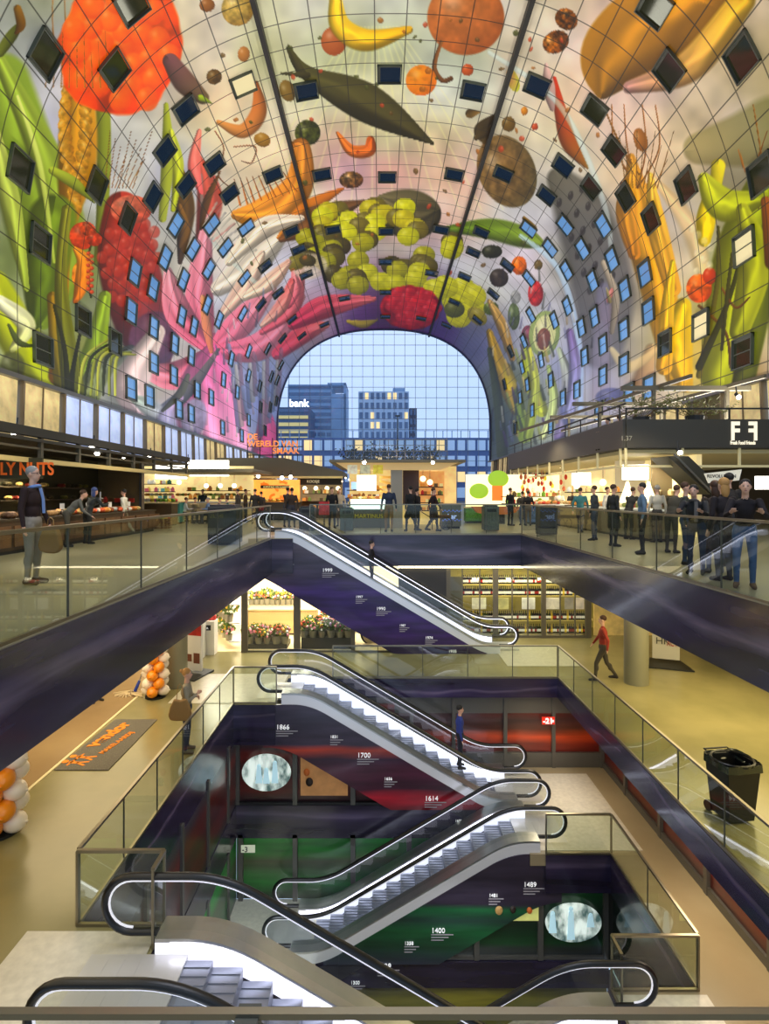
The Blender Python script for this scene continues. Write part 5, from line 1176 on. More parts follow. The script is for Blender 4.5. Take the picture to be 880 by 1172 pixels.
# ---- grey canopy and the orange stall (d 40)
D = 40
t = thing('stall_canopy', 'broad grey sloping canopy over the orange stall', 'canopy', (X(300, D), D, 0))
z0, z1 = Z(545, D), Z(524, D); xa, xb, xc, xd = X(248, D) - X(300, D), X(325, D) - X(300, D), X(392, D) - X(300, D), X(392, D) - X(300, D)
MB().prism([(xa, z0 + .1), (xc, z0), (xc, z0 + .35), (xb, z1), (xa, z1)], 'y', 0, 6).build('fascia', CANO, t)
MB().box(xa, xc, -.1, .1, z0 - .15, z0).build('light_bar', mat('lit_beam', (190, 170, 110), .5, emit=.25), t)
ORP = mat('orange_poster', (240, 150, 60), .5, emit=1.3, noise=.45, nscale=.9)
t = thing('lit_poster', 'glowing orange poster wall of fruit behind the stall', 'poster', (X(290, 39), 39, 0)); w = X(343, 39) - X(290, 39)
MB().box(0, w, 0, .1, Z(582, 39), Z(549, 39)).build('panel', ORP, t); 
rs2 = random.Random(5)
for k in range(9):
    g = MB()
    cx_, cz_ = rs2.uniform(.3, w - .3), rs2.uniform(Z(575, 39), Z(553, 39)); a0 = rs2.uniform(0, 3)
    g.tube([(cx_ + .35 * math.cos(a0 + q * .3), -.03, cz_ + .22 * math.sin(a0 + q * .3)) for q in range(7)], .02, .2, 6); g.build('printed_slice', mat('orange_slice_print', (236, 110, 20), .5, emit=.9), t)
MB().box(.5, w - .7, -.06, 0, Z(559, 39), Z(555.5, 39)).build('name_board', DARK, t); text('KIPSTAD EN KAASHUIS', .2, (.7, -.08, Z(558.6, 39)), mat('gold_lettering', (226, 200, 120), .5, emit=.8), t)
counter('dark stall counter below the glowing orange poster', X(288, 37.5), X(343, 37.5), 37.5, 38.3, 1.2, mat('dark_front', (58, 50, 40), .6), SHELFM)
goods_patch(30, X(300, 37.5), X(340, 37.5), 37.6, 38.2, 1.22, [(250, 180, 60), (240, 210, 120), (226, 120, 40)], .14, 'orange lit food item on the dark counter', 'food', 'pastry', 'pastries below the orange poster')
t = thing('market_kiosk', 'dim grey kiosk with hanging lamps right of the orange stall', 'kiosk', (X(366, 41), 41, 0)); w = X(391, 41) - X(366, 41)
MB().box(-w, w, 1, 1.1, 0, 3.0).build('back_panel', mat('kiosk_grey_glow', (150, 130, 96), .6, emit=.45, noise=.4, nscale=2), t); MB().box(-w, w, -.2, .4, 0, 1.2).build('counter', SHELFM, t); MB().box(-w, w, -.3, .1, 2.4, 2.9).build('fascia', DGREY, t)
for k in range(4): MB().sph((-w + .5 + k * .8, -.1, 2.15), .16, 10, 7).build('lamp_shade', GLOW, t)
text('KOOSJE', .26, (-.9, -.33, 2.55), mat('cream_lettering', (226, 214, 170), .5, emit=.6), t)
def letters(label, rows):
    t = thing('roof_sign', label, 'sign', (X(283, 43), 43, 4.3)); m_ = mat('orange_neon', (226, 130, 60), .5, emit=.9)
    for txt, px, py, s_ in rows: text(txt, s_, (X(px, 43) - X(283, 43), 0, Z(py, 43) - 4.3), m_, t, bold=.015)
    g = MB()
    for k in range(5): x = k * .95; g.box(x - .03, x + .03, .05, .1, -.2, 1.7)
    g.box(0, 4.2, .05, .1, .35, .42).box(0, 4.2, .05, .1, 1.0, 1.07); g.build('sign_frame', DARK, t)
letters('orange roof lettering on a frame above the grey canopy', (('DE', 283, 503, .62), ('WERELD VAN', 283, 511, .62), ('SMAAK', 312, 519, .62)))

# ---- central kiosk (d 29)
t = thing('market_kiosk', 'central kiosk with flat roof, bright interior and glass counter', 'kiosk', (X(455, 29), 29, 0)); x0, x1 = X(396, 29) - X(455, 29), X(505, 29) - X(455, 29)
RW = (X(378, 29) - X(455, 29), X(531, 29) - X(455, 29))
MB().box(RW[0], RW[1], -.6, 9, Z(529, 28.4), Z(526, 28.4)).build('roof', mat('kiosk_roof', (124, 112, 84), .5), t)
MB().prism([(RW[0] + .3, Z(529, 28.4)), (RW[1] - .3, Z(529, 28.4)), (RW[1] - 1.2, Z(538, 29)), (RW[0] + .9, Z(538, 29))], 'y', -.1, .3).build('fascia', mat('kiosk_soffit', (214, 180, 120), .6, emit=.5), t)
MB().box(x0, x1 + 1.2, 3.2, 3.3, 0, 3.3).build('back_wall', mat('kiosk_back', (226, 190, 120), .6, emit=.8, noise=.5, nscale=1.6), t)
MB().box(-.35, .25, -.05, .1, 0, 3.3).build('front_post', mat('post_concrete', (170, 160, 140), .6), t)
MB().box(.3, 1.15, .8, .9, 1.2, 3.2).build('dark_menu_panel', mat('menu_dark', (70, 46, 34), .5), t)
MB().box(-2.4, -.4, -.1, .9, 0, .95).build('counter', mat('counter_green_grey', (86, 84, 62), .5), t); MB().box(-2.4, -.4, -.12, .5, .95, 1.45).build('display_glass', mat('lit_vitrine', (220, 245, 240), .2, emit=1.6), t)
MB().box(-2.1, -1.1, .5, .6, 1.9, 2.7).build('light_panel', GLOWW, t)
for k in range(5): MB().cyl((-.62 - .03 * (k % 2), .6, 1.5 + k * .26), (-.62, .6, 1.62 + k * .26), .3, .3, 12).build('cheese_wheel', mat('cheese_gold', (240, 180, 80), .5, emit=.5), t)
for k, (a, c) in enumerate(((-2.55, (226, 214, 180)), (-1.9, (196, 190, 150)), (-1.25, (226, 200, 60)))): MB().box(a, a + .5, -.2, -.15, 2.75, 3.2).build('menu_board', mat('menu_%d' % k, c, .5, emit=.4, noise=.4, nscale=6), t)
text('MARTINUS', .3, (-2.2, -.14, .5), mat('yellow_lettering', (180, 170, 60), .5, emit=.3), t)
MB().box(1.3, 2.7, 2.8, 2.9, 1.2, 3.0).build('photo_panel', mat('food_photo', (220, 150, 80), .5, emit=.7, noise=.6, nscale=2.5), t)
for k in range(6): MB().box(1.2 + .3 * k, 1.45 + .3 * k, .5 + k * .8, .6 + k * .8, 3.1, 3.16).build('ceiling_lamp', GLOWW, t)
tag(MB().box(0, .62, 0, .06, 0, .38).build('television', mat('tv_blue', (120, 150, 220), .3, emit=1.6)), 'small blue glowing screen left of the central kiosk', 'television').location = (X(402, 30), 30, Z(560, 30))
goods_patch(40, X(400, 29.4), X(440, 29.4), 29.6, 30.3, 1.47, [(240, 190, 90), (200, 110, 50), (250, 230, 170)], .1, 'small bread on the glass counter of the central kiosk', 'bread', 'bread_roll', 'breads on the central kiosk counter')
# roof garden
for k, px in enumerate((404, 424, 446, 468, 490)):
    t = thing('planter_shrub', ('leftmost', 'second', 'third', 'fourth', 'rightmost')[k] + ' dark shrub on the roof of the central kiosk', 'shrub', (X(px, 33), 33, 3.5)); MB().box(-.45, .45, -.3, .3, 0, .3).build('planter', DGREY, t)
    g = MB(); rq = random.Random(k)
    for q in range(160):
        a, b, c = rq.gauss(0, .35), rq.gauss(0, .2), .3 + abs(rq.gauss(.25, .2)); r = .07; v = Vector((a, b, c)); e1 = Vector((rq.uniform(-1, 1), rq.uniform(-1, 1), rq.uniform(-1, 1))).normalized() * r; e2 = e1.orthogonal().normalized() * r
        g.face([v - e1, v + e2, v + e1, v - e2])
    g.build('foliage', mat('dark_foliage', (44, 52, 26), .7), t)
t = thing('glass_windscreen', 'gridded glass screen around the kiosk roof garden', 'screen', (X(396, 32), 32, 3.5)); w = X(512, 32) - X(396, 32)
MB().face([(0, 0, 0), (w, 0, 0), (w, 0, Z(503, 32) - 3.5), (0, 0, Z(503, 32) - 3.5)]).build('pane', WGLASS, t)
g = MB(); hz_ = Z(503, 32) - 3.5
for k in range(13): g.box(w * k / 12 - .015, w * k / 12 + .015, -.02, .02, 0, hz_)
for k in range(5): g.box(0, w, -.02, .02, hz_ * k / 4 - .015, hz_ * k / 4 + .015)
g.build('frame_bars', STEEL_D, t)
# blue patterned bar + trolley
t = counter('grey bar counter with blue dotted lettering right of the central kiosk', X(505, 28.6), X(527, 28.6), 28.4, 29.4, 1.25, mat('bar_grey', (108, 104, 90), .5)); g = MB()
for k in range(10):
    for j in (0, 1, 2, 3): g.sph((-.42 + k * .1, -.52, .4 + j * .15 + (.05 if k % 2 else 0)), .035, 6, 4) if j in (0, 3) else None
g.build('blue_dots', mat('blue_dot', (90, 120, 226), .5, emit=.7), t); text('bar', .34, (-.2, -.53, .5), mat('blue_letter', (170, 190, 245), .5, emit=.8), t, bold=.01)
t = thing('trolley_cart', 'small wooden trolley cart with spoked wheel beside the grey bar', 'cart', (X(506, 27.6), 27.6, 0)); MB().box(-.6, .4, -.25, .25, .55, .7).build('bed', WOOD, t); 
g = MB().tube([(.15 + .3 * math.cos(a * math.pi / 12), -.28, .31 + .3 * math.sin(a * math.pi / 12)) for a in range(25)], .04, .04, 6)
for k in range(6): a = k * math.pi / 3; g.cyl((.15, -.28, .31), (.15 + .3 * math.cos(a), -.28, .31 + .3 * math.sin(a)), .012, n=5)
g.build('wheel', BLACK, t); MB().cyl((-.6, -.2, .6), (-1.0, -.2, .85), .02).cyl((-.5, -.2, .55), (-.5, -.2, 0), .02).build('handle', BLACK, t)
# bins on the market floor
def litter_bin(label, px, d, w=.62, h=1.05, c=(74, 84, 76), z=0):
    t = thing('litter_bin', label, 'bin', (X(px, d), d, z)); MB().box(-w / 2, w / 2, -w / 2, w / 2, .04, h).build('body', mat('bin_%d' % c[0], c, .5, noise=.25, nscale=14), t, bevel=.03)
    MB().box(-w / 2 + .06, w / 2 - .06, -w / 2 + .06, w / 2 - .06, h, h + .05).build('lid', BLACK, t); MB().box(-w * .3, w * .3, -w / 2 - .01, -w / 2 + .01, h * .78, h * .9).build('opening', BLACK, t)
litter_bin('dark square litter bin left of the far escalator top', 352, 26.8, .72, 1.1, (50, 56, 56)); litter_bin('mottled grey litter bin before the central kiosk', 397, 26.5); litter_bin('mottled green grey litter bin alone on the floor behind the far railing', 561, 26.6, .7, 1.15)
litter_bin('black litter bin with rounded foot by the right railing corner', 625, 23.8, .72, 1.2, (24, 26, 28)); litter_bin('large black waste cabinet by the left railing end', 258, 19.5, .95, 1.3, (26, 30, 34))
# tray with red on stand beside black tee man
t = thing('display_stand', 'small red and white display stand left of the black tee shirt man', 'stand', (X(371, 28), 28, 0)); MB().cyl((0, 0, 0), (0, 0, .9), .03).build('pole', DGREY, t); MB().box(-.25, .25, -.1, .1, .7, 1.35).build('display_card', mat('card_red', (196, 40, 36), .5, noise=.5, nscale=5), t); MB().box(-.3, .3, -.2, .2, 0, .05).build('base', DGREY, t)

# ---- green juice stall & right row
D = 36
GRN = mat('green_poster', (196, 214, 110), .5, emit=1.1, noise=.4, nscale=.9)
t = thing('lit_poster', 'bright fruit poster wall behind the far right stall', 'poster', (X(533, D), D, 0)); w = X(640, D) - X(533, D); MB().box(0, w, 0, .1, .9, Z(543, D)).build('panel', mat('cream_glow_panel', (250, 236, 180), .5, emit=1.5, noise=.2, nscale=1), t)
g = MB()
for px, py, r in ((548, 562, 11), (570, 548, 12)): g.sph((X(px, D) - X(533, D), -.02, Z(py, D)), (r * D / F, .04, r * .8 * D / F), 20, 12)
g.build('printed_green_fruit', mat('print_green', (150, 190, 50), .5, emit=.8), t, smooth=True)
MB().box(X(563, D) - X(533, D), X(575, D) - X(533, D), -.06, 0, Z(573, D), Z(556, D)).build('printed_red_square', mat('print_orange', (230, 120, 40), .5, emit=.9), t)
counter('green grass fronted counter of the juice stall', X(533, 34), X(566, 34), 34, 34.8, .95, mat('grass_front', (70, 130, 40), .7, noise=.4, nscale=12, emit=.1))
t = thing('wooden_boat_bowl', 'curved wooden boat shaped display before the juice stall', 'display', (X(567, 33), 33, .55)); MB().prism([(-1.4, .45), (-1.1, .1), (-.6, 0), (.6, 0), (1.1, .1), (1.4, .45)], 'y', -.3, .3).build('hull', mat('boat_wood', (190, 110, 50), .5, emit=.1), t); MB().box(-.5, .5, -.2, .2, -.55, 0).build('base', DGREY, t)
counter('white lit counter with blue patterned front at the far right stalls', X(606, 32.5), X(640, 32.5), 32.5, 33.4, 1.1, mat('blue_pattern', (90, 120, 180), .5, noise=.5, nscale=7), WHITE)
goods_patch(30, X(606, 32.5), X(640, 32.5), 32.6, 33.3, 1.13, [(240, 230, 200), (226, 120, 60), (200, 60, 40)], .12, 'small item of food on the blue patterned counter', 'food', 'food_item', 'food on the blue patterned counter')
rq = random.Random(8)
HANG = [mat('hang_yellow', (240, 210, 60), .5, emit=.5), mat('hang_ham', (190, 100, 60), .5, emit=.2), mat('hang_cream', (250, 230, 180), .5, emit=.6), mat('hang_red', (200, 60, 40), .5, emit=.3)]
for k in range(26):
    px = rq.uniform(590, 648); py = rq.uniform(545, 562); d = 35; mi = rq.randrange(4)
    o = MB().cyl((0, 0, .12), (0, 0, .45), .012, n=4).sph((0, 0, 0), (.1, .1, .17), 8, 6).build('hanging_ham', HANG[mi]); o.location = (X(px, d), d, Z(py, d)); tag(o, 'ham or dried bunch hanging in the bright right stall', 'hanging food', 'hanging food in the bright right stall')
# right kiosk row along x=13
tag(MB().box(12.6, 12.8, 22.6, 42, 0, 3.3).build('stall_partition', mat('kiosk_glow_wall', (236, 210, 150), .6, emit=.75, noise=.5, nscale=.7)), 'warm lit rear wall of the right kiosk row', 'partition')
tag(MB().box(11.2, 13.6, 27.0, 27.12, 0, 3.3).build('stall_partition', mat('white_board', (210, 200, 176), .6, emit=.2)), 'pale cross wall inside the right kiosk row', 'partition')
for i, (px0, px1, py0, py1, d, lb) in enumerate(((655, 676, 541, 555, 28, 'small glowing lamp box left in the right kiosk'), (713, 742, 532, 549, 24.2, 'large bright lamp box over the meat counter'), (866, 884, 545, 560, 19, 'bright white light box at the right picture edge'))):
    tag(MB().box(X(px0, d), X(px1, d), d, d + .1, Z(py1, d), Z(py0, d)).build('light_box', GLOWW), lb, 'light box')
counter('long meat and bread counter of the right kiosk row', 9.7, 10.7, 20.5, 40, 1.15, mat('pale_counter_front', (122, 112, 84), .5), mat('counter_glass_top', (225, 225, 210), .2, emit=.3))
for i, (px, d) in enumerate(((718, 24), (742, 23.6))):
    t = thing('fringe_lamp', ('left' if i == 0 else 'right') + ' glowing cone of hanging threads above the meat counter', 'lamp', (X(px, d), d, Z(575, d))); h = 24 * d / F
    MB().lathe((0, 0, 0), [(.32, 0), (.25, .25), (.12, h * .7), (.05, h)], 14).build('shade', GLOW, t)
goods_patch(90, 9.8, 10.6, 21, 39, 1.17, [(226, 150, 80), (250, 226, 170), (190, 70, 50), (214, 180, 120), (130, 140, 60)], .13, 'food on the long right kiosk counter', 'food', 'food_portion', 'food along the right kiosk counter')
tag(MB().box(9.6, 21.5, 22.1, 41.5, 3.3, 3.45).build('kiosk_ceiling', mat('kiosk_ceiling_pale', (180, 166, 120), .6, emit=.12)), 'pale underside of the right kiosk terrace', 'ceiling panel')
# FF terrace band
t = thing('terrace_balcony', 'dark grey terrace band with white FF lettering above the right kiosk', 'balcony', (9.5, 22, 0))
MB().box(0, 12.05, -.1, .1, 3.5, 4.6).build('front_band', mat('band_grey', (74, 70, 60), .5), t); MB().box(-.1, .1, 0, 19.7, 3.5, 4.6).build('side_band', mat('band_grey', (74, 70, 60), .5), t); MB().box(0, 12.05, 0, 19.7, 3.46, 3.56).build('deck', CANO, t)
CRM = mat('cream_sign_letter', (236, 226, 200), .5, emit=.9)
zF = Z(503, 21.8); text('F', .98, (X(837, 21.8) - 9.5, -.13, zF), CRM, t, bold=.03, sx=.8); o = text('F', .98, (X(869, 21.8) - 9.5, -.13, zF), CRM, t, bold=.03, sx=-.8)
text('Fresh Food Friends', .2, (X(837, 21.8) - 9.5, -.13, Z(508.5, 21.8)), CRM, t, sx=.62, bold=.004); text('1.37', .26, (X(711, 21.8) - 9.5, -.13, Z(504, 21.8)), mat('dim_letter', (150, 146, 128), .5, emit=.2), t)
g = MB()
for k in range(9): g.box(-.02, .02, .5 + k * 2.2, .56 + k * 2.2, 4.6, 5.25)
g.box(-.03, .03, 0, 19.7, 5.2, 5.26); g.box(0, 12.05, -.03, .03, 5.0, 5.06)
for k in range(6): g.box(k * 2, k * 2 + .05, -.03, .03, 4.6, 5.05)
g.build('balustrade', DGREY, t)
t = thing('pergola', 'grey steel pergola beams over the right terrace', 'pergola', (9.5, 22, 4.6)); PG = mat('pergola_grey', (112, 104, 84), .5)
for px0, px1, py, d in ((712, 860, 444, 25), (656, 780, 462, 31), (630, 716, 477, 40)):
    MB().box(X(px0, d) - 9.5, X(px1, d) - 9.5, d - 22, d - 21.8, Z(py, d) - 4.7, Z(py, d) - 4.5).build('beam', PG, t)
    for q in (.25, .82): x = X(px0 + (px1 - px0) * q, d) - 9.5; MB().box(x - .07, x + .07, d - 21.98, d - 21.84, -.1, Z(py, d) - 4.6).build('post', PG, t)
for xx in (1.6, 4.6): MB().obox((xx - 1, 19, 1.7), (xx + 1.5, 1, 1.9), .12, .15).build('rafter', PG, t)
for i, (px, d) in enumerate(((734, 24), (795, 23.6))):
    t = thing('olive_bush', ('left' if i == 0 else 'right') + ' loose leafy olive bush on the terrace behind the band', 'bush', (X(px, d), d, 4.55)); MB().lathe((0, 0, 0), [(.3, 0), (.38, .4), (.36, .42)], 12).build('pot', DGREY, t)
    g = MB(); rq = random.Random(i + 20); st = MB()
    for q in range(22):
        tip = Vector((rq.gauss(0, .95), rq.gauss(0, .3), rq.uniform(.5, 1.25))); st.cyl((0, 0, .3), tip, .015, .006, 4)
        for w_ in range(16):
            v = tip * rq.uniform(.5, 1.05) + Vector((rq.gauss(0, .08), rq.gauss(0, .08), rq.gauss(0, .06) + .1)); e1 = Vector((rq.uniform(-1, 1), rq.uniform(-1, 1), rq.uniform(-1, 1))).normalized() * .09; e2 = e1.orthogonal().normalized() * .035; g.face([v - e1, v + e2, v + e1, v - e2])
    g.build('foliage', mat('olive_leaf', (120, 122, 62), .6), t); st.build('branches', WOOD, t)
# stair up to the terrace
t = thing('staircase', 'dark underside of a stair rising to the terrace behind the right crowd', 'stairs', (X(790, 21.5), 21.5, 0)); q = lambda px, py: (X(px, 21.5) - X(790, 21.5), Z(py, 21.5))
MB().prism([q(764, 522), q(788, 522), q(834, 566), q(812, 566)], 'y', 0, 1.4).build('stringer', mat('stair_dark', (52, 50, 38), .6), t)
MB().obox((*q(770, 520)[:1], -.1, q(770, 520)[1]), (q(815, 566)[0], -.1, q(815, 566)[1]), .05, .07).build('handrail', STEEL_D, t)
tag(MB().box(X(746, 24.5), X(800, 24.5), 24.5, 24.6, 0, 3.4).build('stall_partition', mat('taupe_board', (116, 104, 78), .6)), 'taupe board behind the terrace stair', 'partition')
t = thing('shop_banner', 'white slanted banner with dark lettering beside the stair', 'banner', (X(822, 20.5), 20.5, Z(553, 20.5))); MB().prism([(-.35, 0), (.75, .1), (.85, .5), (-.5, .35)], 'y', 0, .05).build('cloth', mat('banner_white', (226, 220, 200), .6, emit=.3), t); text('REVOLUTION', .17, (-.42, -.02, .2), mat('dark_lettering', (60, 60, 50), .5), t)
# lower left kiosk railing lights
for i, (px, py, d, lb) in enumerate(((19, 491, 17, 'bright spotlight at the near end of the nut stall canopy'), (107, 509, 21, 'bright spotlight at the middle of the nut stall canopy'), (113, 516, 22, 'lower twin spotlight at the middle of the nut stall canopy'), (143, 520, 25, 'bright spotlight near the far end of the nut stall canopy'), (172, 521, 28, 'spotlight above the brown kiosk wall'), (215, 527, 33, 'spotlight at the left of the bar light boxes'), (296, 543, 38, 'spotlight under the left of the grey canopy'), (323, 545, 38, 'spotlight under the middle of the grey canopy'), (333, 544, 38, 'spotlight beside the middle one under the grey canopy'), (417, 527, 28, 'spotlight on the left of the central kiosk roof edge'), (495, 527, 28, 'spotlight on the right of the central kiosk roof edge'), (843, 452, 23, 'spotlight glowing above the terrace with olive bushes'), (776, 515, 21.5, 'spotlight below the terrace band'), (682, 520, 28, 'spotlight under the receding terrace band'), (640, 531, 34, 'small spotlight at the far end of the terrace band'))):
    spotlight(px, py, d, lb, .07 if d < 30 else .1)
for k in range(14):
    d = 30 + k * .1; px = 345 + k * 4.2; o = MB().sph((0, 0, 0), .06, 6, 5).build('festoon_bulb', mat('bulb_small', (255, 226, 170), .5, emit=8)); o.location = (X(px, 42), 42, Z(547 + 2 * (k % 3), 42)); tag(o, 'tiny glowing bulb in the row over the grey kiosk', 'bulb', 'tiny bulbs over the grey kiosk')

# ============================================================ LOWER LEVEL -1
# flower shop
SH = mat('shop_glow_wall', (255, 240, 205), .6, emit=1.2); D = 22.35  # back wall glows by itself to brighten the flower shop
z1 = -1.35
struct(MB().box(X(190, 27), X(460, 27), 27, 27.15, L1, z1 - .05).build('wall_flower_shop', SH)); struct(MB().box(-9.5, .8, 22.4, 27, L1 + .0, L1 + .014).build('floor_shop', mat('shop_floor', (246, 226, 176), .35)))
g = MB(); 
for a, b in ((280, 338), (343, 402), (406, 458)):
    za = lambda px: min(z1, Z(655 + max(0, px - 345) * .79, 22.1))
    g.face([(X(a, D), D, L1), (X(b, D), D, L1), (X(b, D), D, max(L1 + .05, za(b))), (X(a, D), D, za(a))])
o = g.build('window_800', WGLASS); struct(o); g = MB()
for px, w in ((280, .12), (340, .13), (404, .08)): za_ = min(z1, Z(652 + max(0, px - 345) * .79, 22.1)); g.box(X(px, D) - w, X(px, D) + w, D - .08, D + .08, L1, za_)
g.box(X(280, D), X(340, D), D - .05, D + .05, z1 - .15, z1).box(X(280, D), .8, D - .04, D + .04, L1, L1 + .06); g.build('window_frame', mat('mullion_taupe', (92, 86, 72), .5), o)
counter('pale slatted wooden sales counter in the flower shop', X(284, 25), X(362, 25), 25, 25.7, 1.15, stripes_mat('pale_slats', (214, 184, 124), (186, 152, 96), 9)).location.z = L1
FC = [(226, 90, 120), (240, 200, 60), (240, 150, 170), (250, 245, 235), (226, 110, 60), (190, 60, 110), (196, 170, 214), (200, 50, 50)]
FM = [mat('petal_%d' % i, c, .6) for i, c in enumerate(FC)]; LEAF = mat('leaf_green', (90, 120, 50), .7); BUCK = mat('zinc_bucket', (150, 146, 130), .4, .5)
def bouquet(seed, cols):
    t = thing('flower_bucket', '', 'flowers'); rq = random.Random(seed)
    MB().lathe((0, 0, 0), [(.13, 0), (.17, .28), (.155, .28), (.12, .02)], 12).build('bucket', BUCK, t)
    g = MB(); b = MB()
    for k in range(26):
        a = rq.uniform(0, 6.28); r = rq.uniform(0, .34) ** .8 * .8; p = Vector((r * math.cos(a), r * math.sin(a), .5 + rq.uniform(-.06, .16) - r * .3))
        b.m(rq.choice(cols)).sph(p, rq.uniform(.035, .065), 6, 4)
        g.cyl((0, 0, .2), p, .008, .005, 3); e1 = Vector((rq.uniform(-.1, .1), rq.uniform(-.1, .1), .06)); q_ = p * .9 + Vector((rq.uniform(-.08, .08), rq.uniform(-.08, .08), .04)); g.face([q_ - Vector((.05, 0, .08)), q_ + Vector((.06, -.03, -.02)), q_ + e1 + Vector((0, 0, .07)), q_ + Vector((-.07, .02, .02))])
    g.build('foliage', LEAF, t); b.build('blossoms', FM, t, smooth=True); return t
bq = [bouquet(1, [0, 2, 6, 6]), bouquet(2, [1, 3]), bouquet(3, [4, 7, 4, 1]), bouquet(4, [3, 2, 1]), bouquet(5, [5, 6, 3])]
BN = ['pink and lilac', 'yellow and white', 'red and orange', 'white, pink and yellow', 'magenta and lilac']
used = [False] * 5; places = []
for k in range(16): places.append((X(348 + k * 3.4, 22.9 + (k % 3) * .4), 22.9 + (k % 3) * .4, L1 + .45, [2, 1, 4, 3, 0][k % 5], 'front table right of the mullion'))
for k in range(9): places.append((X(286 + k * 5, 22.9 + (k % 2) * .5), 22.9 + (k % 2) * .5, L1 + .2, [3, 1, 2, 0][k % 4], 'front table left of the mullion'))
for k in range(9): places.append((X(288 + k * 6, 26), 26, L1 + 1.15, [1, 3, 2][k % 3], 'shelf behind the sales counter'))
for k in range(10): places.append((X(374 + (k % 5) * 7, 25.6), 25.6, L1 + .3 + .7 * (k // 5), [2, 4, 1][k % 3], 'shelf under the escalator slope'))
for k in range(18): places.append((X(262 - (k % 6) * 4, 23.0 + (k % 6) * .5), 23.0 + (k % 6) * .5, L1 + .3 + .75 * (k // 6), [3, 1, 1, 0][k % 4], 'side rack'))
for x, y, z, b, where in places:
    lb = BN[b] + ' flowers in a bucket on the ' + where; gp = BN[b] + ' flower buckets, ' + where
    if not used[b]: used[b] = True; o = bq[b]; o.location = (x, y, z); o['label'] = lb; o['group'] = gp
    else: dup(bq[b], (x, y, z), random.uniform(0, 6), lb, gp, random.uniform(.85, 1.15))
def stand_box(label, x0, x1, y0, y1, z0, z1_, m, name='display_table'): return tag(MB().box(x0, x1, y0, y1, z0, z1_).build(name, m), label, 'table')
stand_box('low grey display table for flowers right of the mullion', X(346, 23.1), X(402, 23.1), 22.75, 23.9, L1 + .014, L1 + .45, DGREY); stand_box('low grey display table for flowers left of the mullion', X(284, 23.1), X(330, 23.1), 22.75, 23.7, L1 + .014, L1 + .2, DGREY)
stand_box('tall back cabinet holding flowers behind the sales counter', X(284, 26), X(342, 26), 25.8, 26.4, L1 + .014, L1 + 1.15, CREAM, 'cabinet')
for zz in (.3, 1.0): stand_box(('lower' if zz < .5 else 'upper') + ' shelf of flowers under the escalator slope', X(371, 25.6), X(408, 25.6), 25.3, 25.9, L1 + zz - .05, L1 + zz, DGREY, 'wall_shelf')
for j in range(3): tag(MB().prism([(X(263, 22.8), 22.8), (X(266, 22.8) + .3, 22.8), (X(242, 26) + .3, 26), (X(240, 26), 26)], 'z', L1 + .25 + .75 * j, L1 + .3 + .75 * j).build('wall_shelf', WHITE), ('lowest', 'middle', 'topmost')[j] + ' white slanting rack board at the open flower shop front', 'shelf')
t = thing('letter_sculpture', 'big standing black outlined letters in the flower shop', 'letters', (X(414, 23.6), 23.6, L1)); text('OU', 1.15, (0, 0, .02), mat('letter_cream', (226, 206, 160), .5), t, bold=.03); text('OU', 1.15, (-.04, .06, .02), BLACK, t, bold=.08)
t = thing('white_pedestal', 'white pedestal with small dark label before the open shop', 'pedestal', (X(237, 22.2), 22.2, L1)); MB().box(-.35, .35, -.25, .25, 0, 1.3).build('column', WHITE, t); MB().box(-.22, .22, -.27, -.25, .95, 1.15).build('label_plate', DARK, t); text('OLLA', .12, (-.17, -.28, 1.0), WS, t)
for k in range(5): o = MB().sph((0, 0, .1), .12, 8, 6).build('red_plant', FM[7]); o.location = (X(230 + k * 3.6, 22.2), 22.2, L1 + 1.3); tag(o, 'red potted blossom on the white pedestal', 'flowers', 'red blossoms on the white pedestal')
# column, poster stand, balloons, mat, mop
def column(n, px, d, r):
    o = MB().cyl((X(px, d), d, L1), (X(px, d), d, -1.3), r, n=40).build(n, mat('concrete_column', (128, 126, 104), .45), smooth=True); struct(o)
column('column_1', 202, 18.4, .34); column('column_2', 728, 18.7, .38)
t = thing('poster_stand', 'tall red and white advertising stand on a dark foot beside the column', 'poster', (X(221, 19.6), 19.6, L1), R(-18)); MB().box(-.36, .36, -.05, .05, .15, 2.1).build('board', WHITE, t); MB().box(-.36, .36, -.06, -.05, 1.35, 2.1).build('red_print', mat('poster_red', (170, 40, 34), .5, noise=.4, nscale=4), t)
MB().box(-.3, -.02, -.06, -.05, .45, .7).box(.06, .3, -.06, -.05, .4, .75).build('portrait_print', mat('portrait', (120, 70, 50), .6), t); MB().prism([(-.5, -.7), (.55, -.7), (.5, .5), (-.4, .5)], 'z', 0, .06).build('foot', DARK, t)
tag(MB().box(X(224, 21.6), X(233, 21.6), 21.3, 21.9, L1, L1 + 2.6).build('shop_pillar', WHITE), 'bright white pillar panel behind the red poster stand', 'pillar')
OB, WB = mat('balloon_orange', (250, 150, 20), .3, coat=.4), mat('balloon_white', (250, 238, 220), .3, coat=.4)
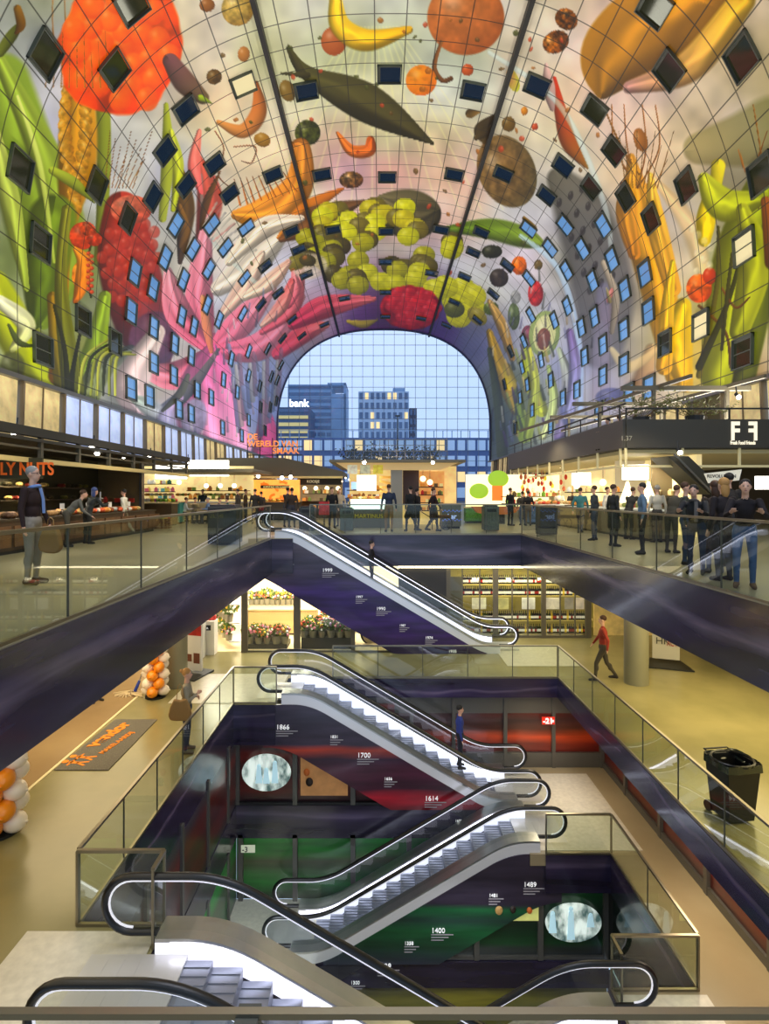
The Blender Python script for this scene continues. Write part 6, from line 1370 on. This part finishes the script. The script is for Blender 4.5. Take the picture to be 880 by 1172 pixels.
def balloons(label, x, y, z, h, s=1.0):
    t = thing('balloon_column', label, 'balloons', (x, y, z)); MB().cyl((0, 0, 0), (0, 0, h), .03).build('pole', WHITE, t); MB().lathe((0, 0, 0), [(.3, 0), (.3, .05), (.05, .07)], 16).build('base', DARK, t)
    om = MB().sph((0, 0, 0), (.17 * s, .17 * s, .19 * s), 16, 10).cyl((0, 0, -.21 * s), (0, 0, -.18 * s), .03, .01, 6).mesh('balloon', OB); wm = MB().sph((0, 0, 0), (.17 * s, .17 * s, .19 * s), 16, 10).cyl((0, 0, -.21 * s), (0, 0, -.18 * s), .03, .01, 6).mesh('balloon', WB)
    for mm in (om, wm): mm.polygons.foreach_set('use_smooth', [True] * len(mm.polygons))
    r_ = int(h / (.25 * s))
    for j in range(r_):
        for k in range(4):
            a = k * math.pi / 2 + j * math.pi / 4; o = bpy.data.objects.new('balloon', om if ((k * 2 + j) // 2) % 2 else wm); COL.objects.link(o); o.parent = t
            o.location = (.23 * s * math.cos(a), .23 * s * math.sin(a), .22 + j * .25 * s); o.rotation_euler = (R(90) * math.sin(a), -R(90) * math.cos(a), 0)
    return t
balloons('twisted column of orange and white balloons beside the round column', X(178, 17.4), 17.4, L1, 1.9)
balloons('large near balloon column of orange and white cut by the left frame', X(0, 10.4), 10.4, L1, 2.3, 1.15)
def quadmat(pts, z): return [(P3(x, y, z)[0], P3(x, y, z)[1]) for x, y in pts]
qm = quadmat([(62, 882), (124, 882), (180, 824), (132, 824)], L1); cxm = sum(p[0] for p in qm) / 4; cym = sum(p[1] for p in qm) / 4
t = thing('entrance_mat', 'grey flecked floor mat with orange vendor lettering', 'mat', (cxm, cym, L1)); MB().prism([(x - cxm, y - cym) for x, y in qm], 'z', .0, .02).build('carpet', mat('grey_fleck', (104, 100, 92), .95, noise=.35, nscale=40), t)
p0 = P3(110, 856, L1); p1 = P3(152, 828, L1); ang = math.atan2(p1[1] - p0[1], p1[0] - p0[0]); OL = mat('mat_orange', (240, 140, 10), .7)
text('vendor', .5, (p0[0] - cxm, p0[1] - cym, .022), OL, t, rot=(0, 0, ang), bold=.02); p2 = P3(118, 864, L1); text('MAKELAARDIJ', .2, (p2[0] - cxm, p2[1] - cym, .022), OL, t, rot=(0, 0, ang), bold=.003)
pf = P3(88, 874, L1); g = MB()
for q in (0, .27):
    c = Vector((pf[0] - cxm, pf[1] - cym, .023)) + Vector((math.cos(ang), math.sin(ang), 0)) * q; e = Vector((math.cos(ang), math.sin(ang), 0)); f = Vector((-e.y, e.x, 0))
    g.cyl(c + f * .3, c + f * .3 + Vector((0, 0, .004)), .08, n=12); g.obox(c + f * .2, c - f * .02, .1, .004); g.obox(c + f * .14 - e * .16, c + f * .14 + e * .16, .05, .004); g.obox(c, c - f * .25 - e * .09, .06, .004); g.obox(c, c - f * .25 + e * .09, .06, .004)
g.build('figure_logo', OL, t)
t = thing('floor_mop', 'string mop with blue clamp and tall handle leaning by the balloons', 'mop', (X(150, 17.6), 17.6, L1)); g = MB(); rq = random.Random(3)
for k in range(40): a = rq.uniform(0, 6.28); r = rq.uniform(.15, .5); g.tube([(.1 * math.cos(a), .1 * math.sin(a), .08), (r * .6 * math.cos(a), r * .5 * math.sin(a), .06), (r * math.cos(a + .2) * 1.2, r * math.sin(a + .2) * .7, .02)], .04, .03, 5, upv=(0, 0, 1))
g.build('strings', mat('mop_cotton', (214, 196, 160), .9), t); MB().cyl((.12, 0, .1), (.22, .1, .4), .05, .04).build('clamp', mat('mop_blue', (30, 60, 170), .4), t); MB().cyl((.22, .1, .4), (.5, .5, 1.6), .016).build('handle', STEEL, t)
tag(MB().box(X(120, 22), X(162, 22), 22, 22.1, L1, L1 + 1.4).build('wood_panel', mat('wood_panel_brown', (120, 96, 60), .5, noise=.15, nscale=2)), 'brown wooden panel wall behind the mop', 'panel')
tag(MB().box(X(162, 21.2), X(172, 21.2), 21.2, 21.3, L1, L1 + 1.7).build('white_board', WHITE), 'white board standing behind the balloon column', 'board')

# wine shop
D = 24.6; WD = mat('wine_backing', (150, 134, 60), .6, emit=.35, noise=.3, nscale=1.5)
struct(MB().box(X(510, 26.5), X(760, 26.5), 26.5, 26.65, L1, z1 - .05).build('wall_wine_shop', WD)); struct(MB().box(X(456, D), X(511, D), D - .05, D + .1, L1, z1 - .05).build('wall_dark_pier', mat('pier_dark', (48, 46, 44), .5)))
g = MB().face([(X(512, D), D, L1), (X(674, D), D, L1), (X(674, D), D, z1), (X(512, D), D, z1)]); o = g.build('window_801', WGLASS); struct(o); g = MB()
for px, w in ((513, .09), (567, .11), (622, .09), (673, .12)): g.box(X(px, D) - w, X(px, D) + w, D - .07, D + .07, L1, z1)
for px in (529, 549, 586, 604, 641, 658): g.box(X(px, D) - .025, X(px, D) + .025, D - .03, D + .03, L1, z1)
g.box(X(512, D), X(674, D), D - .05, D + .05, L1, L1 + .1); g.build('window_frame', mat('mullion_taupe', (92, 86, 72), .5), o)
BM = []
def bottle_mesh(glass, label): 
    g = MB(); g.m(0).lathe((0, 0, 0), [(.036, 0), (.042, .01), (.042, .19), (.03, .235), (.014, .26), (.014, .31), (.016, .31), (.016, .33)], 8); g.m(1).lathe((0, 0, .06), [(.0435, 0), (.0435, .09)], 8); return g.mesh('wine_bottle', [glass, label])
gd, gg, gy = mat('bottle_dark', (30, 20, 22), .15), mat('bottle_green', (40, 52, 24), .15), mat('bottle_amber', (196, 160, 40), .2, emit=.15)
lw_, lr, ly = mat('label_white', (240, 236, 220), .6, emit=.25), mat('label_red', (180, 40, 30), .6), mat('label_yellow', (240, 210, 40), .6, emit=.3)
BM = [(bottle_mesh(gd, lw_), 'dark wine bottle with white label'), (bottle_mesh(gd, lr), 'dark wine bottle with red label'), (bottle_mesh(gg, lw_), 'green wine bottle with white label'), (bottle_mesh(gy, ly), 'amber wine bottle with yellow label')]
rows = [(668, 'top'), (681, 'second'), (709, 'third'), (724, 'lowest')]; rq = random.Random(2); dB = 25.6
for py, nm in rows:
    zz = Z(py, dB); x0, x1 = X(530, dB), X(672, dB)
    tag(MB().box(x0 - .1, x1 + .3, dB - .15, dB + .25, zz - .05, zz).build('bottle_shelf', mat('shelf_gold', (190, 170, 90), .5, emit=.25)), nm + ' long bottle shelf in the wine shop', 'shelf')
    n = 62; 
    for k in range(n):
        bi = rq.choice([0, 0, 0, 2, 2, 1, 3 if py > 700 or k > 44 else 0]); me_, lb = BM[bi]
        o = bpy.data.objects.new('wine_bottle', me_); COL.objects.link(o); o.location = (x0 + (x1 - x0) * k / n + rq.uniform(-.01, .01), dB - .06, zz); o.scale = (1.25,) * 3
        tag(o, lb + ' on the %s wine shelf' % nm, 'bottle', lb + 's, %s shelf' % nm)
tag(MB().box(X(528, 25.4), X(674, 25.4), 25.3, 25.45, L1, Z(727, 25.4)).build('base_cabinet', DGREY), 'dark base cabinets below the wine shelves', 'cabinet')
tag(MB().box(X(514, 25.4), X(529, 25.4), 25.3, 25.45, L1, Z(660, 25.4)).build('tall_cabinet', mat('cab_taupe', (96, 90, 66), .5)), 'tall taupe cabinet at the left of the wine shelves', 'cabinet')
for i, (px0, px1, c) in enumerate(((540, 556, (230, 214, 170)), (569, 582, (190, 180, 110)), (597, 612, (236, 226, 200)), (624, 640, (220, 206, 180)), (646, 656, (150, 140, 120)), (658, 668, (214, 196, 170)))):
    o = MB().box(X(px0, 25.3), X(px1, 25.3), 25.25, 25.3, Z(697, 25.3), Z(684, 25.3)).build('picture_panel', mat('wine_picture_%d' % i, c, .5, emit=.45, noise=.5, nscale=2.5)); tag(o, ('first', 'second', 'third', 'fourth', 'fifth', 'sixth')[i] + ' picture panel from the left between the wine shelves', 'picture')
tag(MB().box(X(456, 24.2), X(680, 24.2), 24.3, 24.4, z1 - .09, z1 - .03).build('strip_light', LEDW), 'long white strip light under the slab above the wine shop', 'lamp')
for i, px in enumerate((540, 579, 615)): text('SALE', .15, (X(px, 25.2), 25.2, Z(664, 25.2)), LEDW, None); bpy.context.scene.collection.objects[-1].name = 'shelf_lettering'; o = bpy.context.scene.collection.objects[-1]; tag(o, ('left', 'middle', 'right')[i] + ' small lit lettering above the wine shelves', 'lettering')
# right hand shopfront far behind the column
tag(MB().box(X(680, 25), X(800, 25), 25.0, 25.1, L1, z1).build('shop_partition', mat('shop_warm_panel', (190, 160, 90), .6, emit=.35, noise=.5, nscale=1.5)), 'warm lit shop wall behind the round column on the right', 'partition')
t = thing('sandwich_board', 'white pavement sign with red and grey print on a dark foot', 'sign', (X(762, 20.9), 20.9, L1), R(-20)); MB().box(-.45, .45, -.04, .04, .15, 1.35).build('board', mat('board_grey', (200, 196, 180), .5), t); text('HK', .35, (-.35, -.06, .7), mat('dark_lettering', (60, 60, 50), .5), t); text('ACT', .3, (.02, -.06, .65), mat('poster_red', (170, 40, 34), .5), t, sx=.6)
MB().prism([(-.8, -.9), (.8, -.9), (.5, .4), (-.5, .4)], 'z', 0, .05).build('foot', DARK, t)
# wheeled bin, right
def wheelie(x, y, z, rz):
    t = thing('wheeled_bin', 'black open wheeled bin lined with a plastic bag by the right railing', 'bin', (x, y, z), rz); h = 1.12; P_ = lambda s, z_: [(-.33 * s, -.3 * s, z_), (.33 * s, -.3 * s, z_), (.33 * s, .3 * s, z_), (-.33 * s, .3 * s, z_)]
    BK = mat('bin_black', (20, 21, 23), .35); g = MB(); a, b, c, d_ = P_(.8, .05), P_(1.05, h), P_(.98, h), P_(.74, .12)
    g.add(a + b + c + d_, [(3, 2, 1, 0)] + [(i, (i + 1) % 4, 4 + (i + 1) % 4, 4 + i) for i in range(4)] + [(4 + i, 4 + (i + 1) % 4, 8 + (i + 1) % 4, 8 + i) for i in range(4)] + [(8 + i, 8 + (i + 1) % 4, 12 + (i + 1) % 4, 12 + i) for i in range(4)] + [(12, 13, 14, 15)])
    g.build('body', BK, t, bevel=.01); MB().tube([(.37 * math.cos(q) * (1.0 if abs(math.cos(q)) > .7 else 1.05), .35 * math.sin(q), h) for q in [math.pi / 4 + k * math.pi / 12 for k in range(25)]], .07, .05, 6, upv=(0, 0, 1)).build('rim', BK, t)
    g = MB(); rq = random.Random(1); N_ = 40
    vs = [(.38 * max(-1, min(1, 1.3 * math.cos(q))) + rq.uniform(-.02, .02), .36 * max(-1, min(1, 1.3 * math.sin(q))) + rq.uniform(-.02, .02), zz) for zz in (h - .12, h + .03, h - .02) for q in [2 * math.pi * k / N_ for k in range(N_)]]
    for k in range(2 * N_, 3 * N_): vs[k] = (vs[k][0] * .8, vs[k][1] * .8, vs[k][2] - .1)
    g.add(vs, [(r_ * N_ + k, r_ * N_ + (k + 1) % N_, (r_ + 1) * N_ + (k + 1) % N_, (r_ + 1) * N_ + k) for r_ in (0, 1) for k in range(N_)]); g.build('liner_bag', mat('plastic_liner', (44, 50, 40), .18, coat=.5), t, smooth=True)
    for s in (-1, 1): MB().cyl((s * .3, .3, .1), (s * .24, .3, .1), .1, n=16).build('wheel', BLACK, t)
    MB().tube([(-.25, .33, h), (-.25, .45, h + .02), (.25, .45, h + .02), (.25, .33, h)], .035, .035, 6, upv=(0, 0, 1)).build('handle', BK, t)
wheelie(X(838, 10.9), 10.9, L1, R(8))

# under-structure of the right kiosk row and clutter of the lit stalls
t = thing('stall_canopy', 'pale steel frame hanging below the dark terrace band on the right', 'canopy', (9.45, 22, 0)); FR = mat('lit_frame', (200, 188, 140), .5, emit=.3)
g = MB().box(-.05, .05, .2, 19.5, 2.75, 2.84)
for k in range(9): g.box(-.04, .04, .3 + k * 2.35, .38 + k * 2.35, 2.8, 3.5)
g.build('side_frame', FR, t); g = MB().box(0, 7, -.05, .05, 2.75, 2.84)
for k in range(4): g.box(.02 + k * 2.2, .1 + k * 2.2, -.04, .04, 2.8, 3.5)
g.build('front_frame', FR, t)
def clutter(n, px0, px1, py0, py1, d, cols, sz, name, label, cat, group, emit=.35, seed=1):
    rq = random.Random(seed); ms = {}
    rows_ = max(1, int((py1 - py0) * d / F / .42))
    for i in range(n):
        c = rq.choice(cols)
        if c not in ms:
            m_ = mat('clut_%d_%d_%d' % c, c, .5, emit=emit); ms[c] = [MB().lathe((0, 0, 0), [(.8 * sz, 0), (sz, .2 * sz), (sz, 1.6 * sz), (.5 * sz, 2.1 * sz), (.5 * sz, 2.5 * sz)], 7).mesh(name, m_), MB().box(-sz, sz, -sz * .6, sz * .6, 0, 1.8 * sz).mesh(name, m_)]
        r_ = rq.randrange(rows_); z = Z(py1, d) + (Z(py0, d) - Z(py1, d)) * r_ / rows_
        o = bpy.data.objects.new(name, ms[c][rq.randrange(2)]); COL.objects.link(o); o.location = (rq.uniform(X(px0, d), X(px1, d)), d + rq.uniform(-.1, .1), z); tag(o, label, cat, group)
    for r_ in range(rows_):
        z = Z(py1, d) + (Z(py0, d) - Z(py1, d)) * r_ / rows_; o = MB().box(X(px0, d) - .1, X(px1, d) + .1, d - .15, d + .2, z - .05, z).build('wall_shelf', SHELFM)
        tag(o, '%s shelf from below holding %s' % (['first', 'second', 'third', 'fourth', 'fifth', 'sixth'][r_], group), 'shelf')
WARM = [(255, 226, 150), (226, 150, 60), (150, 90, 40), (250, 240, 214), (90, 70, 40), (120, 140, 60)]
clutter(36, 168, 198, 545, 580, 37.5, [(120, 190, 180), (240, 236, 214), (226, 200, 90), (60, 110, 90), (214, 110, 120)], .12, 'storage_jar', 'packet or jar on the greengrocer shelves behind the slatted counter', 'jar', 'greengrocer shelf goods', seed=3)
clutter(44, 216, 284, 552, 580, 37.5, WARM, .12, 'drink_bottle', 'bottle or jar on the bright shelves behind the bar guests', 'bottle', 'bar shelf goods', seed=4)
clutter(36, 399, 436, 552, 578, 31.8, WARM, .1, 'bread_loaf', 'bread or packet on the left shelves of the central kiosk', 'food', 'left central kiosk goods', seed=5)
clutter(40, 476, 505, 548, 584, 31.8, WARM + [(190, 40, 40)], .1, 'drink_bottle', 'bottle or packet on the right shelves of the central kiosk', 'food', 'right central kiosk goods', seed=6)
clutter(30, 348, 390, 556, 582, 40.5, WARM, .12, 'food_packet', 'small goods on the shelves of the dim grey kiosk', 'food', 'grey kiosk goods', seed=7)
clutter(40, 576, 640, 560, 584, 35.6, WARM + [(226, 60, 40), (120, 170, 50)], .13, 'fruit_pack', 'fruit or packet on the shelves of the bright far right stall', 'food', 'far right stall goods', seed=8)
clutter(34, 650, 708, 548, 578, 26.6, WARM, .1, 'bread_loaf', 'loaf or packet on the pale cross wall shelves of the right kiosk', 'food', 'right kiosk cross wall goods', seed=9)
clutter(30, 748, 800, 556, 590, 24.2, [(96, 80, 50), (140, 110, 60), (60, 54, 36), (200, 180, 130)], .12, 'food_packet', 'brown goods on the taupe board behind the terrace stair', 'food', 'stair board goods', emit=.08, seed=10)
clutter(30, 60, 150, 560, 590, 27.2, [(96, 60, 30), (150, 110, 50), (60, 90, 40), (190, 50, 30)], .11, 'storage_jar', 'jar on the shelves of the brown end wall at the nut stall', 'jar', 'end wall jars', emit=.05, seed=11)
for i, (px, py, d) in enumerate(((236, 556, 34), (252, 556, 34), (268, 556, 34), (205, 552, 34), (484, 548, 29.5), (492, 552, 29.5), (412, 548, 30), (424, 548, 30), (660, 556, 26), (690, 552, 26))):
    t = thing('pendant_lamp', '', 'lamp', (X(px, d), d, Z(py, d)), 0, 'round glowing pendant lamps over the stall counters'); t['label'] = 'round glowing pendant lamp hanging over a stall counter'
    MB().sph((0, 0, 0), .15, 12, 8).build('shade', GLOW, t, smooth=True); MB().cyl((0, 0, .14), (0, 0, .7), .012, n=5).build('cord', BLACK, t)
# ============================================================ lights
def area(name, loc, rot, sx, sy, power, col=(1, .82, .55), spread=None):
    l = bpy.data.lights.new(name, 'AREA'); l.shape = 'RECTANGLE'; l.size = sx; l.size_y = sy; l.energy = power; l.color = col
    if spread: l.spread = R(spread)
    o = bpy.data.objects.new(name, l); COL.objects.link(o); o.location = loc; o.rotation_euler = rot; return o
def spot(name, loc, power, col=(1, .84, .6), ang=150):
    l = bpy.data.lights.new(name, 'SPOT'); l.energy = power; l.color = col; l.shadow_soft_size = .12; l.spot_size = R(ang); l.spot_blend = .6
    o = bpy.data.objects.new(name, l); COL.objects.link(o); o.location = loc; return o
def point(name, loc, power, col=(1, .85, .6), r=.15):
    l = bpy.data.lights.new(name, 'POINT'); l.energy = power; l.color = col; l.shadow_soft_size = r
    o = bpy.data.objects.new(name, l); COL.objects.link(o); o.location = loc; return o
UP = (R(180), 0, 0)
for y in (38, 75):
    area('uplight', (-14.5, y, 4.9), (R(180), R(14), 0), 3, 30, 2900, (1, .95, .86)); area('uplight', (16, y, 5.2), (R(180), R(-14), 0), 3, 30, 2900, (1, .94, .82))
# market floor downlights, some under canopies, the rest free in mid-air
for x, y, p in ((-7.2, 14, 260), (-7.5, 22, 260), (-7, 31, 300), (8.2, 13, 160), (8.4, 20, 220), (8, 30, 260), (1, 30, 330), (-3, 36, 260), (-12.3, 20, 240), (11.2, 24, 260), (11.2, 33, 260)):
    spot('ceiling_lamp', (x, y, 3.15 if abs(x) > 10 else 5.0), p * 2)
# lower level, lamps under the slab
for x, y, p, c in ((-8, 9, 170, (1, .78, .45)), (-7.5, 15, 460, (1, .78, .45)), (-8.5, 20, 320, (1, .82, .5)), (9.5, 10, 600, (1, .82, .42)), (9.5, 16, 620, (1, .8, .4)), (6, 21.8, 260, (1, .84, .55)), (-5.2, 6.2, 130, (1, .86, .6)), (14, 13, 520, (1, .8, .42))):
    area('slab_lamp', (x, y, -1.5), (0, 0, 0), 4, 5, p * .5, c)
area('shop_lamp', (-2.8, 24.2, -1.55), (0, 0, 0), 4, 3, 640, (1, .9, .7)); area('shop_lamp', (X(590, 25), 25.2, -1.5), (0, 0, 0), 5, .4, 130, (1, .9, .55)); area('shop_lamp', (X(250, 24), 24, -1.5), (0, 0, 0), 2, 3, 420, (1, .93, .8))
# basement lamps
for x, y, p in ((6.9, 12, 90), (6.9, 6.5, 90), (5.4, 17.4, 60)): area('slab_lamp', (x, y, L1 - .75), (0, 0, 0), .8, 2.5, p, (1, .8, .55))
for x, y, p in ((-3.2, 13.5, 60), (2.5, 13.2, 50)): area('slab_lamp', (x, y, L2 - .7), (0, 0, 0), 1, 1.5, p, (.9, .95, 1))
# unseen cool lamp above the well, standing in for dusk daylight
area('dusk_fill', (1, 9, 20), (0, 0, 0), 9, 14, 2300, (.80, .84, 1))

# world: dusk sky
w = bpy.data.worlds.new('dusk_sky'); scn.world = w; w.use_nodes = True; nt = w.node_tree; bg = nt.nodes['Background']
tc = nt.nodes.new('ShaderNodeTexCoord'); sp = nt.nodes.new('ShaderNodeSeparateXYZ'); cr = nt.nodes.new('ShaderNodeValToRGB'); n = nt.nodes.new('ShaderNodeTexNoise'); mp = nt.nodes.new('ShaderNodeMapping')
nt.links.new(tc.outputs['Generated'], sp.inputs[0]); nt.links.new(tc.outputs['Generated'], mp.inputs[0]); mp.inputs['Scale'].default_value = (3, 3, 14); nt.links.new(mp.outputs[0], n.inputs['Vector']); n.inputs['Scale'].default_value = 1.4; n.inputs['Detail'].default_value = 4
ad = nt.nodes.new('ShaderNodeMath'); ad.operation = 'MULTIPLY_ADD'; ad.inputs[1].default_value = .16; nt.links.new(n.outputs['Fac'], ad.inputs[0]); nt.links.new(sp.outputs[2], ad.inputs[2]); nt.links.new(ad.outputs[0], cr.inputs[0])
e = cr.color_ramp.elements; e[0].position = .04; e[0].color = (*lin((188, 208, 236)), 1); e[1].position = .45; e[1].color = (*lin((206, 222, 244)), 1)
x = e.new(.2); x.color = (*lin((178, 202, 236)), 1)
nt.links.new(cr.outputs[0], bg.inputs[0]); bg.inputs[1].default_value = 1.45

# camera
cam = bpy.data.cameras.new('camera'); co_ = bpy.data.objects.new('camera', cam); COL.objects.link(co_)
co_.location = (0, 0, EYE); co_.rotation_euler = (R(90), 0, 0); cam.sensor_width = 36; cam.sensor_fit = 'AUTO'; cam.lens = F / 1172 * 36
cam.shift_x = 5 / 1172; cam.shift_y = -20 / 1172; cam.clip_end = 2000; cam.clip_start = .05
scn.camera = co_

# drawing units -> metres
for o in list(scn.objects):
    if o.parent is None:
        o.location = o.location * K
        if o.type == 'LIGHT': o.data.energy *= K * K; 
        if o.type == 'LIGHT' and o.data.type == 'AREA': o.data.size *= K; o.data.size_y *= K
        elif o.type not in ('LIGHT', 'CAMERA'): o.scale = o.scale * K
scn.view_settings.view_transform = 'Standard'; scn.view_settings.look = 'None'; scn.view_settings.exposure = 0.0
c = scn.cycles; c.max_bounces = 6; c.diffuse_bounces = 3; c.glossy_bounces = 4; c.transparent_max_bounces = 32; c.transmission_bounces = 4
c.sample_clamp_indirect = 4; c.caustics_reflective = False; c.caustics_refractive = False; c.use_denoising = True
